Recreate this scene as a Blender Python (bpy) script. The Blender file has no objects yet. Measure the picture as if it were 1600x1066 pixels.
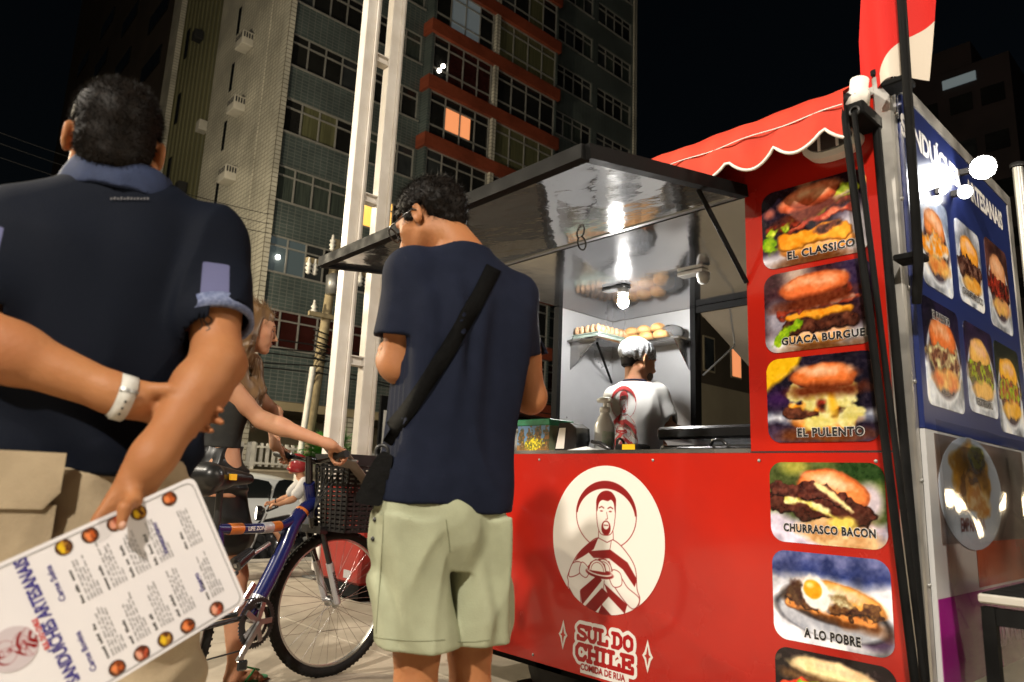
import bpy, math, random
import numpy as np
from mathutils import Vector, Matrix
random.seed(7); RNG = np.random.default_rng(7)
SC = bpy.context.scene
COL = SC.collection
# ------------------------------------------------------------------ camera
_yaw, _pit, _rol = [math.radians(a) for a in (-47.683, 11.3815, 2.3837)]
FPX = 1115.2
CAM = np.array([0.0, 0.0, 0.92])
FW = np.array([math.sin(_yaw)*math.cos(_pit), math.cos(_yaw)*math.cos(_pit), math.sin(_pit)])
_R0 = np.array([math.cos(_yaw), -math.sin(_yaw), 0.0]); _U0 = np.cross(_R0, FW)
RT = _R0*math.cos(_rol) + _U0*math.sin(_rol); UP = np.cross(RT, FW)
cd = bpy.data.cameras.new('camera'); cam = bpy.data.objects.new('camera', cd); COL.objects.link(cam)
m4 = Matrix.Identity(4)
for i in range(3):
    m4[i][0], m4[i][1], m4[i][2], m4[i][3] = RT[i], UP[i], -FW[i], CAM[i]
cam.matrix_world = m4
cd.sensor_width = 36; cd.lens = FPX*36/1600; cd.clip_start = 0.02; cd.clip_end = 2000
cd.dof.use_dof = True; cd.dof.focus_distance = 3.6; cd.dof.aperture_fstop = 4.0
SC.camera = cam
# ------------------------------------------------------------------ night sky, faint sky glow
W = bpy.data.worlds.new('World'); SC.world = W; W.use_nodes = True
wn = W.node_tree.nodes; wl = W.node_tree.links
sky = wn.new('ShaderNodeTexSky'); sky.sky_type = 'NISHITA'; sky.sun_disc = False
sky.sun_elevation = math.radians(8); sky.sun_rotation = math.radians(200)
wn['Background'].inputs[1].default_value = 0.0011
wl.new(sky.outputs[0], wn['Background'].inputs[0])
sd = bpy.data.lights.new('moon', 'SUN'); sd.energy = 0.012; sd.angle = math.radians(0.5); sd.color = (1, .93, .84)
so = bpy.data.objects.new('moon', sd); COL.objects.link(so); so.rotation_euler = (math.radians(50), 0, math.radians(20))
SC.view_settings.view_transform = 'Standard'; SC.view_settings.look = 'None'
SC.view_settings.exposure = 0.0; SC.view_settings.gamma = 1.0
SC.cycles.max_bounces = 8; SC.cycles.glossy_bounces = 5; SC.cycles.diffuse_bounces = 3; SC.cycles.transmission_bounces = 6
SC.cycles.sample_clamp_indirect = 4.0; SC.cycles.caustics_reflective = False; SC.cycles.caustics_refractive = False

# pixel of the 1600x1066 photograph -> point on a known plane
def ray(px, py): return FW + RT*(px-800)/FPX - UP*(py-533)/FPX
def at_z(px, py, z): d = ray(px, py); return CAM + d*(z-CAM[2])/d[2]
def at_y(px, py, y): d = ray(px, py); return CAM + d*y/d[1]
def at_x(px, py, x): d = ray(px, py); return CAM + d*x/d[0]
def at_d(px, py, dep): return CAM + ray(px, py)*dep
def nrm(v): v = np.asarray(v, float); return v/np.linalg.norm(v)
def lerp(a, b, t): return np.asarray(a, float)*(1-t) + np.asarray(b, float)*t

# ------------------------------------------------------------------ materials
MATS = {}
def s2l(c):
    c = np.asarray(c, float)
    return np.where(c <= .04045, c/12.92, ((c+.055)/1.055)**2.4)
def mat(name, c1, c2=None, scale=8, rough=.6, metal=0.0, bump=0.0, bscale=None, emit=None, estr=0, coat=0, sub=0, rvar=0.0, detail=6, contrast=(.35, .65), spec=.5, alpha=1, stretch=(1, 1, 1), trans=0, ior=1.45, sheen=0, anis=0):
    if name in MATS: return MATS[name]
    m = bpy.data.materials.new(name); m.use_nodes = True; MATS[name] = m
    n = m.node_tree.nodes; l = m.node_tree.links; b = n['Principled BSDF']
    b.inputs['Base Color'].default_value = (*c1, 1); b.inputs['Roughness'].default_value = rough
    b.inputs['Metallic'].default_value = metal; b.inputs['Specular IOR Level'].default_value = spec
    b.inputs['Coat Weight'].default_value = coat; b.inputs['Coat Roughness'].default_value = .06
    b.inputs['Alpha'].default_value = alpha; b.inputs['Transmission Weight'].default_value = trans; b.inputs['IOR'].default_value = ior
    b.inputs['Sheen Weight'].default_value = sheen; b.inputs['Sheen Roughness'].default_value = .5
    if sub: b.inputs['Subsurface Weight'].default_value = sub; b.inputs['Subsurface Radius'].default_value = (.012, .004, .002); b.inputs['Subsurface Scale'].default_value = 1
    if emit is not None: b.inputs['Emission Color'].default_value = (*emit, 1); b.inputs['Emission Strength'].default_value = estr
    tc = n.new('ShaderNodeTexCoord'); mp = n.new('ShaderNodeMapping'); l.new(tc.outputs['Object'], mp.inputs[0]); mp.inputs['Scale'].default_value = stretch
    if c2 is not None or rvar:
        t = n.new('ShaderNodeTexNoise'); t.inputs['Scale'].default_value = scale; t.inputs['Detail'].default_value = detail; l.new(mp.outputs[0], t.inputs[0])
        mr = n.new('ShaderNodeMapRange'); mr.inputs[1].default_value, mr.inputs[2].default_value = contrast; l.new(t.outputs[0], mr.inputs[0])
        if c2 is not None:
            mx = n.new('ShaderNodeMix'); mx.data_type = 'RGBA'; mx.inputs[6].default_value = (*c1, 1); mx.inputs[7].default_value = (*c2, 1)
            l.new(mr.outputs[0], mx.inputs[0]); l.new(mx.outputs[2], b.inputs['Base Color'])
        if rvar:
            m2 = n.new('ShaderNodeMapRange'); m2.inputs[3].default_value = max(0, rough-rvar); m2.inputs[4].default_value = min(1, rough+rvar)
            l.new(mr.outputs[0], m2.inputs[0]); l.new(m2.outputs[0], b.inputs['Roughness'])
    if bump:
        t2 = n.new('ShaderNodeTexNoise'); t2.inputs['Scale'].default_value = bscale or scale; t2.inputs['Detail'].default_value = 5; l.new(mp.outputs[0], t2.inputs[0])
        bp = n.new('ShaderNodeBump'); bp.inputs['Strength'].default_value = 1; bp.inputs['Distance'].default_value = bump
        l.new(t2.outputs[0], bp.inputs['Height']); l.new(bp.outputs[0], b.inputs['Normal'])
    return m
def mat_attr(name, rough=.3, coat=.3, spec=.5, bump=0):
    if name in MATS: return MATS[name]
    m = mat(name, (.5, .5, .5), rough=rough, coat=coat, spec=spec, bump=bump, bscale=9)
    n = m.node_tree.nodes; a = n.new('ShaderNodeAttribute'); a.attribute_name = 'Col'
    m.node_tree.links.new(a.outputs[0], n['Principled BSDF'].inputs['Base Color']); return m
def mat_tile(name, c1, c2, mortar, w, h, gap=.05, rough=.35, axis='yz', bump=.003, offset=0.0):
    """small wall tiles: too small to pick apart from here, so pattern and relief come from the material"""
    if name in MATS: return MATS[name]
    m = mat(name, c1, rough=rough); n = m.node_tree.nodes; l = m.node_tree.links; b = n['Principled BSDF']
    tc = n.new('ShaderNodeTexCoord'); sp = n.new('ShaderNodeSeparateXYZ'); cb = n.new('ShaderNodeCombineXYZ')
    l.new(tc.outputs['Object'], sp.inputs[0]); l.new(sp.outputs['XYZ'.index(axis[0].upper())], cb.inputs[0]); l.new(sp.outputs['XYZ'.index(axis[1].upper())], cb.inputs[1])
    br = n.new('ShaderNodeTexBrick'); l.new(cb.outputs[0], br.inputs['Vector']); br.offset = offset
    br.inputs['Color1'].default_value = (*c1, 1); br.inputs['Color2'].default_value = (*c2, 1); br.inputs['Mortar'].default_value = (*mortar, 1)
    br.inputs['Scale'].default_value = 1; br.inputs['Mortar Size'].default_value = gap*h; br.inputs['Brick Width'].default_value = w; br.inputs['Row Height'].default_value = h
    t = n.new('ShaderNodeTexNoise'); t.inputs['Scale'].default_value = .6; t.inputs['Detail'].default_value = 8; l.new(tc.outputs['Object'], t.inputs[0])
    mr = n.new('ShaderNodeMapRange'); mr.inputs[1].default_value = .3; mr.inputs[2].default_value = .75; mr.inputs[3].default_value = .6; mr.inputs[4].default_value = 1.1; l.new(t.outputs[0], mr.inputs[0])
    mx = n.new('ShaderNodeMix'); mx.data_type = 'RGBA'; mx.blend_type = 'MULTIPLY'; mx.inputs[0].default_value = 1
    l.new(br.outputs[0], mx.inputs[6]); l.new(mr.outputs[0], mx.inputs[7]); l.new(mx.outputs[2], b.inputs['Base Color'])
    bp = n.new('ShaderNodeBump'); bp.invert = True; bp.inputs['Distance'].default_value = bump; l.new(br.outputs[1], bp.inputs['Height']); l.new(bp.outputs[0], b.inputs['Normal'])
    return m

def mat_two(name, c1, c2, rough=.75, spec=.2):
    """two cloths in one garment, parted along the zero line of the point attribute 'seam'"""
    m = mat(name, c1, rough=rough, spec=spec, bump=.0008, bscale=320); n = m.node_tree.nodes; l = m.node_tree.links; a = n.new('ShaderNodeAttribute'); a.attribute_name = 'seam'
    mr = n.new('ShaderNodeMapRange'); mr.inputs[1].default_value = -.0008; mr.inputs[2].default_value = .0008; l.new(a.outputs['Fac'], mr.inputs[0])
    mx = n.new('ShaderNodeMix'); mx.data_type = 'RGBA'; mx.inputs[6].default_value = (*c2, 1); mx.inputs[7].default_value = (*c1, 1); l.new(mr.outputs[0], mx.inputs[0]); l.new(mx.outputs[2], n['Principled BSDF'].inputs['Base Color']); return m
def seam(o, fn):
    n = len(o.data.vertices); co = np.zeros(n*3); o.data.vertices.foreach_get('co', co); d = fn(co.reshape(-1, 3)+base_of(o)); o.data.attributes.new('seam', 'FLOAT', 'POINT').data.foreach_set('value', d.astype(np.float32))
# ------------------------------------------------------------------ objects
BASE = {}
def base_of(o): return BASE.get(o.name, np.zeros(3)) if o is not None else np.zeros(3)
def tag(o, label=None, cat=None, group=None, kind=None):
    if label: o['label'] = label
    if cat: o['category'] = cat
    if group: o['group'] = group
    if kind: o['kind'] = kind
    return o
def thing(name, loc, label, cat, group=None):
    o = bpy.data.objects.new(name, None); COL.objects.link(o); o.location = tuple(float(v) for v in loc); o.empty_display_size = .1
    BASE[o.name] = np.array(loc, float); return tag(o, label, cat, group)
def link(name, me, parent=None, base=None):
    o = bpy.data.objects.new(name, me); COL.objects.link(o)
    if parent is not None: o.parent = parent; BASE[o.name] = base_of(parent)
    return o
def mesh_np(name, V, Fc, mats, parent=None, smooth=False, midx=None, origin=None):
    """V in world coordinates; the object's own origin is its parent's base (or `origin`)"""
    V = np.asarray(V, float).reshape(-1, 3)
    b = base_of(parent) if parent is not None else (np.asarray(origin, float) if origin is not None else np.zeros(3))
    me = bpy.data.meshes.new(name); me.from_pydata((V-b).tolist() if len(V) < 3000 else [tuple(v) for v in (V-b)], [], Fc if isinstance(Fc, list) else Fc.tolist())
    for m in (mats if isinstance(mats, (list, tuple)) else [mats]): me.materials.append(m)
    if midx is not None: me.polygons.foreach_set('material_index', np.asarray(midx, np.int32))
    if smooth: me.polygons.foreach_set('use_smooth', np.ones(len(me.polygons), bool))
    me.update(); o = link(name, me, parent)
    if parent is None and origin is not None: o.location = tuple(b); BASE[o.name] = b
    return o
class MB:
    """collects shapes; build() links them as one mesh object"""
    def __init__(s, T=None): s.v = []; s.f = []; s.T = T; s.mi = []; s.cur = 0; s.sm = []; s.smooth = False
    def add(s, vs, fs, smooth=None):
        n = len(s.v)
        for v in vs:
            v = Vector([float(c) for c in v])
            s.v.append(tuple(s.T @ v) if s.T is not None else tuple(v))
        for f in fs: s.f.append(tuple(i+n for i in f)); s.mi.append(s.cur); s.sm.append(s.smooth if smooth is None else smooth)
        return s
    def bx(s, lo, hi, bev=0.0):
        lo = np.minimum(lo, hi).astype(float); hi2 = np.maximum(lo, hi).astype(float)
        x0, y0, z0 = lo; x1, y1, z1 = hi2
        if bev <= 0:
            return s.add([(x0,y0,z0),(x1,y0,z0),(x1,y1,z0),(x0,y1,z0),(x0,y0,z1),(x1,y0,z1),(x1,y1,z1),(x0,y1,z1)],
                         [(0,3,2,1),(4,5,6,7),(0,1,5,4),(1,2,6,5),(2,3,7,6),(3,0,4,7)])
        c = min(bev, (x1-x0)*.45, (y1-y0)*.45, (z1-z0)*.45)
        def ring(z, k): return [(x0+k,y0+c,z),(x0+c,y0+k,z),(x1-c,y0+k,z),(x1-k,y0+c,z),(x1-k,y1-c,z),(x1-c,y1-k,z),(x0+c,y1-k,z),(x0+k,y1-c,z)]
        vs = ring(z0, c) + ring(z0+c, 0) + ring(z1-c, 0) + ring(z1, c); fs = [tuple(range(7, -1, -1)), tuple(range(24, 32))]
        for r in range(3):
            for i in range(8): j = (i+1) % 8; fs.append((r*8+i, r*8+j, r*8+8+j, r*8+8+i))
        return s.add(vs, fs)
    def tube(s, pts, r, n=10, cap=True, smooth=True):
        pts = [np.asarray(p, float) for p in pts]; rs = r if isinstance(r, (list, tuple, np.ndarray)) else [r]*len(pts)
        vs = []; fs = []; prev = None
        for i, p in enumerate(pts):
            t = nrm(pts[min(i+1, len(pts)-1)] - pts[max(i-1, 0)])
            if prev is None: a = np.cross(t, (0, 0, 1) if abs(t[2]) < .9 else (1, 0, 0))
            else: a = prev - t*(prev@t)
            a = nrm(a); prev = a; b = np.cross(t, a)
            for k in range(n): q = 2*math.pi*k/n; vs.append(p + rs[i]*(a*math.cos(q) + b*math.sin(q)))
        for i in range(len(pts)-1):
            for k in range(n): j = (k+1) % n; fs.append((i*n+k, i*n+j, (i+1)*n+j, (i+1)*n+k))
        s.add(vs, fs, smooth)
        if cap:
            s.add(vs[:n], [tuple(range(n-1, -1, -1))], False); s.add(vs[-n:], [tuple(range(n))], False)
        return s
    def bar(s, a, b, w, h, up=(0, 0, 1)):
        a = np.asarray(a, float); b = np.asarray(b, float); t = nrm(b-a); u = np.asarray(up, float)
        if abs(t@u) > .98: u = np.array([1., 0, 0])
        sx = nrm(np.cross(t, u)); u = np.cross(sx, t); vs = []
        for p in (a, b):
            for i, j in ((-1,-1),(1,-1),(1,1),(-1,1)): vs.append(p + sx*w/2*i + u*h/2*j)
        return s.add(vs, [(3,2,1,0),(4,5,6,7),(0,1,5,4),(1,2,6,5),(2,3,7,6),(3,0,4,7)])
    def prism(s, poly, o, ux, uy, depth):
        """outline in the plane (o,ux,uy), thickened along ux x uy by depth"""
        o = np.asarray(o, float); ux = np.asarray(ux, float); uy = np.asarray(uy, float); n = nrm(np.cross(ux, uy))*depth; k = len(poly)
        vs = [o+ux*p[0]+uy*p[1] for p in poly]; vs += [v+n for v in vs]
        return s.add(vs, [tuple(range(k-1, -1, -1)), tuple(range(k, 2*k))] + [(i, (i+1) % k, k+(i+1) % k, k+i) for i in range(k)])
    def lathe(s, prof, o, axis=(0, 0, 1), n=20, smooth=True, a0=0, a1=2*math.pi):
        o = np.asarray(o, float); ax = nrm(axis); u = nrm(np.cross(ax, (0, 0, 1) if abs(ax[2]) < .9 else (1, 0, 0))); w = np.cross(ax, u)
        full = abs(a1-a0-2*math.pi) < 1e-6; vs = []; fs = []; m = n if full else n+1
        for r, z in prof:
            for k in range(m): q = a0+(a1-a0)*k/n; vs.append(o + ax*z + r*(u*math.cos(q)+w*math.sin(q)))
        for i in range(len(prof)-1):
            for k in range(n): j = (k+1) % m; fs.append((i*m+k, i*m+j, (i+1)*m+j, (i+1)*m+k))
        return s.add(vs, fs, smooth)
    def torus(s, c, axis, R, r, n=48, m=10, sy=1.0, a0=0, a1=2*math.pi):
        prof = [(R + r*math.cos(2*math.pi*k/m), sy*r*math.sin(2*math.pi*k/m)) for k in range(m+1)]
        return s.lathe(prof, c, axis, n, True, a0, a1)
    def ball(s, c, r, n=14, m=9):
        r = np.broadcast_to(np.asarray(r, float), 3); c = np.asarray(c, float); vs = []; fs = []
        for i in range(m+1):
            t = math.pi*i/m
            for k in range(n): q = 2*math.pi*k/n; vs.append(c + r*np.array([math.sin(t)*math.cos(q), math.sin(t)*math.sin(q), math.cos(t)]))
        for i in range(m):
            for k in range(n): j = (k+1) % n; fs.append((i*n+k, (i+1)*n+k, (i+1)*n+j, i*n+j))
        return s.add(vs, fs, True)
    def build(s, name, mats, parent=None, origin=None):
        o = mesh_np(name, np.array(s.v), s.f, mats, parent, False, s.mi if isinstance(mats, (list, tuple)) else None, origin)
        if any(s.sm): o.data.polygons.foreach_set('use_smooth', np.array(s.sm, bool)); o.data.update()
        return o
def box(name, lo, hi, m, parent=None, bev=0.0): return MB().bx(lo, hi, bev).build(name, m, parent)
def copy_tree(o, dloc, parent=None):
    c = o.copy(); COL.objects.link(c)
    if parent is not None: c.parent = parent
    else: c.location = tuple(np.array(o.location)+dloc)
    BASE[c.name] = base_of(o) + (np.asarray(dloc) if parent is None else 0)
    for ch in list(o.children): copy_tree(ch, dloc, c)
    return c
def text(name, s, o, ux, uy, size, m, parent, bold=0.0, sx=1.0, align='CENTER', lift=.0012, space=1.0, shear=0.0, fit=None):
    """flat lettering on the plane (o,ux,uy); size is the letter height"""
    cu = bpy.data.curves.new(name, 'FONT'); cu.body = s; cu.size = 1.0; cu.align_x = align; cu.align_y = 'CENTER'; cu.offset = bold; cu.resolution_u = 3; cu.space_character = space; cu.shear = shear
    ob = bpy.data.objects.new(name, cu); COL.objects.link(ob); dg = bpy.context.evaluated_depsgraph_get(); me = bpy.data.meshes.new_from_object(ob.evaluated_get(dg))
    bpy.data.objects.remove(ob); bpy.data.curves.remove(cu)
    o = np.asarray(o, float); ux = nrm(ux); uy = nrm(uy); n = nrm(np.cross(ux, uy)); k = size/.70; b = base_of(parent)
    co = np.zeros(len(me.vertices)*3); me.vertices.foreach_get('co', co); co = co.reshape(-1, 3)
    if fit: sx = fit/(np.ptp(co[:, 0])*k)
    P = o + np.outer(co[:, 0]*k*sx, ux) + np.outer(co[:, 1]*k, uy) + n*lift - b
    me.vertices.foreach_set('co', P.ravel()); me.materials.clear(); me.materials.append(m); me.update()
    return link(name, me, parent)
# ------------------------------------------------------------------ noise
def _h(ix, iy, iz, seed):
    n = (ix.astype(np.int64)*374761393 + iy.astype(np.int64)*668265263 + iz.astype(np.int64)*2147483647 + seed*974634777) & 0xFFFFFFFF
    n = ((n ^ (n >> 13))*1274126177) & 0xFFFFFFFF; n = n ^ (n >> 16)
    return (n & 0xFFFF).astype(np.float32)/32767.5 - 1
def noise3(P, seed=0):
    P = np.asarray(P, np.float32); i = np.floor(P).astype(np.int64); f = P - i; f = f*f*(3-2*f); r = 0
    for dx in (0, 1):
        for dy in (0, 1):
            for dz in (0, 1):
                w = (f[..., 0] if dx else 1-f[..., 0])*(f[..., 1] if dy else 1-f[..., 1])*(f[..., 2] if dz else 1-f[..., 2])
                r = r + w*_h(i[..., 0]+dx, i[..., 1]+dy, i[..., 2]+dz, seed)
    return r
def fbm(P, seed=0, o=3):
    r = 0; a = 1.0; P = np.asarray(P, np.float32)
    for k in range(o): r = r + a*noise3(P*(2**k), seed+k*17); a *= .5
    return r
# ------------------------------------------------------------------ flat print: colours painted on a fine grid of a print's own surface
class Paint:
    def __init__(s, w, h, bg, res=1.0, disc=False):
        s.asp = w/h; s.H = int(96*res); s.W = max(8, int(96*res*s.asp)); v, u = np.mgrid[0:s.H, 0:s.W]
        s.u = u/(s.W-1)*s.asp; s.v = v/(s.H-1); s.im = np.zeros((s.H, s.W, 3)) + np.array(bg); s.px = 1.0/(s.H-1)
        if disc: a, b = s.u/s.asp*2-1, s.v*2-1; s.u, s.v = (a*np.sqrt(1-b*b/2)+1)/2*s.asp, (b*np.sqrt(1-a*a/2)+1)/2
        s.P = np.stack([s.u, s.v, 0*s.u], -1)
    def n(s, k, seed=0, o=3): return fbm(s.P*k, seed, o)
    def put(s, d, c, soft=None, c2=None, k=12, seed=0):
        soft = soft or s.px; a = np.clip(.5-d/soft, 0, 1)[..., None]; c = np.zeros_like(s.im)+np.array(c)
        if c2 is not None: t = np.clip(.5+.7*s.n(k, seed), 0, 1)[..., None]; c = c*(1-t)+np.array(c2)*t
        s.im = s.im*(1-a)+c*a; return s
    def ell(s, x, y, rx, ry, rot=0, wob=0, wk=6, seed=0):
        dx, dy = s.u-x, s.v-y; c, q = math.cos(rot), math.sin(rot); a, b = dx*c+dy*q, -dx*q+dy*c
        d = (np.sqrt((a/rx)**2+(b/ry)**2)-1)*min(rx, ry)
        return d + (wob*s.n(wk, seed+5) if wob else 0)
    def rect(s, x0, y0, x1, y1): return np.maximum(np.maximum(x0-s.u, s.u-x1), np.maximum(y0-s.v, s.v-y1))
    def band(s, pts, th, wob=0, wk=8, seed=0):
        d = np.full(s.u.shape, 9.)
        for (x0, y0), (x1, y1) in zip(pts[:-1], pts[1:]):
            ax, ay = x1-x0, y1-y0; t = np.clip(((s.u-x0)*ax+(s.v-y0)*ay)/(ax*ax+ay*ay+1e-9), 0, 1)
            d = np.minimum(d, np.hypot(s.u-x0-t*ax, s.v-y0-t*ay))
        return d-th+(wob*s.n(wk, seed+9) if wob else 0)
    def poly(s, pts):
        ins = np.zeros(s.u.shape, bool); d = np.full(s.u.shape, 9.); n = len(pts)
        for i in range(n):
            x0, y0 = pts[i]; x1, y1 = pts[(i+1) % n]; ax, ay = x1-x0, y1-y0; t = np.clip(((s.u-x0)*ax+(s.v-y0)*ay)/(ax*ax+ay*ay+1e-12), 0, 1)
            d = np.minimum(d, np.hypot(s.u-x0-t*ax, s.v-y0-t*ay))
            cr = (y0 > s.v) != (y1 > s.v); xi = x0+(s.v-y0)*ax/(ay if ay else 1e-12); ins ^= cr & (s.u < xi)
        return np.where(ins, -d, d)
    def light(s, d, amt, soft=.2): s.im = np.clip(s.im*(1+amt*np.clip(.5-d/soft, 0, 1)[..., None]), 0, 1); return s
def spline(pts, n=8, closed=False):
    pts = [np.array(p, float) for p in pts]; out = []; L = len(pts)
    for i in range(L if closed else L-1):
        p0, p1, p2, p3 = (pts[(i+k-1) % L] if closed else pts[min(max(i+k-1, 0), L-1)] for k in range(4))
        for j in range(n):
            t = j/n; out.append(.5*((2*p1)+(p2-p0)*t+(2*p0-5*p1+4*p2-p3)*t*t+(-p0+3*p1-3*p2+p3)*t**3))
    if not closed: out.append(pts[-1])
    return out
def print_mesh(name, pt, o, ux, uy, w, h, m, parent, round_=0.0, thick=.003, keep=None, oval=False, warp=None):
    """a printed sheet: grid coloured from the painting, rounded corners, real thickness at its rim"""
    o = np.asarray(o, float); ux = nrm(ux); uy = nrm(uy); nn = nrm(np.cross(ux, uy)); H, Wd = pt.H, pt.W
    X = (pt.u/pt.asp)*w; Y = pt.v*h
    if oval: pass
    elif round_ > 0:
        cx = np.clip(X, round_, w-round_); cy = np.clip(Y, round_, h-round_); dx, dy = X-cx, Y-cy; L = np.hypot(dx, dy); k = np.where(L > round_, round_/np.maximum(L, 1e-9), 1); X, Y = cx+dx*k, cy+dy*k
    z = (X*0+thick) if warp is None else warp(X, Y)
    V = o+X[..., None]*ux+Y[..., None]*uy+z[..., None]*nn
    idx = np.arange(H*Wd).reshape(H, Wd); Q = np.stack([idx[:-1, :-1], idx[:-1, 1:], idx[1:, 1:], idx[1:, :-1]], -1).reshape(-1, 4)
    if keep is not None: Q = Q[keep[:-1, :-1].ravel()]
    V = V.reshape(-1, 3); C = pt.im.reshape(-1, 3)
    if keep is None and warp is None:
        rim = np.concatenate([idx[0, :], idx[1:, -1], idx[-1, -2::-1], idx[-2:0:-1, 0]]); k = len(rim); n0 = len(V)
        V = np.concatenate([V, V[rim]-nn*thick*.98]); C = np.concatenate([C, C[rim]]); j = (np.arange(k)+1) % k
        Q = np.concatenate([Q, np.stack([n0+np.arange(k), n0+j, rim[j], rim], -1)])
    ob = mesh_np(name, V, Q, m, parent); at = ob.data.attributes.new('Col', 'FLOAT_COLOR', 'POINT')
    at.data.foreach_set('color', np.concatenate([s2l(np.clip(C, 0, 1)), np.ones((len(C), 1))], 1).astype(np.float32).ravel()); return ob
# ------------------------------------------------------------------ organic shapes: smooth blends sampled on a grid, skinned with surface nets
class Vox:
    def __init__(s, lo, hi, h):
        s.h = h; s.lo = np.asarray(lo, float); n = np.ceil((np.asarray(hi, float)-s.lo)/h).astype(int)+1; s.n = n; s.F = np.full(n, .5, np.float32)
        s.ax = [(s.lo[i]+h*np.arange(n[i])).astype(np.float32) for i in range(3)]
    def _sl(s, lo, hi, pad):
        a = np.maximum(((np.asarray(lo)-pad-s.lo)/s.h).astype(int), 0); b = np.minimum(((np.asarray(hi)+pad-s.lo)/s.h).astype(int)+2, s.n)
        if np.any(b <= a): return None, None
        sl = tuple(slice(a[i], b[i]) for i in range(3)); return sl, [s.ax[0][sl[0]][:, None, None], s.ax[1][sl[1]][None, :, None], s.ax[2][sl[2]][None, None, :]]
    def _mix(s, sl, d, k, sub):
        f = s.F[sl]; d = d.astype(np.float32)
        if sub: h = np.clip(.5-.5*(f+d)/k, 0, 1); s.F[sl] = f*(1-h)-d*h+k*h*(1-h)
        else: h = np.clip(.5+.5*(f-d)/k, 0, 1); s.F[sl] = f*(1-h)+d*h-k*h*(1-h)
    def cone(s, a, b, ra, rb=None, k=.015, flat=None, q=1.0, sub=False):
        rb = ra if rb is None else rb; a = np.asarray(a, float); b = np.asarray(b, float); r = max(ra, rb); pad = r+k+.02
        sl, (x, y, z) = s._sl(np.minimum(a, b), np.maximum(a, b), pad)
        if sl is None: return s
        ab = b-a; L = max(ab@ab, 1e-10); px, py, pz = x-a[0], y-a[1], z-a[2]
        t = np.clip((px*ab[0]+py*ab[1]+pz*ab[2])/L, 0, 1); dx, dy, dz = px-t*ab[0], py-t*ab[1], pz-t*ab[2]; d2 = dx*dx+dy*dy+dz*dz
        if flat is not None: fl = nrm(flat); e = dx*fl[0]+dy*fl[1]+dz*fl[2]; d2 = d2+e*e*(q*q-1)
        s._mix(sl, np.sqrt(d2)-(ra+(rb-ra)*t), k, sub); return s
    def chain(s, pts, rs, k=.015, **kw):
        for i in range(len(pts)-1): s.cone(pts[i], pts[i+1], rs[i], rs[i+1], k, **kw)
        return s
    def ell(s, c, r, A=None, k=.015, sub=False):
        c = np.asarray(c, float); r = np.asarray(r, float); R = r.max(); sl, (x, y, z) = s._sl(c-R, c+R, k+.02)
        if sl is None: return s
        A = np.eye(3) if A is None else np.asarray(A); q = []
        for i in range(3): q.append(((x-c[0])*A[i][0]+(y-c[1])*A[i][1]+(z-c[2])*A[i][2])/r[i])
        g = np.sqrt(q[0]**2+q[1]**2+q[2]**2); g2 = np.sqrt((q[0]/r[0])**2+(q[1]/r[1])**2+(q[2]/r[2])**2)
        s._mix(sl, np.where(g2 > 1e-6, g*(g-1)/np.maximum(g2, 1e-6), -r.min()), k, sub); return s
    def loft(s, rows, axis, right, k=.02, e=2.0, sub=False, cap=True, over=0.0):
        """rows: (centre, half width, half depth[, bulge]) along axis; smooth in between"""
        axis = nrm(axis); C = np.array([r[0] for r in rows], float); right = nrm(np.asarray(right, float)-axis*(np.asarray(right, float)@axis)); dep = np.cross(axis, right)
        sv = C@axis; tt = np.linspace(0, len(rows)-1, 60); D = np.array([list(r[0])+[r[1], r[2]] for r in rows], float)
        sm = np.array(spline(list(D), 10)); ss = sm[:, :3]@axis; o = np.argsort(ss); sm = sm[o]; ss = ss[o]
        mw = D[:, 3:].max(); lo = C.min(0)-mw; hi = C.max(0)+mw; sl, xyz = s._sl(lo, hi, .03)
        if sl is None: return s
        x, y, z = xyz; S = x*axis[0]+y*axis[1]+z*axis[2]; I = lambda col: np.interp(S, ss, sm[:, col]).astype(np.float32)
        cx, cy, cz, w, d = (I(i) for i in range(5)); px, py, pz = x-cx, y-cy, z-cz
        u = np.abs(px*right[0]+py*right[1]+pz*right[2])/w; v = np.abs(px*dep[0]+py*dep[1]+pz*dep[2])/d
        g = (u**e+v**e)**(1/e); dist = (g-1)*np.minimum(w, d)
        if cap: dist = np.maximum(dist, np.maximum(ss[0]-S-over, S-ss[-1]-over))
        s._mix(sl, dist, k, sub); return s
    def pts(s, m):
        i = np.nonzero(m); return i, np.stack([s.ax[k][i[k]] for k in range(3)], -1)
    def disp(s, fn, band=.03):
        i, P = s.pts(np.abs(s.F) < band); s.F[i] += fn(P).astype(np.float32); return s
    def cut(s, fn, band=.08):
        """keep only where fn(P) < 0"""
        i, P = s.pts(s.F < band); s.F[i] = np.maximum(s.F[i], fn(P).astype(np.float32)); return s
    def cut_plane(s, p, n, k=.004): n = nrm(n); p = np.asarray(p, float); return s.cut(lambda P: (P-p)@n)
    def cut_vox(s, other, off): s.F = np.maximum(s.F, -(other.F+off)); return s
    def mesh(s):
        F = s.F; S = F < 0; c = np.zeros(tuple(k-1 for k in F.shape), np.int8)
        for dx in (0, 1):
            for dy in (0, 1):
                for dz in (0, 1): c += S[dx:dx+c.shape[0], dy:dy+c.shape[1], dz:dz+c.shape[2]]
        I = np.nonzero((c > 0) & (c < 8)); ids = np.full(c.shape, -1, np.int32); N = len(I[0]); ids[I] = np.arange(N)
        acc = np.zeros((N, 3), np.float32); cnt = np.zeros(N, np.float32); cor = {}
        for dx in (0, 1):
            for dy in (0, 1):
                for dz in (0, 1): cor[dx, dy, dz] = F[I[0]+dx, I[1]+dy, I[2]+dz]
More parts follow.
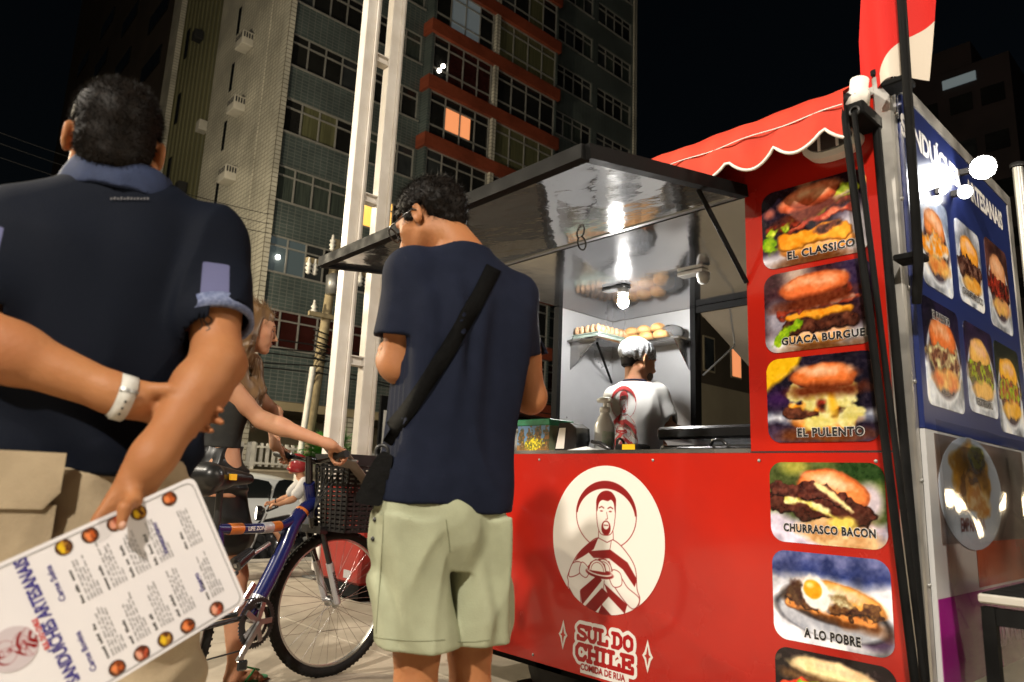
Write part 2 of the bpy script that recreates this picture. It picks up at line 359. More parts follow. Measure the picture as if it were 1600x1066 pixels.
        for a in cor:
            for k in range(3):
                if a[k] == 0:
                    b = list(a); b[k] = 1; f0, f1 = cor[a], cor[tuple(b)]; m = (f0 < 0) != (f1 < 0); t = np.where(m, f0/np.where(m, f0-f1, 1), 0)
                    for j in range(3): acc[:, j] += np.where(m, a[j]+(t if j == k else 0), 0)
                    cnt += m
        V = s.lo+s.h*(np.stack(I, -1)+acc/cnt[:, None]); Q = []
        for k in range(3):
            a0 = [slice(None)]*3; a1 = [slice(None)]*3; a0[k] = slice(0, -1); a1[k] = slice(1, None); A, B = S[tuple(a0)], S[tuple(a1)]
            X = np.nonzero(A != B); X = np.stack(X, -1); o1, o2 = (k+1) % 3, (k+2) % 3; X = X[(X[:, o1] > 0) & (X[:, o2] > 0) & (X[:, o1] < c.shape[o1]) & (X[:, o2] < c.shape[o2])]
            e1 = np.zeros(3, int); e1[o1] = 1; e2 = np.zeros(3, int); e2[o2] = 1; g = lambda Y: ids[Y[:, 0], Y[:, 1], Y[:, 2]]
            q = np.stack([g(X-e1-e2), g(X-e2), g(X), g(X-e1)], -1); fl = A[X[:, 0], X[:, 1], X[:, 2]]; q[~fl] = q[~fl][:, ::-1]; Q.append(q)
        Q = np.concatenate(Q); Q = Q[(Q >= 0).all(1)]
        for _ in range(2):                                   # light relaxation
            A = np.zeros_like(V); n = np.zeros(len(V))
            for i in range(4): j = (i+1) % 4; np.add.at(A, Q[:, i], V[Q[:, j]]); np.add.at(A, Q[:, j], V[Q[:, i]]); np.add.at(n, Q[:, i], 1); np.add.at(n, Q[:, j], 1)
            V = V*.6+.4*A/np.maximum(n, 1)[:, None]
        return V, Q
    def build(s, name, mats, parent=None, origin=None, paint=None):
        V, Q = s.mesh(); mi = None
        if paint is not None: mi = paint(V[Q].mean(1))
        return mesh_np(name, V, Q, mats, parent, True, mi, origin)
def strands(V, Q, n, length, width, dirfn, seed=0, seg=2, bend=.4):
    """loose hairs: thin tapering blades standing off a hair shape"""
    rg = np.random.default_rng(seed); f = rg.integers(0, len(Q), n); w = rg.dirichlet((1, 1, 1, 1), n); P = (V[Q[f]]*w[..., None]).sum(1)
    N = np.cross(V[Q[f, 2]]-V[Q[f, 0]], V[Q[f, 3]]-V[Q[f, 1]]); N /= np.maximum(np.linalg.norm(N, axis=1), 1e-9)[:, None]
    D = dirfn(P, N)+rg.normal(0, bend, (n, 3)); D /= np.linalg.norm(D, axis=1)[:, None]; S = np.cross(D, rg.normal(0, 1, (n, 3))); S /= np.linalg.norm(S, axis=1)[:, None]
    L = length*rg.uniform(.5, 1.3, n)[:, None]; A = P-N*.003; B = A+D*L*.55; C = A+(D+N*0+rg.normal(0, bend*.6, (n, 3)))*L
    W = width; VV = np.stack([A-S*W, A+S*W, B+S*W*.7, B-S*W*.7, C], 1).reshape(-1, 3); i = np.arange(n)*5
    q = np.stack([i, i+1, i+2, i+3], 1).tolist(); t = np.stack([i+3, i+2, i+4], 1).tolist(); return VV, q+t
# ------------------------------------------------------------------ people
def frame(fwd, up=(0, 0, 1)): f = nrm(fwd); r = nrm(np.cross(f, up)); return np.array([r, f, np.cross(r, f)])   # rows: right, forward, up
def head_shape(v, c, A, s=1.0, neck=None, face=True, fem=False):
    c = np.asarray(c, float); L = lambda x, y, z: c+s*(x*A[0]+y*A[1]+z*A[2]); r = lambda *q: [s*t for t in q]
    v.ell(L(0, -.014, .032), r(.075, .095, .084), A, .01)
    v.ell(L(0, .028, -.02), r(.064, .064, .088), A, .03)
    for q in (-1, 1):
        v.cone(L(.052*q, -.002, -.055), L(.018*q, .066, -.098), .02*s, .016*s, .03*s)
        v.cone(L(.046*q, .055, -.022), L(.03*q, .072, -.06), .019*s, .014*s, .03*s)
    v.ell(L(0, .076, -.098), r(.02, .017, .016), A, .025*s)
    if neck is not None: v.cone(L(0, -.022, -.045), neck, .052*s*(.86 if fem else 1), .058*s*(.84 if fem else 1), .03)
    for q in (-1, 1):
        e = L(.077*q, -.008, -.008); B = np.array([A[0]*math.cos(.35)+A[1]*q*-math.sin(.35)*-1, A[1]*math.cos(.35)-A[0]*q*math.sin(.35), A[2]])
        v.ell(e+A[0]*q*.006*s, r(.009, .021, .034), B, .006); v.ell(e+A[0]*q*.013*s+A[1]*.003*s+A[2]*.004*s, r(.006, .012, .019), B, .004, True)
    if face:
        v.cone(L(-.034, .08, .024), L(.034, .08, .024), .012*s, .012*s, .02*s)
        for q in (-1, 1): v.ell(L(.031*q, .1, .004), r(.018, .014, .012), A, .012*s, True)
        v.cone(L(0, .09, .008), L(0, .114, -.032), .007*s, .011*s, .012*s); 
        for q in (-1, 1): v.ell(L(.011*q, .1, -.036), r(.008, .01, .007), A, .006*s)
        v.cone(L(-.018, .086, -.058), L(.018, .086, -.058), .006*s, .006*s, .008*s); v.cone(L(0, .093, -.0565), L(0, .093, -.0575), .006*s, .006*s, .008*s)
        v.cone(L(-.015, .086, -.07), L(.015, .086, -.07), .0065*s, .0065*s, .008*s)
        v.cone(L(-.024, .1, -.0635), L(.024, .1, -.0635), .0022*s, .0022*s, .003*s, sub=True)
def hand_shape(v, w, f, n, side, curl=(.5, .5, .5, .5), curl2=None, thumb=None, s=1.0, spread=1.0, thumbpts=None):
    """w wrist, f towards the knuckles, n out of the palm, side towards the thumb"""
    w = np.asarray(w, float); f = nrm(f); n = nrm(n-f*(np.asarray(n)@f)); sd = nrm(np.cross(f, n)); sd = sd if sd@np.asarray(side) > 0 else -sd
    kn = []; offs = (.030, .010, -.010, -.028); fl = (.086, .089, .084, .076)
    for i in range(4):
        k = w+s*(f*fl[i]+sd*offs[i]*spread); kn.append(k); v.cone(w+s*(sd*offs[i]*.55+f*.008), k, .0145*s, .0108*s, .012*s)
    v.cone(w+s*(f*.02+sd*.012+n*.004), w+s*(f*.075-sd*.012+n*.003), .014*s, .012*s, .015*s)
    for i, ln in enumerate((.074, .082, .076, .06)):
        a = kn[i]; ang = 0; c = curl[i]; cs = (c, c*1.1, c*.8) if curl2 is None else curl2[i]; rr = (.0095, .0085, .0078, .0064)
        for j, q in enumerate((.44, .31, .25)):
            ang += cs[j]; d = f*math.cos(ang)+n*math.sin(ang)+sd*(.06*(1.5-i)*spread*math.cos(ang)); b = a+s*nrm(d)*ln*q*1.05; v.cone(a, b, rr[j]*s, rr[j+1]*s, .004*s); a = b
    if thumbpts is None:
        t = thumb or (.7, .5, .35); p0 = w+s*(f*.018+sd*.02+n*.004); p1 = p0+s*nrm(f*t[0]+sd*t[1]+n*t[2])*.046; p2 = p1+s*nrm(f*(t[0]+.5)+sd*t[1]*.3+n*t[2])*.034; p3 = p2+s*nrm(f*(t[0]+.6)+sd*t[1]*-.1+n*t[2])*.027
        thumbpts = [p0, p1, p2, p3]
    v.chain(thumbpts, [.0155*s, .0115*s, .0098*s, .008*s], .008*s)
def wrinkle(P, A, seed, amp, fr=(9, 9, 3.0), warp=.5):
    q = np.stack([P@A[0]*fr[0], P@A[1]*fr[1], P@A[2]*fr[2]], -1); w = q+warp*np.stack([noise3(q*.7, seed+3), noise3(q*.7, seed+4), noise3(q*.7, seed+5)], -1)
    r = 1-np.abs(noise3(w, seed))*2.2; return -amp*np.clip(r, -.6, 1)-amp*.5*noise3(q*2.1, seed+8)
# ================================================================== setting
M_CONC = mat('plaza_concrete', (.36, .31, .24), (.26, .22, .17), 5, .85, bump=.002, bscale=60)
M_CONC2 = mat('slab_concrete', (.40, .345, .265), (.29, .25, .19), 3.5, .82, bump=.0015, bscale=70)
M_ASPH = mat('asphalt', (.055, .052, .05), (.085, .08, .075), 9, .9, bump=.003, bscale=120)
M_KERB = mat('kerb_stone', (.34, .31, .27), (.2, .18, .15), 6, .8, bump=.004, bscale=30)
M_SOIL = mat('far_ground', (.06, .055, .05), (.04, .04, .035), .5, .95)
g = box('ground', (-400, -400, -.60), (400, 400, -.54), M_SOIL); tag(g, kind='structure')
rd = box('road', (-18, -200, -.54), (-7.45, 200, -.5), M_ASPH); tag(rd, kind='structure')
pz = box('plaza', (-7.15, -120, -.535), (60, 120, -.03), M_CONC); tag(pz, kind='structure')
sw = box('pavement', (-26, -200, -.536), (-18.02, 200, -.38), M_CONC); tag(sw, kind='structure')
# paving slabs near the bicycle, joints recessed between them
slab = MB().bx((-.497, -.497, -.03), (.497, .497, 0), .006)
s0 = None
for i in range(8):
    for j in range(8):
        c = np.array([-6.64+i*1.0, -2.2+j*1.0, 0])
        if s0 is None: s0 = slab.build('paving_slab', M_CONC2, pz); s0.location = tuple(c)
        else:
            o = s0.copy(); COL.objects.link(o); o.parent = pz; o.location = tuple(c+[0, 0, random.uniform(-.002, .002)]); o.rotation_euler.z = random.choice((0, 1, 2, 3))*math.pi/2
# the rest of the plaza level with the slabs
for nm, lo, hi in (('paving', (.86, -120, -.029), (60, 120, -.003)), ('paving', (-7.15, -120, -.029), (.86, -2.7, -.003)), ('paving', (-7.15, 5.3, -.029), (.86, 120, -.003))):
    box(nm, lo, hi, M_CONC2, pz)
kb = thing('kerb', (-7.3, 3, -.5), 'rough stone kerb stepping down from the plaza to the road', 'kerb')
kst = None
for i in range(24):
    y = -4+i*.8
    if kst is None: kst = MB().bx((-7.44, y-.395, -.5), (-7.16, y+.395, .06), .02).build('kerb_stone', M_KERB, kb); y0k = y
    else: o = kst.copy(); COL.objects.link(o); o.parent = kb; o.location = (random.uniform(-.006, .006), y-y0k, random.uniform(-.008, .004))
st = MB().bx((-7.14, 1.2, -.003), (-6.4, 5.2, .055), .012).build('stone_step', mat('step_stone', (.38, .33, .26), (.16, .14, .11), 7, .85, bump=.004, bscale=25)); tag(st, 'low pale stone step on the plaza edge behind the front wheel', 'step')

# ------------------------------------------------------------------ apartment block with the orange balconies
M_TILE = mat_tile('grey_green_tile', (.098, .128, .122), (.074, .100, .096), (.2, .21, .19), .30, .15, .09, .35, 'yz')
M_WTILE = mat_tile('cream_tile', (.68, .65, .54), (.61, .58, .48), (.22, .2, .15), .30, .20, .09, .4, 'xz')
M_WTILE2 = mat_tile('cream_tile_edge', (.70, .67, .56), (.63, .60, .50), (.22, .2, .15), .30, .20, .09, .4, 'yz')
M_ORT = mat_tile('orange_tile', (.36, .085, .04), (.29, .065, .03), (.28, .06, .03), .22, .10, .09, .4, 'yz')
M_FRAME = mat('aluminium_frame', (.45, .44, .40), (.36, .35, .32), 3, .45, .4)
M_BEIGE = mat('beige_plaster', (.42, .35, .22), (.34, .28, .17), 1.2, .85)
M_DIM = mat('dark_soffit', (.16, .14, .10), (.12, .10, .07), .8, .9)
GL = [mat('window_glass_dark', (.012, .012, .011), (.02, .02, .018), .6, .07, spec=.6), mat('window_glass_curtain', (.07, .085, .07), (.035, .045, .04), 2.5, .12, spec=.6, stretch=(1, 6, .3)),
      mat('window_glass_grey', (.045, .05, .05), (.025, .028, .03), 1.5, .08, spec=.6), mat('window_glass_olive', (.14, .14, .07), (.09, .09, .045), 2, .12, spec=.6, stretch=(1, 5, .3)),
      mat('window_glass_wine', (.03, .008, .006), (.045, .012, .01), 2, .1, spec=.6)]
G_LIT = mat('lit_window_orange', (.5, .25, .1), emit=(1, .34, .13), estr=.85); G_YEL = mat('lit_window_yellow', (.5, .3, .1), emit=(1, .50, .09), estr=1.6)
G_BLU = mat('lit_window_pale', (.3, .35, .4), emit=(.55, .68, .72), estr=.06); G_LAMP_GLINT = mat('room_lamp_or_glint', (1, 1, 1), emit=(1, .92, .8), estr=14)
G_REF = mat('window_reflection_grey', (.06, .08, .085), emit=(.5, .66, .68), estr=.05)  # reflection in the glass, put into the pane as a faint glow
FX, FY0, FY1, FZ0, FZ1 = -27.0, 10.9, 34.8, 3.8, 41.0
ab = thing('apartment_block', (-30, 22, -.38), 'tall apartment block of grey green tiles with orange balcony bands and cream tiled side', 'building')
def wmesh(y0, y1, z0, z1, n, xf, trans=.42, low=0.0, t=.06):
    m = MB(); m.bx((xf-.05, y0, z0), (xf+.05, y1, z0+t)); m.bx((xf-.05, y0, z1-t), (xf+.05, y1, z1)); m.bx((xf-.049, y0, z0+t), (xf+.049, y0+t, z1-t)); m.bx((xf-.049, y1-t, z0+t), (xf+.049, y1, z1-t))
    for i in range(1, n):
        y = y0+(y1-y0)*i/n; m.bx((xf-.045, y-t/2, z0+t), (xf+.045, y+t/2, z1-t))
    if trans: m.bx((xf-.055, y0+t, z1-trans-t/2), (xf+.055, y1-t, z1-trans+t/2))
    if low: m.bx((xf-.055, y0+t, z0+low-t/2), (xf+.055, y1-t, z0+low+t/2))
    return m
wm = MB(); piers = MB(); NF = 12
sills = [5.9+3.04*k for k in range(NF)]
cols = [(11.15, 14.45, 4), (15.0, 17.75, 3), (27.2, 30.45, 4), (30.95, 34.3, 4)]
WH = 1.55
random.seed(11)
yy = [FY0+.25, 17.75]
for k, z in enumerate(sills):
    zp = FZ0 if k == 0 else sills[k-1]+WH
    for (a, b) in ((FY0+.25, 17.9), (26.75, FY1-.3)):
        wm.bx((FX-.3, a, zp), (FX, b, z))                                    # spandrel strip
    for (a, b) in ((FY0+.25, 11.15), (14.45, 15.0), (17.75, 17.9), (26.75, 27.2), (30.45, 30.95), (34.3, FY1-.3)):
        wm.bx((FX-.3, a, z), (FX-.003, b, z+WH))                             # piers between the windows
wm.bx((FX-.3, FY0+.25, sills[-1]+WH), (FX, FY1-.3, FZ1))
wm.bx((-46, FY0+.9, FZ0), (FX-.9, FY1-.3, FZ1)); wm.build('tiled_wall', M_TILE, ab)
MB().bx((FX-.35, FY0-.02, -.38), (FX+.12, FY0+.25, FZ1)).build('corner_column', M_WTILE2, ab); MB().bx((FX-.35, FY1-.3, FZ0), (FX+.1, FY1, FZ1)).build('corner_column', M_WTILE2, ab)
MB().bx((-35.9, FY0, -.38), (FX-.36, FY0+.3, FZ1)).build('cream_tiled_side', M_WTILE, ab)
rope = MB().bx((-29.02, FY0-.03, 0), (-28.98, FY0, FZ1)); rope.build('lightning_conductor', M_WTILE, ab)
wdone = 0
for k, z in enumerate(sills):
    for ci, (a, b, n) in enumerate(cols):
        w = wmesh(a, b, z, z+WH, n, FX-.12).build('window', M_FRAME, ab)
        MB().bx((FX-.1, a-.05, z-.06), (FX+.07, b+.05, z-.001)).build('sill', M_FRAME, w)
        for i in range(n):
            p0 = a+(b-a)*i/n+.02; p1 = a+(b-a)*(i+1)/n-.02; gm = GL[random.choice((0, 0, 0, 1, 2, 2))]
            if k == 2 and ci == 0: gm = GL[1]
            if k == 1 and ci == 0: gm = (G_REF, G_REF, GL[2], GL[0])[i]
            if k == 0: gm = GL[4]
            if ci == 1 and k == 2: gm = G_YEL if i < 2 else GL[0]
            if ci == 0 and k == 3: gm = (GL[0], GL[3], GL[3], GL[0])[i]
            MB().bx((FX-.14, p0, z+.03), (FX-.125, p1, z+WH-.03)).build('pane', gm, w)
# projecting bay with the orange bands
BX = -26.4; BY0, BY1 = 17.9, 26.75; bays = [(18.05, 21.85, 4), (22.2, 26.6, 4)]
bw = MB()
for k in range(NF):
    t = sills[k]-.8; bw.bx((FX-.3, BY0-.15, t-.67), (BX+.16, BY1+.1, t))
bw.build('orange_band', M_ORT, ab)
MB().bx((BX-.5, 21.9, FZ0), (BX+.12, 22.16, FZ1)).build('pilaster', M_WTILE2, ab)
MB().bx((FX-.5, BY0, FZ0), (BX-.02, BY0+.15, FZ1)).bx((FX-.5, BY1-.15, FZ0), (BX-.02, BY1, FZ1)).build('bay_cheek', M_TILE, ab)
for k in range(NF):
    z0 = sills[k]-.8; z1 = z0+2.37
    for ci, (a, b, n) in enumerate(bays):
        w = wmesh(a, b, z0, z1, n, BX-.1, .5, .6).build('window', M_FRAME, ab)
        for i in range(n):
            p0 = a+(b-a)*i/n+.02; p1 = a+(b-a)*(i+1)/n-.02; gm = GL[random.choice((0, 0, 2, 3 if ci else 0))]
            if k == 4 and ci == 0: gm = GL[0]
            if k == 4 and ci == 0 and i in (1, 2): MB().bx((BX-.104, p0+.03, z0+.63), (BX-.1, p1-(.03 if i == 1 else .25), z1-.55)).build('lit_pane', G_LIT, w); gm = GL[0]
            if k == 6 and ci == 0: gm = (GL[0], G_BLU, G_BLU, GL[0])[i]
            if k == 5 and ci == 0: gm = GL[4] if i > 0 else GL[0]
            if k in (4, 6) and ci == 1: gm = GL[3]
            if k == 5 and ci == 1: gm = GL[0]
            MB().bx((BX-.12, p0, z0+.03), (BX-.105, p1, z1-.03)).build('pane', gm, w)
for P in (at_x(690, 105, BX-.2), at_x(684, 112, BX-.2)): MB().ball(P+[.12, 0, 0], .11, 10, 6).build('lamp_or_glint', G_LAMP_GLINT, ab)
MB().ball(at_x(434, 402, FX-.1)+[.02, 0, 0], .1, 10, 6).build('lamp_or_glint', G_LAMP_GLINT, ab); MB().ball(at_x(566, 318, FX-.1)+[.02, 0, 0], .12, 10, 6).build('lamp_or_glint', G_LAMP_GLINT, ab)  # first ball puts a lamp's reflection on the pane as a glowing dot
# ground floor: open car deck behind the fence
MB().bx((-27.3, FY0+.25, FZ0-.35), (FX-.05, FY1, FZ0-.002)).build('lintel', M_BEIGE, ab); MB().bx((-31, 4, -.38), (-30.7, 45, FZ0-.4)).build('car_deck_wall', M_BEIGE, ab)
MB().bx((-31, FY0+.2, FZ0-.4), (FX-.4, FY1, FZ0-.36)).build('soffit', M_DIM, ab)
for y in (15.5, 20, 25, 30): MB().bx((-27.5, y-.22, -.38), (-27.06, y+.22, FZ0-.36)).build('pillar', M_WTILE2, ab)
LT = mat('tube_light', (1, 1, 1), emit=(.95, 1, .9), estr=5)
for y, x in ((11.6, -29), (16.6, -29), (22, -29)): MB().bx((x, y, FZ0-.46), (x+.12, y+1.0, FZ0-.41)).build('tube_light', LT, ab)
# cream side: slot windows
sl = MB()
for z in (23.0, 19.9, 16.8, 13.7, 10.6, 26.1, 29.2): MB().bx((-33.3, FY0-.02, z-.75), (-32.95, FY0+.02, z+.75)).build('slot_window', GL[0], ab)
M_AC = mat('ac_casing', (.55, .52, .45), (.42, .4, .34), 2, .6); M_SLOT = mat('ac_slot', (.02, .02, .02), rough=.8)
acs = []
for i, z in enumerate((20.8, 17.5, 14.1, 24.0, 27.1)):
    c = np.array([-31.2, FY0, z])
    a = thing('air_conditioner', c, ['window air conditioner on cream side, second from the frame top', 'window air conditioner on cream side wall, level with the man\'s hair', 'window air conditioner low on cream side wall, beside the man\'s ear', 'window air conditioner on cream side wall at the frame top edge', 'window air conditioner high on cream side wall above the others'][i], 'air conditioner', 'air conditioners on the cream wall')
    MB().bx(c+[-.45, -.55, -.35], c+[.45, -.002, .35], .03).build('casing', M_AC, a)
    v = MB()
    for q in range(4): v.bx(c+[-.36+q*.19, -.556, .0], c+[-.24+q*.19, -.53, .26])
    for q in range(4): v.bx(c+[.44, -.5+q*.12, 0], c+[.456, -.43+q*.12, .26])
    v.build('vent_slot', M_SLOT, a)
# olive ribbed wing and dark neighbour to the left
M_OLIVE = mat('olive_render', (.20, .19, .095), (.13, .125, .06), .8, .9, stretch=(1, 1, .25))
ow = thing('olive_wing', (-41, 13, -.38), 'olive ribbed service wing beside the cream tiled side wall', 'building')
MB().bx((-46.4, 11.9, -.38), (-36.4, 20, 41)).build('wall', M_OLIVE, ow)
r0 = None
for i in range(12):
    x = -37.2-i*.78
    if r0 is None: r0 = MB().bx((x-.22, 11.72, -.38), (x+.22, 11.898, 41)).build('rib', M_OLIVE, ow); x0r = x
    else: o = r0.copy(); COL.objects.link(o); o.parent = ow; o.location.x = x-x0r
MB().bx((-36.38, 11.4, -.38), (-35.92, 14, 41)).build('recess_shade_strip', mat('recess_shade', (.03, .028, .02), rough=.9), ow)  # shade of the recess is put into this strip's dark colour
MB().bx((-48.2, 11.5, -.38), (-46.42, 20, 41)).build('cream_strip', M_WTILE, ow)
for i, (x, z) in enumerate(((-44.6, 27.5), (-44.6, 23), (-44.6, 18.7), (-44.6, 14.4), (-44.6, 32))): MB().bx((x-.25, 11.66, z-1), (x+.25, 11.74, z+1)).build('slot_window', GL[0], ow)
for i, P in enumerate(((-38.2, 11.72, 28.6), (-41.8, 11.72, 26.6), (-38.6, 11.72, 19.5), (-40.9, 11.72, 16.6))):
    c = np.array(P); MB().bx(c+[-.3, -.5, -.3], c+[.3, 0, .3], .03).build('vent_box', M_AC if i == 2 else M_SLOT, ow)
M_NB = mat('brown_plaster', (.07, .05, .035), (.05, .036, .026), .3, .9)
nb = thing('dark_tower_block', (-75, 14, -.38), 'unlit brown tower block behind the head of the man in front', 'building')
MB().bx((-95, 12.4, -.38), (-48.6, 30, 60)).build('wall', M_NB, nb)
for z in (17, 21.5, 26, 30.5, 35, 39.5, 44):
    for x in (-86, -76, -66, -56): MB().bx((x-2.4, 12.3, z), (x+2.4, 12.39, z+1.5)).build('window', GL[0], nb)
# front wall and picket fence
M_WALLB = mat('boundary_plaster', (.48, .42, .32), (.38, .33, .25), 2, .85); M_WHITE = mat('white_paint', (.78, .76, .70), (.66, .64, .58), 5, .5)
bwall = MB().bx((-20.2, -40, -.38), (-19.95, 60, 1.0)).bx((-20.25, -40, 1.001), (-19.9, 60, 1.06)).build('boundary_wall', M_WALLB); tag(bwall, 'low pale boundary wall under the white picket fence', 'wall')
pf = thing('picket_fence', (-20.05, 10, 1.06), 'white picket fence on the boundary wall in front of the car deck', 'fence')
y = 6.6; pk = MB().bx((-20.09, y, 1.14), (-20.03, y+.09, 1.80)).build('picket', M_WHITE, pf)
for i in range(1, 60): o = pk.copy(); COL.objects.link(o); o.parent = pf; o.location.y = i*.19
MB().bx((-20.03, 6.5, 1.66), (-19.99, 18, 1.72)).build('rail', M_WHITE, pf); MB().bx((-20.03, 6.5, 1.2), (-19.99, 18, 1.26)).build('rail', M_WHITE, pf)
for i in range(7): MB().bx((-20.12, 6.5+i*1.9, 1.06), (-19.98, 6.62+i*1.9, 1.82)).build('post', M_WHITE, pf)
gp = MB().bx((-20.4, 7.2, 1.06), (-19.85, 7.75, 4.2)).build('gate_pillar', M_WTILE2); tag(gp, 'cream tiled gate pillar at the left end of the picket fence', 'pillar')
# cycad behind the fence
M_FROND = mat('frond_green', (.06, .22, .03), (.10, .32, .05), 9, .45)
pl = thing('cycad_plant', (-18.6, 10.05, .6), 'bushy green cycad growing on the far pavement beside the white posts', 'plant')
MB().lathe([(.16, -.98), (.2, 0), (.17, .75), (.1, .9)], (-18.6, 10.05, .6), n=10).build('trunk', mat('cycad_trunk', (.12, .08, .05), (.06, .04, .03), 8, .9, bump=.02, bscale=14), pl)
fr = MB(); rg = np.random.default_rng(3)
for i in range(60):
    a = rg.uniform(0, 6.28); e = rg.uniform(.25, 1.35); L = rg.uniform(.8, 1.25); d = np.array([math.cos(a)*math.cos(e), math.sin(a)*math.cos(e), math.sin(e)]); p = np.array([-18.6, 10.05, 1.35]); s = nrm(np.cross(d, (0, 0, 1)))
    for t in range(13):
        q = p.copy(); p = p+d*L/13; d = nrm(d+np.array([0, 0, -.075])); n_ = np.cross(s, d)
        if t > 1:
            for g_ in (-1, 1):
                w_ = .30*math.sin(math.pi*min(1, (t+1)/14.))+.05; tip = p+s*g_*w_+d*.12+n_*rg.uniform(-.05, .05); fr.add([q, q+d*.075, tip], [(0, 1, 2)])
        fr.bar(q, p, .014, .014)
fr.build('fronds', M_FROND, pl)
# ------------------------------------------------------------------ utility pole on the far pavement
M_POLE = mat('pole_concrete', (.42, .34, .20), (.30, .24, .14), 6, .85, bump=.004, bscale=20); M_BLK = mat('black_rubber', (.012, .012, .012), rough=.55); M_GREYM = mat('grey_metal', (.35, .35, .34), (.25, .25, .24), 6, .45, .7)
up = thing('utility_pole', (-19.3, 9.6, -.38), 'concrete utility pole with insulators and tangled cables across the street', 'utility pole')
pb, ptp = np.array([-19.3, 9.6, -.38]), np.array([-19.3, 10.12, 8.1])
MB().tube([pb, ptp], [.2, .12], 12).build('mast', M_POLE, up); MB().tube([pb+[.3, -.28, 0], pb+[.3, -.05, 4.4], ], .09, 10).build('cable_duct', M_WHITE, up)
MB().bx((-19.45, 9.2, 7.2), (-19.3, 11.3, 7.35)).build('crossarm', M_POLE, up); MB().bx((-19.15, 9.3, 5.55), (-19.05, 10.5, 5.68)).build('crossarm', M_POLE, up)
for y, z in ((9.2, 7.0), (9.4, 7.0), (10.95, 7.0), (11.2, 7.0), (9.9, 7.9), (9.5, 5.75)):
    MB().lathe([(.03, -.3), (.09, -.25), (.05, -.2), (.11, -.12), (.05, -.06), (.1, 0), (.05, .06), (.03, .2)], (-19.2, y, z+.1), n=10).build('insulator', M_WHITE, up)
MB().lathe([(0, -.3), (.22, -.3), (.24, .25), (.1, .34), (0, .34)], (-19.0, 9.95, 6.6), n=14).build('transformer', M_GREYM, up)
coil = MB()
for i in range(6): coil.torus((-19.1, 9.78, 4.3+.16*i), (.3, .2, 1), .2+.05*random.random(), .022, 16, 5)
coil.build('cable_coil', M_BLK, up)
def cable(name, a, b, sag, r, label, group=None):
    a = np.array(a, float); b = np.array(b, float); pts = [lerp(a, b, t)-np.array([0, 0, sag*4*t*(1-t)]) for t in np.linspace(0, 1, 14)]
    o = MB().tube(pts, r, 5).build(name, M_BLK, origin=a); tag(o, label, 'cable', group)
for i, (dz, sag, dy) in enumerate(((4.7, .5, 0), (4.5, .9, .3), (4.3, .6, .1), (4.1, 1.1, .2), (3.9, .7, 0))):
    cable('overhead_cable', (-19.1, 9.8, dz), (-19.6+.1*i, -24, dz+1.2+.2*dy), sag, .022, 'black cable running left from the utility pole past the young woman\'s face', 'street cables left of the pole')
    cable('overhead_cable', (-19.1, 9.8, dz), (-19.3+.1*i, 44, dz+1-dy), sag, .022, 'black cable running right from the utility pole behind the white posts', 'street cables right of the pole')
for i, (y0, y1) in enumerate(((205, 240), (222, 255), (245, 270))):
    a = at_d(-60, y0-20, 14); b = at_x(420, y1+95, -19.4); cable('overhead_wire', a, b, .15, .010, ['highest', 'middle', 'lowest'][i]+' thin wire crossing the dark sky left of the man\'s head')
# ------------------------------------------------------------------ twin white steel posts at the plaza edge
M_POST = mat('post_white_paint', (.74, .70, .64), (.62, .57, .50), 4, .45, rvar=.1)
tp = thing('twin_white_posts', (-6.6, 3.4, 0), 'pair of tall white steel posts joined by short crossbars at the plaza edge', 'post')
PA = at_z(500, 900, .055); PA = np.array([-6.35, PA[1]*6.35/-PA[0], .055]); 
for k in range(2):
    c = PA+np.array([0, .30*k+ (.02 if k else 0), 0]); q = MB(); H = 9.5
    q.bx(c+[-.06, -.07, 0], c+[.06, .045, H], .006); q.bx(c+[-.085, .0455, 0], c+[.085, .068, H]); q.bx(c+[-.0605, .0685, 0], c+[.0605, .10, H], .004)
    q.build('post', M_POST, tp); MB().bx(c+[-.16, -.16, -.054], c+[.16, .17, -.04]).build('base_plate', M_GREYM, tp)
for z in (1.98, 3.72, 5.35, 7.2):
    MB().bx(PA+[-.055, .101, z], PA+[.055, .249, z+.012]).bx(PA+[-.055, .101, z+.085], PA+[.055, .249, z+.097]).bx(PA+[-.01, .1012, z+.0121], PA+[.01, .2488, z+.0849]).build('crossbar', M_POST, tp)
# ------------------------------------------------------------------ far right: street light, dark tower
M_LED = mat('lamp_lens', (1, 1, 1), emit=(1, .98, .95), estr=90); M_WARM = mat('warm_lamp_lens', (1, .9, .7), emit=(1, .72, .42), estr=40)
M_DARKM = mat('dark_metal', (.05, .05, .05), (.035, .035, .035), 10, .4, .6)
def lampdata(name, kind, P, power, col, parent, size=.12, spot=None, aim=None):
    d = bpy.data.lights.new(name, kind); d.energy = power; d.color = col
    if kind in ('POINT', 'SPOT'): d.shadow_soft_size = size
    if spot: d.spot_size = spot; d.spot_blend = .6
    o = bpy.data.objects.new(name, d); COL.objects.link(o); o.parent = parent; o.location = tuple(np.asarray(P)-base_of(parent))
    if aim is not None: o.rotation_euler = Vector([float(v) for v in np.asarray(aim)-np.asarray(P)]).to_track_quat('-Z', 'Y').to_euler()
    return o
PT = at_d(1590, 262, 5.3); gp_ = thing('grey_post', (PT[0], PT[1], 0), 'slim grey post at the right edge behind the stall', 'post'); MB().tube([(PT[0], PT[1], 0), PT], .035, 10).build('shaft', mat('galvanised', (.5, .5, .48), (.4, .4, .38), 8, .4, .5), gp_); MB().lathe([(.05, 0), (.05, .03), (0, .05)], PT, n=12).build('cap', M_DARKM, gp_)
M_LED2 = mat('lamp_or_flare_lens', (1, 1, 1), emit=(1, .98, .95), estr=14)
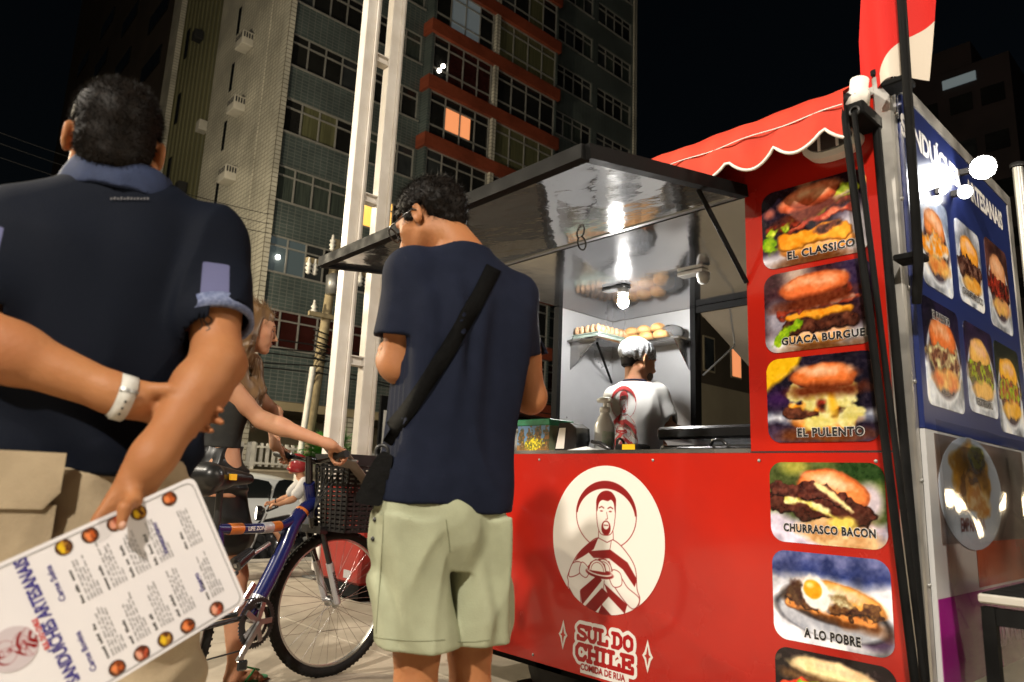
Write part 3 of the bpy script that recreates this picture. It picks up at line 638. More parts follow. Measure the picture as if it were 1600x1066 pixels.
def flood(px, py, dep, w, h, label, power):
    L1 = at_d(px, py, dep); aimd = nrm(CAM-L1+np.array([.35, 0, -.25])); ra = nrm(np.cross(aimd, (0, 0, 1))); ua = np.cross(ra, aimd)
    fl = thing('flood_light', L1, label, 'lamp', 'floodlights on the side of the stall')
    MB().lathe([(0, -.05), (w*.6, -.05), (w*1.1, -.01), (w*1.12, .0), (w*1.0, .0)], L1, aimd, 20).build('housing', M_DARKM, fl); MB().lathe([(w, -.002), (w*.8, .008), (w*.4, .014), (0, .016)], L1, aimd, 20).build('lens', M_LED if power else M_LED2, fl)
    MB().bar(L1-aimd*.03, (-.735, L1[1]+.02, L1[2]+.01), .02, .02).build('bracket', M_DARKM, fl)
    if power: lampdata('flood', 'SPOT', L1+aimd*.06, power, (.95, .98, 1), fl, .06, 2.6, L1+aimd)
flood(1536, 262, 2.62, .042, .05, 'large bright floodlight fixed to the stall side over the headline', 8); flood(1508, 300, 2.53, .024, .035, 'second floodlight just below the large one', 0); flood(1474, 298, 2.42, .013, .02, 'small glowing disc put in for lens flare left of the floodlights', 0)  # third head is an added glowing disc for a flare ghost
tw = thing('distant_tower', (-16, 66, -.54), 'dark distant tower with few lit windows beyond the red flag', 'building')
MB().bx((-19, 62, -.54), (-11.5, 74, 36)).bx((-18.5, 61.95, 36), (-14, 73, 38)).build('wall', mat('tower_wall', (.045, .03, .03), (.03, .022, .022), .4, .8), tw)
for z in (12, 16, 20, 24, 28, 32):
    for x in (-17.5, -15, -12.8): MB().bx((x-.8, 61.85, z), (x+.8, 61.94, z+1.5)).build('window', GL[0] if (z, x) not in ((28, -15), (24, -17.5)) else GL[2], tw)
MB().bx((-16.2, 61.8, 34.4), (-13.8, 61.9, 35.2)).build('roof_sign', mat('roof_sign', (.4, .4, .4), emit=(.7, .9, .95), estr=.12), tw)
# building seen through the stall's rear hatch
bk = thing('side_street_block', (-14, 33, -.54), 'brown apartment block seen through the rear hatch of the stall', 'building')
BXf = -15.0
MB().bx((-18, 21, 5.0), (BXf, 60, 9.6)).build('wall', mat('block_brown', (.09, .07, .045), (.06, .047, .03), .5, .85), bk); MB().bx((-18, 21, 2.9), (BXf+.1, 60, 4.99)).build('fascia', mat('fascia_cream', (.40, .34, .22), (.33, .28, .18), .8, .8), bk)
MB().bx((-18, 21.2, -.54), (BXf-.6, 60, 2.89)).build('ground_floor', mat('shop_ochre', (.30, .22, .11), (.22, .16, .08), .6, .85), bk)
rnd = random.Random(4)
for k in range(2):
    for i in range(16):
        y = 21.6+i*2.0; z = 5.5+2.1*k; lit = (k, i) in ((0, 5), (1, 3), (0, 8), (0, 2))
        w = MB().bx((BXf-.02, y, z), (BXf+.05, y+.8, z+1.4)).build('window', M_BEIGE, bk); MB().bx((BXf+.051, y+.07, z+.07), (BXf+.06, y+.73, z+1.33)).build('pane', G_LIT if lit else GL[rnd.choice((0, 2, 3))], w)
# ------------------------------------------------------------------ street lamps of the promenade (they stand outside the frame and light it)
def street_lamp(P, power, col, label, H=7.5, arm=(0, 1.2), aim=None):
    P = np.array(P, float); z0 = -.5 if P[0] < -7 else 0; s = thing('street_lamp', (P[0], P[1], z0), label, 'street lamp', 'promenade street lamps')
    hd = np.array([P[0]+arm[0], P[1]+arm[1], H]); MB().tube([(P[0], P[1], z0), (P[0], P[1], H-.8), lerp((P[0], P[1], H), hd, .3), hd], [.09, .07, .05, .04], 10).build('pole', M_GREYM, s)
    MB().ball(hd, (.24, .24, .09), 14, 8).build('lamp_head', M_GREYM, s); MB().ball(hd-[0, 0, .06], (.17, .17, .06), 14, 8).build('lens', M_WARM, s)
    lampdata('street_light', 'POINT', hd-[0, 0, .2], power, col, s, .16)
WARM = (1.0, .91, .78)
street_lamp((2.6, -5.2, 0), 4300, WARM, 'tall promenade street lamp standing behind the photographer', 6.5, (-.8, .6))
street_lamp((-6.2, -4.5, 0), 2300, WARM, 'tall promenade street lamp at the kerb left of the photographer', 6.5, (-.3, .8))
street_lamp((-18.8, -3.5, 0), 11000, (1, .86, .62), 'tall street lamp on the far pavement beside the apartment block', 7.5, (1.0, .6))
street_lamp((-18.8, 40, 0), 9000, (1, .86, .62), 'tall street lamp further down the far pavement', 7.5, (1.0, 0))
street_lamp((4.5, 4.2, 0), 900, (1, .88, .72), 'promenade street lamp on the right beside the stall', 5.0, (-.6, 0))
M_GLOBE = mat('globe_glow', (1, .95, .85), emit=(1, .80, .52), estr=30)  # added unseen lamps, set where the vinyl cover mirrors low lights
for i, (x, y, h) in enumerate(((1.15, 9.6, 1.0), (1.75, 10.6, 1.05), (2.7, 13.5, 1.0), (1.9, 9.0, 2.1))):
    g_ = thing('added_globe_lamp', (x, y, 0), ['added short globe lamp nearest the stall side', 'added short globe lamp second from the stall side', 'added short globe lamp farthest from the stall side', 'added taller globe lamp among the short ones'][i], 'lamp', 'globe lamps added to mirror in the vinyl cover')
    MB().tube([(x, y, 0), (x, y, h-.1)], .03, 8).build('post', M_DARKM, g_); MB().ball((x, y, h), .12, 14, 10).build('globe', M_GLOBE, g_)
# ================================================================== food stall
KX0, KX1, KY0, KY1, KZ0, KZ1 = -3.0, -.74, 2.29, 3.64, .19, 2.25
CT = 1.065; OX = -1.27; CE = 2.01
M_RED = mat('red_vinyl', (.47, .016, .007), (.34, .012, .007), 1.7, .22, bump=.003, bscale=2.6, coat=.5, rvar=.07)
M_STEEL = mat('brushed_steel', (.62, .62, .63), (.55, .55, .56), 2.5, .26, 1.0, bump=.0012, bscale=4, stretch=(1, 1, 1), rvar=.08)
M_MIRR = mat('polished_steel', (.82, .82, .81), (.76, .76, .75), 1.5, .07, .94, bump=.010, bscale=2.0, rvar=.03)
M_WALLS = mat('wall_steel', (.60, .61, .63), (.52, .53, .55), 2.5, .34, .55, bump=.0015, bscale=3, rvar=.08)
M_MIRR2 = mat('ceiling_steel', (.70, .70, .71), (.64, .64, .66), 1.5, .10, .97, bump=.005, bscale=2.0, rvar=.04)
M_ALU = mat('aluminium_profile', (.62, .60, .56), (.5, .48, .44), 9, .38, .85, rvar=.1)
M_BLACK = mat('black_paint', (.007, .007, .007), (.011, .011, .011), 12, .6, rvar=.1, spec=.05)
M_BLKP = mat('black_plastic', (.012, .012, .013), rough=.22, coat=.3)
M_RFAB = mat('red_awning_fabric', (.62, .05, .018), (.52, .035, .014), 6, .75, bump=.004, bscale=7)
M_WTRIM = mat('white_trim', (.8, .76, .7), rough=.7)
k = thing('food_stall', ((KX0+KX1)/2, (KY0+KY1)/2, 0), 'red street food stall with steel awning, burger pictures and serving counter', 'food stall')
def kb_(nm, lo, hi, m, bev=0): return MB().bx(lo, hi, bev).build(nm, m, k)
kb_('front_panel', (KX0, KY0, KZ0), (-.802, KY0+.03, CT-.004), M_RED)
kb_('poster_panel', (OX, KY0+.002, CT+.002), (-.802, KY0+.03, KZ1-.03), M_RED)
kb_('header_panel', (KX0, KY0+.002, CE+.03), (OX-.002, KY0+.03, KZ1-.03), M_RED)
kb_('counter_top', (KX0, KY0+.005, CT-.003), (OX-.002, KY0+.42, CT+.012), M_STEEL)
kb_('ceiling', (KX0+.02, KY0+.032, CE), (KX1-.05, KY1-.032, CE+.02), M_MIRR2)
kb_('roof', (KX0-.02, KY0-.01, KZ1-.028), (KX1+.0, KY1+.02, KZ1), M_ALU)
kb_('floor', (KX0+.02, KY0+.032, KZ0), (KX1-.04, KY1-.032, KZ0+.04), M_STEEL)
kb_('left_wall', (KX0, 3.12, CT+.002), (KX0+.025, KY1-.032, CE-.002), M_WALLS); kb_('left_lower_wall', (KX0, KY0+.032, KZ0), (KX0+.025, KY1-.032, CT-.004), M_RED)
kb_('left_counter', (KX0-.002, KY0+.421, CT-.003), (KX0+.3, 3.12, CT+.011), M_STEEL)
kb_('left_header', (KX0, KY0+.032, CE+.022), (KX0+.025, KY1-.032, KZ1-.03), M_RED)
kb_('door_post', (KX0-.012, 3.085, KZ0), (KX0+.03, 3.118, CE-.001), M_BLACK); kb_('rear_hatch_post', (-2.36, KY1-.06, 1.26), (-2.325, KY1+.002, CE-.001), M_BLACK)
kb_('corner_post', (KX0-.012, KY0-.008, KZ0), (KX0+.024, KY0+.0, CT-.005), M_ALU)
kb_('back_wall', (KX0, KY1-.03, KZ0), (-2.362, KY1, CE-.002), M_WALLS); kb_('back_lower_wall', (-2.36, KY1-.03, KZ0), (KX1-.04, KY1, 1.255), M_WALLS); kb_('back_right_wall', (-1.1, KY1-.03, 1.257), (KX1-.04, KY1, CE-.002), M_WALLS)
kb_('right_wall', (KX1-.04, KY0+.032, KZ0), (KX1-.005, KY1, KZ1-.03), M_STEEL)
# front right corner profile with its cap and screws
kb_('corner_profile', (-.80, KY0-.012, KZ0-.06), (KX1-.002, KY0+.03, KZ1+.035), M_ALU, .006); kb_('profile_cap', (-.802, KY0-.014, KZ1+.036), (KX1, KY0+.032, KZ1+.06), M_BLKP, .004)
for i in range(7): MB().ball((KX1-.001, KY0+.012, .4+i*.29), (.006, .008, .008), 8, 6).build('screw', M_GREYM, k)
kb_('side_top_rail', (KX1-.004, KY0+.031, KZ1-.03), (KX1+.012, KY1, KZ1+.02), M_ALU); kb_('side_end_rail', (KX1-.004, KY1-.06, KZ0), (KX1+.012, KY1, KZ1-.031), M_ALU)
# wheels and chassis in the shadow under the floor
kb_('chassis', (KX0+.1, KY0+.15, .12), (KX1-.1, KY1-.15, KZ0-.002), M_BLACK)
for x in (-2.35, -1.5):
    for y in (2.5, 3.4):
        w = MB().lathe([(0, -.06), (.08, -.06), (.14, -.055), (.15, 0), (.14, .055), (.08, .06), (0, .06)], (x, y, .15), (0, 1, 0), 20).build('wheel', M_BLK, k)
# raised steel awning flap, black edge bars, struts
HL, HR = np.array([KX0, KY0-.005, CE]), np.array([OX, KY0-.005, CE]); OL, OR = np.array([KX0, 1.50, 1.90]), np.array([OX, 1.41, 1.85])
nx, ny = 26, 14; V = []; rg = np.random.default_rng(5); fx = nrm(HR-HL); fn = nrm(np.cross(HR-HL, OL-HL))
for j in range(ny):
    for i in range(nx):
        p = lerp(lerp(HL, HR, i/(nx-1)), lerp(OL, OR, i/(nx-1)), j/(ny-1)); e = min(i, nx-1-i, j*2, 2*(ny-1-j)); V.append(p+fn*(.006*min(1, e/3)*float(noise3(np.array([p[0]*2.2, p[1]*3.0, 0]), 3))))
V = np.array(V); idx = np.arange(nx*ny).reshape(ny, nx); Q = np.stack([idx[:-1, :-1], idx[:-1, 1:], idx[1:, 1:], idx[1:, :-1]], -1).reshape(-1, 4)
fp = mesh_np('awning_flap', np.concatenate([V, V+[0, 0, .02]]), np.concatenate([Q, Q[:, ::-1]+len(V)]), M_MIRR, k, True)
for a, b in ((OL, OR), (HL, OL), (OR, HR)): MB().bar(a+[0, 0, .008], b+[0, 0, .008], .035, .045).build('edge_bar', M_BLACK, fp)
MB().bar(HL+[0, .003, .01], HR+[0, .003, .01], .02, .03).build('hinge', M_GREYM, fp)
MB().torus((-2.02, KY0-.06, CE-.035), (.3, 1, .4), .03, .004, 20, 6).build('pull_ring', M_BLKP, fp)
MB().tube([(-1.268, KY0-.004, 1.67), (-1.30, 2.03, 1.955)], .009, 8).build('strut', M_BLACK, k); MB().tube([(KX0+.02, KY0-.004, 1.67), (KX0+.03, 2.03, 1.955)], .009, 8).build('strut', M_BLACK, k)
# rear hatch: raised steel flap beyond the opening, thin stay
rf = MB().add([(-2.33, KY1+.004, CE-.03), (-1.1, KY1+.004, CE-.03), (-1.1, KY1+.62, CE-.30), (-2.33, KY1+.62, CE-.30), (-2.33, KY1+.004, CE-.015), (-1.1, KY1+.004, CE-.015), (-1.1, KY1+.62, CE-.285), (-2.33, KY1+.62, CE-.285)], [(0,3,2,1),(4,5,6,7),(0,1,5,4),(1,2,6,5),(2,3,7,6),(3,0,4,7)]).build('rear_flap', M_MIRR2, k)
MB().tube([(-2.31, KY1+.0, 1.6), (-2.3, KY1+.34, 1.83), (-2.29, KY1+.42, 1.86)], .006, 6).build('stay', M_GREYM, k)
MB().bx((-2.36, KY1-.05, CE-.04), (-1.1, KY1-.0305, CE-.003)).build('rear_rail', M_BLACK, k)
# corner shelf with brackets
sh = MB(); Z = 1.80
sh.prism([(0, 0), (.62, 0), (.62, -.16), (.24, -.16), (.24, -.44), (0, -.44)], (KX0+.026, KY1-.032, Z), (1, 0, 0), (0, 1, 0), .012)
sh.build('shelf', M_STEEL, k)
MB().add([(KX0+.027, 3.2, Z-.001), (KX0+.027, 3.2, Z-.17), (KX0+.24, 3.2, Z-.001), (KX0+.027, 3.205, Z-.001), (KX0+.027, 3.205, Z-.17), (KX0+.24, 3.205, Z-.001)], [(0,1,2),(5,4,3),(0,3,4,1),(1,4,5,2),(2,5,3,0)]).build('shelf_bracket', M_STEEL, k)
MB().add([(-2.38, KY1-.033, Z-.001), (-2.38, KY1-.033, Z-.17), (-2.38, KY1-.19, Z-.001), (-2.385, KY1-.033, Z-.001), (-2.385, KY1-.033, Z-.17), (-2.385, KY1-.19, Z-.001)], [(0,1,2),(5,4,3),(0,3,4,1),(1,4,5,2),(2,5,3,0)]).build('shelf_bracket', M_STEEL, k)
MB().tube([(KX0+.2, 3.25, Z-.012), (KX0+.03, 3.6, Z-.2)], .008, 8).build('shelf_stay', M_BLACK, k)
# ceiling lamps
M_WPL = mat('white_plastic', (.8, .8, .78), rough=.4); M_BULB = mat('bulb_glow', (1, 1, 1), emit=(1, .97, .92), estr=900)
la = thing('ceiling_lamp', (-2.4, 2.96, CE), 'lit bulb on a bracket under the stall ceiling above the buns', 'lamp')
MB().bx((-2.5, 2.93, CE-.02), (-2.34, 2.99, CE-.001), .004).build('bracket', M_DARKM, la); MB().lathe([(0, 0), (.03, 0), (.028, -.04), (0, -.04)], (-2.37, 2.96, CE-.021), n=14).build('socket', M_WPL, la)
MB().ball((-2.37, 2.96, CE-.095), (.03, .03, .036), 16, 10).build('bulb', M_BULB, la);
lb = thing('ceiling_lamp', (-1.95, 2.98, CE), 'unlit white bulb holder on a bracket under the stall ceiling near the counter', 'lamp')
MB().bx((-2.02, 2.95, CE-.022), (-1.87, 3.01, CE-.001), .004).build('bracket', M_ALU, lb); MB().lathe([(0, 0), (.034, 0), (.03, -.035), (.02, -.05), (0, -.052)], (-1.885, 2.98, CE-.023), n=16).build('socket', M_WPL, lb)
# red scalloped awning along the top
av = thing('scalloped_awning', (-1.9, 2.2, KZ1), 'red fabric awning with white scalloped edge along the stall roof', 'awning')
VX0, VX1, VY = KX0-.05, -.83, 2.12; n = 150; V = []; per = .172; c0 = -1.237
def scal(x): t = ((x-c0)/per) % 1; return 2.072-.055*math.sin(math.pi*t)**.8
for i in range(n+1):
    x = VX0+(VX1-VX0)*i/n; w = .006*math.sin(x*23)+.004*math.sin(x*51+1); wb = .012*math.sin(x*17+2)
    V += [(x, KY0-.012, KZ1+.012), (x, 2.2+w, KZ1-.015+w), (x, VY+w, 2.178), (x, VY-.004+w+wb*.3, 2.13), (x, VY+wb, scal(x))]
F_ = [(i*5+j, i*5+5+j, i*5+6+j, i*5+1+j) for i in range(n) for j in range(4)]
mesh_np('canopy', V, F_, M_RFAB, av, True)
tr = MB(); tr.tube([(VX0+(VX1-VX0)*i/n, VY+.012*math.sin((VX0+(VX1-VX0)*i/n)*17+2)-.001, scal(VX0+(VX1-VX0)*i/n)) for i in range(n+1)], .0055, 6).build('scallop_trim', M_WTRIM, av)
MB().tube([(VX0+(VX1-VX0)*i/n, VY-.009+.006*math.sin((VX0+(VX1-VX0)*i/n)*23), 2.128) for i in range(n+1)], .0022, 5).build('stitched_line', M_WTRIM, av)
MB().tube([(VX0, 2.16, 2.165), (VX1+.03, 2.16, 2.165)], .022, 10).build('roller', M_DARKM, av)
MB().lathe([(0, 0), (.036, 0), (.036, .05), (.028, .06), (.028, .1), (0, .1)], (-.81, 2.17, 2.13), (.1, .1, 1), 16).build('end_cap', M_WTRIM, av); MB().bx((-.845, 2.13, 2.09), (-.775, 2.285, 2.135), .005).build('bracket', M_BLACK, av)
MB().torus((-.80, 2.125, 2.10), (0, 1, 0), .014, .004, 16, 6).build('hook', M_DARKM, av)
for a, b, r in (((-.835, 2.13, 2.13), (-.70, 2.10, .05), .0115), ((-.79, 2.268, 2.11), (-.75, 2.262, .14), .013), ((-.80, 2.12, 2.09), (-.672, 2.08, .05), .0085)):
    MB().tube([a, b], r, 10).build('folding_arm', M_BLACK, av)
# bulkhead lamp
bl = thing('bulkhead_lamp', (-.93, KY0, 2.09), 'white oval bulkhead lamp under the scalloped awning', 'lamp')
ov = [(.095*math.copysign(abs(math.cos(t))**.8, math.cos(t)), .05*math.sin(t)) for t in np.linspace(0, 2*math.pi, 28)[:-1]]
MB().prism(ov, (-.93, KY0-.001, 2.085), (1, 0, 0), (0, 0, 1), .045).build('housing', M_WPL, bl); MB().prism([(a*.78, b*.66) for a, b in ov], (-.93, KY0-.046, 2.09), (1, 0, 0), (0, 0, 1), .012).build('glass', mat('smoked_glass', (.06, .06, .06), rough=.1), bl)
for dx in (-.03, .03): MB().bx((-.93+dx-.004, KY0-.064, 2.058), (-.93+dx+.004, KY0-.0585, 2.122)).build('guard_bar', M_WPL, bl)

# ------------------------------------------------------------------ food pictures
def food_bg(w, h, top, bot, seed, split=.3):
    p = Paint(w, h, top); p.put(p.v-split-.06*p.n(3, seed), bot, .12); p.im = np.clip(p.im*(1+.35*p.n(4, seed+1)[..., None]), 0, 1); return p
def bun_top(p, x, y, rx, ry, c=(.80, .42, .20), seed=0, rot=0):
    p.put(p.ell(x, y, rx, ry, rot, .018, 5, seed), (c[0]*.55, c[1]*.45, c[2]*.45)); p.put(p.ell(x, y+.012, rx*.96, ry*.9, rot, .018, 5, seed), c, .05, (c[0]*1.12, c[1]*1.12, c[2]*1.2), 7, seed)
    p.put(p.ell(x-.1*rx, y+.45*ry, rx*.5, ry*.28, rot, .03, 9, seed+2), (.98, .78, .62), .09); p.put(p.ell(x+.4*rx, y+.25*ry, rx*.2, ry*.2, rot, .03, 9, seed+3), (.97, .74, .58), .07)
    p.put(p.ell(x, y-ry*1.05, rx*1.1, ry*.55, rot, .02, 7, seed+4), (c[0]*.45, c[1]*.35, c[2]*.3), .08)
def layer(p, x, y, L, th, c1, c2, seed, wob=.03, wk=9, tilt=0.0, droop=.0):
    pts = [(x-L, y-tilt*L-droop), (x-L*.5, y-tilt*L*.5), (x, y+droop*.3), (x+L*.5, y+tilt*L*.5), (x+L, y+tilt*L-droop)]
    p.put(p.band(pts, th, wob, wk, seed), [q*.5 for q in c1], .02); p.put(p.band([(a, b+.012) for a, b in pts], th*.86, wob, wk, seed), c1, .03, c2, 14, seed)
def plaque(p, seed): p.im = np.clip(p.im+.05*p.n(26, seed)[..., None]*np.array([1, .9, .8]), 0, 1); return p
CHZ, CHZ2, PAT, PAT2, LET, LET2, BAC, BAC2, CRM, CRM2 = (.97, .58, .10), (.99, .68, .2), (.22, .10, .07), (.42, .22, .15), (.62, .76, .10), (.36, .55, .06), (.66, .2, .13), (.85, .45, .32), (.93, .90, .66), (.86, .80, .42)
def pic_classico(w, h):
    p = food_bg(w, h, (.13, .08, .14), (.84, .82, .86), 1, .2); p.put(p.ell(.62, .98, .1, .25, 0, .05), (.62, .42, .32), .15); p.put(p.ell(.1, .72, .07, .06), (.65, .35, .3), .06); p.put(p.ell(1.2, .35, .25, .2), (.82, .8, .84), .2); p.put(p.ell(1.28, .86, .05, .06), (.9, .6, .25), .06)
    bun_top(p, .66, .2, .42, .17, (.92, .62, .26), 2); layer(p, .66, .33, .34, .1, CHZ, CHZ2, 3, .05, 5); p.put(p.ell(.82, .39, .14, .06, .15, .02, 14), PAT, .03, PAT2, 22); layer(p, .72, .52, .36, .05, BAC, BAC2, 4, .04, 8, .12); layer(p, .6, .57, .5, .035, PAT, BAC, 5, .04, 9, .22)
    layer(p, .62, .62, .5, .045, LET, (.85, .9, .3), 6, .06, 9, .33); p.put(p.ell(.1, .3, .14, .12, .4, .05, 9), LET, .04, LET2, 14); layer(p, .8, .68, .35, .02, (.95, .9, .75), (.9, .85, .6), 7, .02, 8, .25); bun_top(p, .62, .8, .37, .16, (.82, .38, .22), 8, .16); return plaque(p, 1)
def pic_guaca(w, h):
    p = food_bg(w, h, (.20, .10, .13), (.86, .84, .88), 11, .22); p.put(p.ell(.42, .95, .16, .2), (.75, .65, .6), .2); p.put(p.ell(1.2, .85, .3, .3), (.2, .14, .26), .2); p.put(p.ell(.16, .4, .14, .2), (.62, .6, .66), .15)
    bun_top(p, .68, .15, .4, .13, (.92, .68, .34), 12); layer(p, .7, .3, .36, .095, PAT, PAT2, 13, .03, 10); layer(p, .66, .43, .38, .05, CHZ, CHZ2, 14, .04, 6, .05); layer(p, .66, .51, .46, .035, BAC, BAC2, 15, .05, 9, .1); layer(p, .84, .55, .26, .03, (.95, .88, .82), BAC2, 16, .03, 9, .05); layer(p, .78, .62, .34, .05, PAT, BAC, 17, .05, 9, .1)
    p.put(p.band([(.16, .12), (.3, .28), (.42, .34)], .045, .04, 12), LET, .03, LET2, 16); bun_top(p, .62, .76, .4, .17, (.86, .42, .20), 18, .1); return plaque(p, 2)
def pic_pulento(w, h):
    p = food_bg(w, h, (.09, .07, .13), (.22, .16, .24), 21, .18); p.put(p.band([(-.1, .75), (.3, 1.05)], .17, .03, 4), (.96, .74, .08), .05); p.put(p.ell(.14, .52, .2, .1), (.22, .1, .3), .15); p.put(p.rect(-.1, .24, 1.5, .34)+.02*p.n(9), (.55, .57, .66), .08, (.85, .87, .92), 8)
    bun_top(p, .68, .22, .42, .14, (.93, .58, .22), 22); layer(p, .6, .33, .32, .07, PAT, PAT2, 23, .03, 9); layer(p, .58, .41, .3, .05, CHZ, (.98, .7, .3), 24, .05, 8)
    for i, (x, y, a, b) in enumerate(((.42, .56, .14, .1), (.62, .55, .12, .14), (.9, .52, .17, .11), (.72, .38, .09, .2), (.95, .3, .16, .12), (.62, .22, .12, .08), (.5, .48, .08, .12))): p.put(p.ell(x, y, a, b, .2, .05, 9, i), CRM, .04, CRM2, 14, i+30)
    p.put(p.ell(.78, .48, .04, .16, .1, .02), (.98, .76, .2), .05); p.put(p.ell(.66, .44, .05, .06, 0, .03), PAT, .04, BAC, 18); bun_top(p, .68, .75, .4, .15, (.88, .45, .20), 28); return plaque(p, 3)
def pic_churrasco(w, h):
    p = food_bg(w, h, (.26, .30, .14), (.78, .74, .82), 31, .3); p.put(p.rect(.9, .78, 1.5, 1.1), (.12, .22, .08), .1); p.put(p.ell(.35, .95, .18, .1), (.62, .6, .25), .1); p.put(p.ell(1.25, .55, .15, .2), (.75, .7, .74), .1)
    bun_top(p, .8, .66, .44, .26, (.88, .48, .24), 32, -.2); p.put(p.ell(.85, .14, .5, .16, -.1, .03), (.88, .74, .55), .05, (.75, .55, .35), 9); layer(p, .62, .46, .5, .16, PAT, (.34, .16, .12), 33, .07, 7, -.16); layer(p, .5, .62, .36, .1, (.2, .09, .08), (.4, .2, .16), 34, .07, 8, -.1)
    p.put(p.band([(.22, .5), (.42, .52), (.62, .46), (.78, .36), (.9, .3)], .03, .03, 9), (.86, .78, .30), .03, CRM, 12); p.put(p.band([(.6, .74), (.8, .62), (1.05, .42)], .025, .03, 9), (.93, .85, .6), .03); p.put(p.ell(.95, .26, .16, .08, 0, .03), (.86, .76, .34), .05); return plaque(p, 4)
def pic_pobre(w, h):
    p = food_bg(w, h, (.15, .20, .42), (.80, .80, .84), 41, .72); p.put(p.rect(-.1, .86, 1.5, 1.2)+.05*p.n(5), (.13, .17, .36), .1, (.4, .42, .62), 6); p.put(p.ell(1.15, .2, .2, .14), (.25, .17, .3), .08); p.put(p.ell(.67, .34, .66, .25, -.1), (.10, .09, .11), .03); p.put(p.ell(.66, .32, .60, .23, -.1), (.62, .63, .68), .03, (.82, .83, .87), 4); p.put(p.ell(.66, .45, .56, .2, -.12), (.2, .16, .15), .03)
    bun_top(p, .82, .52, .44, .17, (.9, .62, .26), 42, -.18); layer(p, .66, .36, .46, .05, (.85, .5, .22), (.9, .6, .3), 43, .02, 8, -.12); layer(p, .68, .44, .44, .07, PAT, (.55, .38, .2), 44, .06, 10, -.1); p.put(p.ell(.28, .52, .08, .12, .2, .04, 9), PAT, .04, (.3, .2, .12), 14)
    p.put(p.ell(.52, .56, .22, .17, -.1, .05, 6), (.95, .93, .92), .03, (.85, .83, .82), 7); p.put(p.ell(.48, .60, .11, .1, 0, .01), (.96, .55, .06), .02, (.99, .68, .15), 5); p.put(p.ell(.45, .64, .04, .03), (1, .85, .5), .03); p.put(p.ell(.82, .5, .14, .08, -.2, .05, 9), (.85, .82, .66), .04, (.5, .4, .25), 18); return plaque(p, 5)
def pic_sub(w, h):
    p = food_bg(w, h, (.10, .07, .08), (.5, .45, .45), 51, .3); bun_top(p, .7, .8, .55, .13, (.92, .84, .6), 52, -.08); layer(p, .66, .5, .5, .13, (.85, .2, .12), (.95, .35, .2), 53, .05, 6); layer(p, .75, .6, .4, .05, (.5, .75, .25), LET, 54, .04, 8); bun_top(p, .7, .26, .55, .14, (.9, .75, .45), 55); return plaque(p, 6)
M_PRINT = mat_attr('printed_vinyl', .26, .35)
M_TXT = mat('print_black', (.012, .011, .012), rough=.4); M_TXTW = mat('print_white', (.72, .70, .68), rough=.4)
PW = .365; X0p = -1.203
for i, (nm, fn, z0, z1, tx) in enumerate((('EL CLASSICO', pic_classico, 1.70, 1.985, .035), ('GUACA BURGUER', pic_guaca, 1.40, 1.68, .035), ('EL PULENTO', pic_pulento, 1.095, 1.378, .03), ('CHURRASCO BACON', pic_churrasco, .775, 1.03, .045), ('A LO POBRE', pic_pobre, .475, .748, .03), ('CHACARERO', pic_sub, .195, .452, .03))):
    o = print_mesh('poster', fn(PW, z1-z0), (X0p, KY0, z0), (1, 0, 0), (0, 0, 1), PW, z1-z0, M_PRINT, k, .045, .0015)
    o['label'] = 'burger picture captioned '+nm if i < 5 else 'sandwich picture cut by the frame bottom'
    if i < 5:
        c = (X0p+PW*(.56, .57, .57, .515, .51)[i], KY0-.0016, z0+tx); s = .026 if len(nm) < 12 else .024; fw_ = (.228, .300, .212, .288, .172)[i]; text('caption_outline', nm, c, (1, 0, 0), (0, 0, 1), s, M_TXTW, o, .075, 1.02, lift=.0006, space=1.12, fit=fw_+.004); text('caption', nm, c, (1, 0, 0), (0, 0, 1), s, M_TXT, o, .042, 1.02, lift=.0014, space=1.12, fit=fw_)
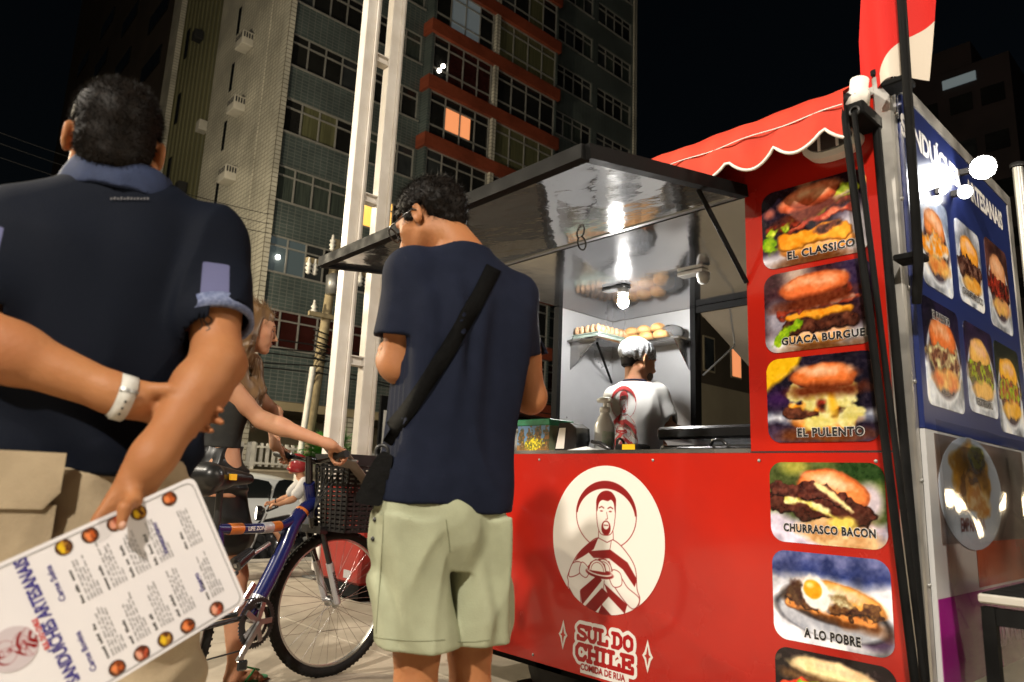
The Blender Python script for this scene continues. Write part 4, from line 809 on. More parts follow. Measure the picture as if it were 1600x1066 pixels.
# ------------------------------------------------------------------ the stall's round emblem and its name
RL = (.50, .04, .05); WL = (.87, .85, .82)
def emblem(bg, res=2.6, disc=True):
    """man in a broad hat and striped poncho holding a plate of tacos, v up, 0..1"""
    p = Paint(1, 1, bg, res, disc); px = p.px*1.2; W_ = bg; S = lambda pts, n=8, c=True: [tuple(q) for q in spline(pts, n, c)]
    hat = np.maximum(p.ell(.50, .66, .275, .235), -p.ell(.50, .635, .262, .205)); p.put(np.maximum(hat, .665-p.v-.25*np.abs(p.u-.5)*0), RL, px)
    p.put(np.abs(p.ell(.50, .655, .27, .225))-.0028, RL, px); p.put(p.rect(.40, .30, .60, .47), W_, px); p.put(p.poly([(.30, .42), (.45, .48), (.55, .48), (.70, .42), (.7, .35), (.3, .35)]), W_, px)
    body = S([(.44, .50), (.36, .46), (.24, .36), (.16, .22), (.165, .17), (.20, -.05), (.70, -.05), (.80, .12), (.78, .20), (.76, .34), (.66, .45), (.56, .50)], 6)
    bd = p.poly(body); p.put(bd, W_, px); p.put(np.abs(bd)-.003, RL, px)
    st = lambda pts: p.put(np.maximum(p.poly(pts), bd), RL, px)
    st([(.44, .50), (.40, .42), (.30, .36), (.22, .32), (.27, .40), (.36, .46)]); st([(.34, .40), (.55, .43), (.70, .36), (.78, .26), (.76, .21), (.66, .31), (.54, .37), (.40, .36)]); st([(.28, .13), (.44, .25), (.48, .22), (.30, .03)]); st([(.30, .0), (.48, .17), (.55, .13), (.38, -.04)]); st([(.50, .20), (.70, .09), (.68, .03), (.54, .12)]); st([(.48, .06), (.60, -.02), (.58, -.08), (.44, -.02)]); st([(.17, .14), (.28, .02), (.27, -.04), (.18, .06)])
    for a in ([(.30, -.05), (.28, .12)], [(.47, -.05), (.5, .22)], [(.66, -.05), (.69, .12)], [(.56, .5), (.54, .4)]): p.put(np.maximum(p.band(a, .002), bd), RL, px)
    for sg, arm in ((-1, [(.17, .21), (.26, .235), (.30, .29), (.27, .32), (.20, .30)]), (1, [(.80, .14), (.74, .07), (.60, .18), (.58, .24), (.64, .26), (.70, .20)])):
        d = p.poly(S(arm, 6)); p.put(d, W_, px); p.put(np.abs(d)-.0028, RL, px)
    d = p.poly(S([(.27, .25), (.33, .22), (.36, .26), (.34, .30), (.29, .32)], 6)); p.put(d, W_, px); p.put(np.abs(d)-.0025, RL, px); d = p.poly(S([(.54, .26), (.58, .19), (.65, .21), (.64, .28), (.58, .30)], 6)); p.put(d, W_, px); p.put(np.abs(d)-.0025, RL, px)
    p.put(p.ell(.455, .262, .125, .033, -.05), RL, px); p.put(p.ell(.455, .27, .115, .024, -.05), W_, px); p.put(p.ell(.455, .275, .10, .02, -.05), RL, px)
    for cx, cy in ((.49, .285), (.435, .275)):
        t = np.maximum(p.ell(cx, cy, .082, .082, 0, .006, 40), cy-p.v); p.put(t, RL, px); p.put(np.maximum(p.ell(cx, cy, .072, .072), cy-p.v), W_, px); p.put(np.maximum(np.abs(p.ell(cx, cy, .058, .058))-.002, cy-p.v), RL, px)
    nk = p.poly([(.44, .50), (.445, .58), (.57, .58), (.575, .50), (.52, .475)]); p.put(nk, W_, px); p.put(np.maximum(np.abs(nk)-.0025, p.v-.565), RL, px)
    fc = p.poly(S([(.425, .74), (.425, .62), (.445, .55), (.475, .525), (.53, .525), (.565, .55), (.585, .62), (.585, .74), (.505, .78)], 6)); p.put(fc, W_, px); p.put(np.abs(fc)-.0025, RL, px)
    p.put(p.poly(S([(.425, .68), (.415, .75), (.44, .80), (.49, .825), (.55, .82), (.59, .78), (.595, .74), (.587, .68), (.575, .74), (.55, .765), (.52, .755), (.47, .76), (.44, .735)], 6)), RL, px)
    for cx in (.465, .545): p.put(p.band([(cx-.022, .705), (cx, .716), (cx+.022, .706)], .004), RL, px); p.put(p.ell(cx, .685, .012, .0045), RL, px)
    p.put(p.band([(.512, .68), (.522, .635), (.505, .63)], .0022), RL, px); beard = np.maximum(p.ell(.508, .572, .042, .05), -p.ell(.508, .588, .026, .026)); p.put(beard, RL, px); p.put(p.band([(.49, .59), (.525, .59)], .0035), RL, px)
    return p
em = emblem(WL)
eo = print_mesh('round_emblem', em, (-2.2, KY0, .437), (1, 0, 0), (0, 0, 1), .575, .575, mat_attr('printed_vinyl_matt', .35, .2), k, 0, .0015, oval=True); eo['label'] = 'round cream emblem of a man in a broad hat holding tacos'
em2 = None
M_PRED = mat('print_red', (.36, .012, .015), rough=.35, coat=.2); M_CREAM = mat('print_cream', (.66, .63, .57), rough=.35, coat=.2)
ux_, uz_ = (1, 0, 0), (0, 0, 1)
def slab(p, word, x0, y0, w, h, th):
    """heavy slab-serif capitals as one distance field; returns it"""
    L = {'S': [[(.9, .8), (.75, .97), (.3, .97), (.12, .8), (.2, .6), (.75, .42), (.9, .22), (.7, .03), (.3, .03), (.1, .2)], [(.9, .8), (.9, .97)], [(.1, .2), (.1, .03)]], 'U': [[(.18, .97), (.18, .25), (.35, .03), (.65, .03), (.82, .25), (.82, .97)], [(.05, .97), (.34, .97)], [(.66, .97), (.95, .97)]],
         'L': [[(.28, .97), (.28, .03), (.92, .03), (.92, .28)], [(.1, .97), (.48, .97)], [(.1, .03), (.3, .03)]], 'D': [[(.25, .97), (.25, .03), (.6, .03), (.85, .25), (.85, .75), (.6, .97), (.25, .97)], [(.08, .97), (.3, .97)], [(.08, .03), (.3, .03)]], 'O': [[(.5, .97), (.2, .8), (.15, .5), (.2, .2), (.5, .03), (.8, .2), (.85, .5), (.8, .8), (.5, .97)]],
         'C': [[(.88, .75), (.7, .97), (.35, .97), (.14, .7), (.14, .3), (.35, .03), (.7, .03), (.88, .25)], [(.88, .75), (.88, .97)]], 'H': [[(.2, .97), (.2, .03)], [(.8, .97), (.8, .03)], [(.2, .5), (.8, .5)], [(.06, .97), (.34, .97)], [(.06, .03), (.34, .03)], [(.66, .97), (.94, .97)], [(.66, .03), (.94, .03)]],
         'I': [[(.5, .97), (.5, .03)], [(.22, .97), (.78, .97)], [(.22, .03), (.78, .03)]], 'E': [[(.9, .72), (.9, .97), (.25, .97), (.25, .03), (.9, .03), (.9, .28)], [(.25, .5), (.68, .5)], [(.68, .38), (.68, .62)], [(.08, .97), (.3, .97)], [(.08, .03), (.3, .03)]], ' ': []}
    n = sum(.35 if c == ' ' else (.6 if c == 'I' else 1) for c in word); cw = w/n; x = x0; d = np.full(p.u.shape, 9.)
    for c in word:
        a = .35 if c == ' ' else (.6 if c == 'I' else 1)
        for st in L[c]: d = np.minimum(d, p.band([(x+q*cw*a, y0+r*h) for q, r in st], th))
        x += cw*a
    return d
BWd, BHt = .345, .215; nmP = Paint(BWd, BHt, WL, 1.9); s_ = 1/BHt
d1 = slab(nmP, 'SUL DO', .03*s_+.02, .60, .285*s_, .24, .036); d2 = slab(nmP, 'CHILE', .025*s_, .245, .295*s_, .27, .040); base_ = np.minimum.reduce([d1-.06, d2-.06, nmP.rect(.06*s_, .05, .29*s_, .3)-.03])
nmP.put(np.minimum(d1, d2), (.62, .04, .06)); 
print_mesh('name_backing', nmP, (-2.085, KY0-.0004, .195), ux_, uz_, BWd, BHt, M_PRINT, k, 0, .0006, keep=(base_ < 0))
text('name', 'COMIDA DE RUA', (-1.917, KY0-.0012, .223), ux_, uz_, .023, M_PRED, k, .03, 1.0, lift=.0014, fit=.225)
for x, z in ((-2.128, .325), (-1.702, .322)):
    star = lambda r, q: [(r*(1 if i % 2 == 0 else q)*(.42 if i in (0, 4) else 1)*math.cos(i*math.pi/4), r*(1 if i % 2 == 0 else q)*math.sin(i*math.pi/4)) for i in range(8)]
    MB().prism(star(.058, .34), (x, KY0-.0005, z), ux_, uz_, .0006).build('star', M_CREAM, k); MB().prism(star(.034, .25), (x, KY0-.0012, z), ux_, uz_, .0006).build('star', M_RED, k)
# ------------------------------------------------------------------ right side banner
SX = KX1+.013; uy_ = (0, 1, 0)
M_BLUE = mat('blue_banner', (.016, .028, .13), (.012, .02, .10), 2, .3, bump=.001, bscale=4, coat=.4)
sb = MB().bx((KX1-.004, 2.325, 1.135), (SX-.002, 3.56, 2.215)).build('side_banner', M_BLUE, k); sb['label'] = 'blue side banner with sandwich pictures and white headline'
text('headline', 'SANDU\u00cdCHES', (SX-.002, 2.60, 2.10), uy_, uz_, .075, M_TXTW, sb, .04, .92, lift=.001); text('headline', 'ARTESANAIS', (SX-.002, 3.22, 2.10), uy_, uz_, .075, M_TXTW, sb, .04, .80, lift=.001)
def pic_dish(w, h, seed, pale, bun, mid, mid2, ov=True):
    p = food_bg(w, h, pale, (.80, .82, .86), seed, .45); a = p.asp
    p.put(p.ell(a*.5, .45, a*.46, .4, 0), (.85, .87, .9), .03); p.put(p.ell(a*.5, .45, a*.42, .35), (.30, .25, .28), .05); bun_top(p, a*.5, .66, a*.36, .2, bun, seed+1); layer(p, a*.5, .46, a*.34, .12, mid, mid2, seed+2, .06, 8); p.put(p.ell(a*.5, .28, a*.38, .1, 0, .03), bun, .05, (.95, .75, .4), 8, seed); return plaque(p, seed)
sp = [(2.41, 2.70, 1.60, 1.93, (.55, .6, .7), (.88, .52, .25), (.9, .85, .8), CHZ, ''), (2.78, 3.07, 1.62, 1.93, (.65, .66, .7), (.92, .62, .2), PAT, (.5, .36, .3), 'CHANCHO LOCO'), (3.15, 3.46, 1.60, 1.96, (.3, .18, .16), (.85, .6, .4), PAT, BAC, ''),
      (2.37, 2.72, 1.21, 1.555, (.10, .07, .16), (.86, .45, .2), CRM, PAT2, 'EL PULENTO'), (2.78, 3.12, 1.23, 1.55, (.16, .1, .22), (.93, .72, .35), LET, PAT2, 'VEGETARIANO'), (3.145, 3.49, 1.19, 1.54, (.12, .14, .08), (.95, .7, .15), BAC, LET, '')]
for i, (y0, y1, z0, z1, bgc, bu, m1, m2, tx) in enumerate(sp):
    o = print_mesh('side_poster', pic_dish(y1-y0, z1-z0, 60+7*i, bgc, bu, m1, m2), (SX-.002, y0, z0), uy_, uz_, y1-y0, z1-z0, M_PRINT, sb, .03, .0015)
    if tx: zt = z0+.04 if i != 3 else z1-.05; text('caption_outline', tx, (SX-.0005, (y0+y1)/2, zt), uy_, uz_, .026, M_TXTW, o, .07, .8, lift=.0006); text('caption', tx, (SX-.0005, (y0+y1)/2, zt), uy_, uz_, .026, M_TXT, o, .02, .8, lift=.0014)
ls = MB().bx((KX1-.004, 2.325, KZ0), (SX-.003, 3.56, 1.133)).build('lower_side_panel', mat('pale_panel', (.62, .62, .62), (.55, .55, .56), 2, .22, coat=.4), k)
MB().bx((SX-.0028, 2.40, .80), (SX-.0012, 3.4, 1.125)).build('brown_print', mat('print_brown', (.10, .075, .065), (.16, .11, .09), 5, .3, coat=.3), ls)
pe = Paint(1, 1, (.74, .78, .84), 1.3, True); pe.put(pe.ell(.5, .62, .32, .3, 0, .05), (.55, .38, .12), .05, (.85, .62, .2), 8, 3); pe.put(pe.ell(.45, .5, .2, .2, 0, .05), (.8, .65, .4), .05, (.35, .2, .1), 12, 5); pe.put(pe.ell(.62, .82, .12, .12, 0, .03), (.6, .6, .1), .04, (.2, .25, .05), 12, 6); pe.put(pe.ell(.55, .42, .2, .14, 0, .05), (.75, .5, .2), .05, (.9, .8, .6), 12, 8)
o = print_mesh('round_sticker', pe, (SX-.001, 2.40, .775), uy_, uz_, .66, .36, M_PRINT, ls, 0, .001, oval=True); text('caption', 'EMPANADA', (SX+.0002, 2.70, .853), uy_, uz_, .04, mat('print_maroon', (.12, .03, .03), rough=.4), o, .03, .85, lift=.001)
MB().bx((SX-.0028, 2.72, .66), (SX-.0016, 3.55, .80)).build('orange_print', mat('print_orange', (.50, .12, .05), (.4, .07, .03), 3, .25, coat=.4), ls)
MB().bx((SX-.0028, 2.33, .40), (SX-.0012, 3.55, .652)).build('magenta_print', mat('print_magenta', (.36, .016, .26), (.28, .012, .19), 3, .22, coat=.5), ls); text('name', 'SUL DO CHILE', (SX-.0012, 3.02, .50), uy_, uz_, .075, mat('print_lilac', (.55, .4, .5), rough=.4), ls, .05, .75, lift=.001)
# clear vinyl sheet hung over the lower pictures
V = []; n1, n2 = 26, 18
for j in range(n2):
    for i in range(n1):
        y = 2.33+i*1.2/(n1-1); z = .30+j*.86/(n2-1); V.append((SX+.03+.012*float(noise3(np.array([y*5, z*4, 1.]), 8))+.02*(1-j/n2), y, z))
idx = np.arange(n1*n2).reshape(n2, n1); Q = np.stack([idx[:-1, :-1], idx[:-1, 1:], idx[1:, 1:], idx[1:, :-1]], -1).reshape(-1, 4)
mc = bpy.data.materials.new('clear_vinyl'); mc.use_nodes = True; nn_ = mc.node_tree.nodes; ll = mc.node_tree.links
gl = nn_.new('ShaderNodeBsdfGlossy'); gl.inputs['Roughness'].default_value = .06; trn = nn_.new('ShaderNodeBsdfTransparent'); fz = nn_.new('ShaderNodeFresnel'); fz.inputs[0].default_value = 1.5; mxs = nn_.new('ShaderNodeMixShader'); ll.new(fz.outputs[0], mxs.inputs[0]); ll.new(trn.outputs[0], mxs.inputs[1]); ll.new(gl.outputs[0], mxs.inputs[2]); ll.new(mxs.outputs[0], nn_['Material Output'].inputs[0])
vs = mesh_np('clear_vinyl_cover', V, Q, mc, None, True, origin=(SX, 2.9, .3)); tag(vs, 'clear plastic sheet hanging over the lower side pictures', 'plastic sheet')
# feather flag on its black pole
fg = thing('feather_flag', (-.66, 2.2, 0), 'red and white feather flag on a black pole at the stall corner', 'flag')
MB().tube([(-.70, 2.235, 1.49), (-.672, 2.19, 1.6), (-.655, 2.16, 2.5), (-.65, 2.16, 4.6)], .0135, 10).build('pole', M_BLACK, fg)
for z in (1.62, 2.19): MB().bx((-.745, 2.20, z), (-.668, 2.275, z+.02), .004).build('clamp', M_BLACK, fg)
lf = [(2.235, -.845), (2.45, -.843), (2.7, -.815), (3.0, -.77), (3.4, -.70), (3.9, -.655)]; V = []; nu, nv = 60, 150; mi = []
for j in range(nv):
    z = 2.235+1.9*j/(nv-1); xl = np.interp(z, [a for a, b in lf], [b for a, b in lf]); xr = -.648+.045*min(1, max(0, (z-2.235)/.4))
    for i in range(nu):
        t = i/(nu-1); x = xl+(xr-xl)*t; V.append((x, 2.31+.05*math.sin(t*3.0+z*1.5)+.03*math.sin(t*7+z*3), z))
idx = np.arange(nu*nv).reshape(nv, nu); Q = np.stack([idx[:-1, :-1], idx[:-1, 1:], idx[1:, 1:], idx[1:, :-1]], -1).reshape(-1, 4); V = np.array(V); cc = V[Q].mean(1)
sail = mesh_np('sail', V, Q, mat_two('flag_cloth', (.56, .018, .014), (.62, .55, .46), .7), fg, True)
seam(sail, lambda P: np.maximum(P[:, 2]-2.285-.19*np.clip((P[:, 0]+.76)/.16, -1, 1.2)**1.0, -.765-P[:, 0]))
# fixing screws and a panel joint on the red front
for x in (-2.93, -2.3, -1.68, -1.24, -.86):
    for z in (CT-.03, KZ0+.025): MB().ball((x, KY0-.0005, z), (.006, .003, .006), 8, 6).build('screw', M_GREYM, k)
MB().bx((OX+.008, KY0-.0012, CT-.0035), (-.803, KY0+.001, CT+.0015)).build('panel_joint', M_DARKM, k)
# ------------------------------------------------------------------ things on the counter and the shelf
gb = thing('green_box', (-2.45, 2.44, CT+.012), 'cardboard box printed with trees and yellow flowers under a green rim on the counter', 'box')
B0, B1 = np.array([-2.545, 2.38, CT+.012]), np.array([-2.33, 2.54, CT+.165])
pb_ = Paint(.24, .13, (.35, .5, .66), 1.0); pb_.put(pb_.v-.25, (.55, .38, .16), .1); 
for i, x in enumerate((.25, .75, 1.25, 1.7)): pb_.put(pb_.ell(x, .5, .2, .42, 0, .1, 9, i), (.50, .30, .05), .06, (.18, .2, .05), 14, i)
pb_.put(pb_.ell(.95, .28, .5, .24, 0, .1, 12, 9), (.93, .82, .05), .05, (.35, .35, .05), 16, 4)
MB().bx(B0+[.001, .001, 0], B1-[.001, .001, .03]).build('carton', mat('carton_side', (.4, .35, .2), (.2, .25, .15), 14, .6), gb); print_mesh('print', pb_, B0+[0, -.0002, 0], (1, 0, 0), (0, 0, 1), .215, .122, mat_attr('matt_print', .5, 0), gb, 0, .0012)
MB().bx(B0+[-.004, -.004, .122], B1+[.004, .004, 0], .004).build('lid', mat('green_lid', (.02, .20, .09), (.03, .3, .14), 30, .4), gb)
npd = thing('napkin_dispenser', (-2.26, 2.40, CT+.012), 'black napkin dispenser with a pale paper face beside the green box', 'napkin dispenser')
c = np.array([-2.285, 2.37, CT+.012]); MB().prism([(0, 0), (.115, 0), (.135, .05), (.13, .105), (.09, .128), (.028, .128), (.02, .11)], c, (1, 0, 0), (0, 0, 1), -.09).build('casing', M_BLKP, npd); MB().prism([(.008, .012), (.06, .012), (.068, .105), (.03, .105)], c+[0, -.0005, 0], (1, 0, 0), (0, 0, 1), .002).build('napkin_face', mat('paper', (.7, .64, .58), rough=.8), npd)
pbt = thing('pump_bottle', (-2.07, 2.45, CT+.012), 'clear pump bottle with white top and label on the counter', 'bottle')
c = np.array([-2.075, 2.47, CT+.012]); MB().lathe([(0, 0), (.043, 0), (.045, .01), (.045, .12), (.03, .155), (.02, .17), (.02, .178), (0, .178)], c, n=20).build('body', mat('milky_bottle', (.88, .9, .9), rough=.25), pbt); MB().lathe([(0, .178), (.024, .178), (.024, .2), (.008, .203), (.008, .222), (.036, .224), (.038, .236), (.02, .246), (0, .247)], c, n=18).build('pump', M_WPL, pbt); MB().tube([c+[.0, 0, .234], c+[.05, -.02, .228]], .006, 8).build('nozzle', M_WPL, pbt)
MB().lathe([(.0455, .03), (.0458, .09)], c, n=20, a0=3.6, a1=5.4).build('label_print', mat('bottle_label', (.5, .7, .55), (.8, .85, .8), 40, .4), pbt)
nk = MB().add([(-2.17, 2.32, CT+.0125), (-2.03, 2.31, CT+.0125), (-2.05, 2.42, CT+.02), (-2.12, 2.4, CT+.035), (-2.19, 2.39, CT+.016), (-2.1, 2.35, CT+.028)], [(0, 1, 5), (1, 2, 5), (2, 3, 5), (3, 4, 5), (4, 0, 5), (4, 3, 2, 1, 0)]).build('crumpled_napkin', M_WPL); tag(nk, 'crumpled white napkin in front of the pump bottle', 'napkin')
cdm = thing('card_reader', (-1.86, 2.42, CT+.012), 'black and yellow card machine lying on the counter edge', 'card reader')
MB().bx((-1.93, 2.36, CT+.012), (-1.80, 2.44, CT+.04), .006).build('body', M_BLKP, cdm); MB().bx((-1.885, 2.357, CT+.014), (-1.82, 2.3595, CT+.038)).build('yellow_face', mat('yellow_plastic', (.85, .50, .01), rough=.35), cdm)
hk = thing('tongs', (-1.98, 2.36, CT+.012), 'black handled kitchen tool leaning across the counter edge', 'kitchen tool'); MB().tube([(-2.03, 2.33, CT+.05), (-1.99, 2.34, CT+.04), (-1.95, 2.36, CT+.018)], [.008, .012, .008], 8).build('handle', M_BLKP, hk); MB().torus((-1.945, 2.42, CT+.045), (.2, 1, .2), .022, .006, 16, 6).build('ring', M_BLKP, hk)
jr = []
for i, (x, r, h) in enumerate(((-2.60, .05, .10), (-2.73, .055, .12))):
    j = thing('plastic_tub', (x, 2.44, CT+.012), ['small clear tub beside the green box', 'larger clear tub behind the young man\'s arm'][i], 'tub', 'tubs on the counter')
    MB().lathe([(0, 0), (r*.85, 0), (r, h), (r*.95, h), (r*.82, .006), (0, .006)], (x, 2.44, CT+.012), n=18).build('tub', mat('milky_plastic', (.7, .68, .64), rough=.2, trans=.4), j); MB().lathe([(0, h+.012), (r*1.03, h+.012), (r*1.05, h), (r*.9, h-.001)], (x, 2.44, CT+.012), n=18).build('lid', M_WPL, j)
st_ = thing('cardboard_tray', (-2.62, 2.62, CT+.012), 'stack of brown cardboard trays behind the clear tubs', 'tray')
for i in range(3): MB().bx((-2.75+.01*i, 2.56, CT+.013+i*.055), (-2.56+.008*i, 2.70, CT+.064+i*.055), .006).build('tray', mat('kraft_card', (.40, .24, .12), (.32, .18, .09), 8, .8), st_)
# griddle and fryer under the hatch
gr = thing('griddle', (-1.75, 2.95, 1.0), 'steel griddle with black lid and handles in front of the worker', 'griddle')
MB().bx((-2.02, 2.80, .9), (-1.25, 3.2, 1.13), .01).build('body', M_STEEL, gr); MB().bx((-2.03, 2.79, 1.155), (-1.25, 3.2, 1.215), .012).build('lid', M_BLKP, gr); MB().bx((-1.9, 2.755, 1.07), (-1.3, 2.789, 1.12), .008).build('front_bar', M_BLKP, gr)
MB().tube([(-1.72, 2.76, 1.125), (-1.7, 2.75, 1.145), (-1.66, 2.75, 1.145), (-1.64, 2.76, 1.125)], .008, 8).build('handle', M_BLKP, gr); MB().lathe([(0, 0), (.022, 0), (.02, .03), (0, .03)], (-1.97, 2.795, 1.08), (0, -1, 0), 14).build('knob', M_BLKP, gr)
# egg trays and buns
M_EGG = mat('eggshell', (.72, .46, .28), (.62, .38, .22), 20, .5); M_PULP = mat('egg_tray_pulp', (.42, .52, .46), (.34, .43, .38), 30, .9); M_BUN = mat('bun_crust', (.62, .30, .10), (.78, .46, .20), 14, .45, bump=.002, bscale=30); M_CLING = mat('cling_film', (.8, .8, .8), rough=.12, trans=.85, ior=1.1)
egg = MB().lathe([(0, -.027), (.012, -.024), (.0195, -.012), (.021, 0), (.018, .014), (.01, .025), (0, .029)], (0, 0, 0), n=10)
eg0 = None; SHZ = Z+.013
for t, (x, y, rz, lab) in enumerate(((KX0+.14, 3.36, 0, 'grey green egg tray filled with brown eggs on the shelf over the left wall'),)):
    et = thing('egg_tray', (x, y, SHZ), lab, 'egg tray'); MB().bx((x-.11, y-.15, SHZ), (x+.11, y+.15, SHZ+.03), .008).bx((x-.112, y-.152, SHZ+.0305), (x+.112, y+.152, SHZ+.036)).build('tray', M_PULP, et)
    for i in range(5):
        for j in range(7):
            p = np.array([x-.084+i*.042, y-.128+j*.0425, SHZ+.062]); e = thing('egg', p-[0, 0, .027], 'brown egg standing in the grey green tray', 'egg', 'eggs in the tray on the shelf')
            if eg0 is None: eg0 = egg.build('shell', M_EGG, e); eg0.location = (0, 0, .027); ME = eg0.data; BAD = e
            else: o = link('shell', ME, e); o.location = (0, 0, .027); o.rotation_euler = (random.uniform(-.1, .1), random.uniform(-.1, .1), 0)
# the first shell was built around the world origin: put it at its own egg
for v in ME.vertices: v.co += Vector([float(c) for c in base_of(BAD)])
bun = MB().lathe([(0, -.018), (.03, -.02), (.046, -.012), (.051, 0), (.046, .018), (.03, .032), (.012, .038), (0, .039)], (0, 0, 0), n=18); b0 = None; rb = random.Random(5)
for lv in range(2):
    for i in range(5 if lv == 0 else 4):
        for j in range(2 if lv == 0 else 1):
            p = np.array([-2.9+.05*lv+i*.1+rb.uniform(-.006, .006), 3.555-.0-j*.075+.0*lv-.03*lv, SHZ+.02+lv*.056]); b = thing('burger_bun', p-[0, 0, .02], ['golden bun in the lower layer on the corner shelf', 'golden bun in the upper layer on the corner shelf'][lv], 'bun', 'buns piled on the corner shelf')
            if b0 is None: b0 = bun.build('crust', M_BUN, b); BM = b0.data; off = base_of(b); [setattr(v, 'co', v.co+Vector([float(c) for c in off])) for v in BM.vertices]; b0.location = (0, 0, .02)
            else: o = link('crust', BM, b); o.location = (0, 0, .02); o.rotation_euler = (rb.uniform(-.15, .15), rb.uniform(-.15, .15), rb.uniform(0, 6))
cf = Vox((-2.62, 3.44, SHZ-.01), (-2.36, 3.62, SHZ+.12), .006); cf.ell((-2.48, 3.54, SHZ+.045), (.1, .06, .05)).disp(lambda P: .008*fbm(P*30, 3)); cf.build('wrapped_loaf', M_CLING, None, origin=(-2.48, 3.54, SHZ)); o = bpy.data.objects['wrapped_loaf']; tag(o, 'clear wrapped bag at the right end of the corner shelf', 'bag')
# dark table at the right edge
tb = thing('metal_table', (-.5, 2.2, 0), 'black metal bar table with pale top at the lower right corner', 'table')
A_ = at_d(1546, 922, 1.75); zt = A_[2]; MB().bx((A_[0], A_[1]-.1, zt-.022), (A_[0]+.62, A_[1]+.5, zt-.001), .004).build('edge_band', mat('pale_laminate', (.50, .47, .43), (.38, .36, .32), 6, .4), tb); MB().bx((A_[0]+.008, A_[1]-.092, zt-.0009), (A_[0]+.612, A_[1]+.492, zt+.002)).build('top', M_BLACK, tb)
for dx, dy in ((.0, -.09), (.59, -.09), (.0, .46), (.59, .46)): MB().bx((A_[0]+dx+.002, A_[1]+dy, 0), (A_[0]+dx+.03, A_[1]+dy+.028, zt-.031)).build('leg', M_BLACK, tb)
MB().bx((A_[0]+.031, A_[1]-.088, zt-.07), (A_[0]+.589, A_[1]-.064, zt-.0315)).build('apron', M_BLACK, tb)
# ================================================================== people
def skin(name, c): return mat(name, c, (c[0]*.80, c[1]*.68, c[2]*.66), 7, .58, sub=.12, bump=.0009, bscale=110, contrast=(.3, .72), rvar=.08, spec=.32)
SK1 = skin('skin_tan', (.36, .158, .064)); SK2 = skin('skin_tan_b', (.38, .165, .066)); SK3 = skin('skin_fair', (.56, .30, .175)); SK4 = skin('skin_medium', (.50, .26, .145))
M_HAIR = mat('dark_hair', (.0042, .0032, .0026), (.008, .0055, .004), 60, .55, spec=.12); M_HAIRB = mat('light_brown_hair', (.20, .115, .05), (.12, .065, .028), 30, .45, stretch=(1, 1, .2))
def plane_J(B, f):
    f = nrm([f[0], f[1], 0])
    def J(px, py, off=0.0): d = ray(px, py); return CAM + d*(((B-CAM)@f+off)/(d@f))
    return J
def arm(v, s, e, w, r=(.05, .041, .041, .028), k=.02):
    s, e, w = (np.asarray(q, float) for q in (s, e, w)); v.cone(s, e, r[0], r[1], k); v.cone(lerp(e, w, .02), lerp(e, w, .3), r[2], r[2]*1.04, k); v.cone(lerp(e, w, .28), lerp(e, w, .97), r[2]*1.02, r[3], k)
    u = nrm(np.cross(e-s, w-e)+1e-6); d = nrm(w-e); bis = nrm(nrm(e-s)-d); v.cone(e+bis*r[1]*.45, e+bis*r[1]*.5+d*.02, r[1]*.62, r[1]*.55, k*.8); v.cone(lerp(s, e, .35), lerp(s, e, .6), r[0]*.98, r[0]*.9, k)
    for q in (-1, 1): v.cone(lerp(e, w, .08)+u*q*r[2]*.35, lerp(e, w, .38)+u*q*r[2]*.25, r[2]*.78, r[2]*.7, k)
    v.cone(w-nrm(w-e)*.02, w+nrm(w-e)*.012, r[3]*.98, r[3]*.9, k)
def leg(v, h, kn, an, r=(.082, .056, .054, .036), fwd=None, k=.02):
    h, kn, an = (np.asarray(q, float) for q in (h, kn, an)); v.cone(h, kn, r[0], r[1], k); f = nrm(fwd) if fwd is not None else np.array([0, 1, 0]); v.cone(kn, lerp(kn, an, .35)-f*.012, r[1]*.95, r[2]*1.0, k); v.cone(lerp(kn, an, .3)-f*.014, an, r[2], r[3], k)
def foot(v, an, fwd, s=1.0):
    f = nrm([fwd[0], fwd[1], 0]); g = np.array([an[0], an[1], 0]); r = np.cross(f, (0, 0, 1)); v.cone(an-f*.01, g-f*.025+[0, 0, .035], .036*s, .03*s, .02); v.cone(g-f*.02+[0, 0, .035], g+f*.11+[0, 0, .026], .032*s, .026*s, .02); v.cone(g+f*.08+[0, 0, .028], g+f*.15+[0, 0, .016], .03*s, .014*s, .02, flat=(0, 0, 1), q=1.5)
    for i in range(5): p = g+f*(.15-.008*abs(i-1))+r*(.032-.016*i)*1; v.cone(p, p+f*(.03-.004*i), .0105-.001*i, .008-.0006*i, .006); v.cone(p, p-f*.03+[0,0,.01], .010, .016, .01)
def shoe(name, an, fwd, m, sole, par):
    f = nrm([fwd[0], fwd[1], 0]); g = np.array([an[0], an[1], 0.]); v = Vox(g-[.22, .22, .0], g+[.22, .22, .16], .006)
    v.cone(g-f*.04+[0, 0, .05], g+f*.12+[0, 0, .045], .046, .045, .02); v.cone(g+f*.1+[0, 0, .04], g+f*.17+[0, 0, .03], .044, .034, .03); v.cone(g-f*.03+[0, 0, .07], g-f*.01+[0, 0, .11], .045, .05, .03); v.cut_plane(g+[0, 0, .022], (0, 0, -1)); o = v.build(name, m, par)
    b = MB(); r = np.cross(f, (0, 0, 1)); pts = [tuple(q) for q in spline([(-.09, 0), (-.07, .04), (0, .04), (.12, .05), (.2, .02), (.2, -.02), (.12, -.05), (0, -.04), (-.07, -.04)], 4, True)]; b.prism(pts, g+[0, 0, .001], f, -r*-1, .022 if np.cross(f, r)[2] > 0 else -.022); s = b.build('sole', sole, o); return o
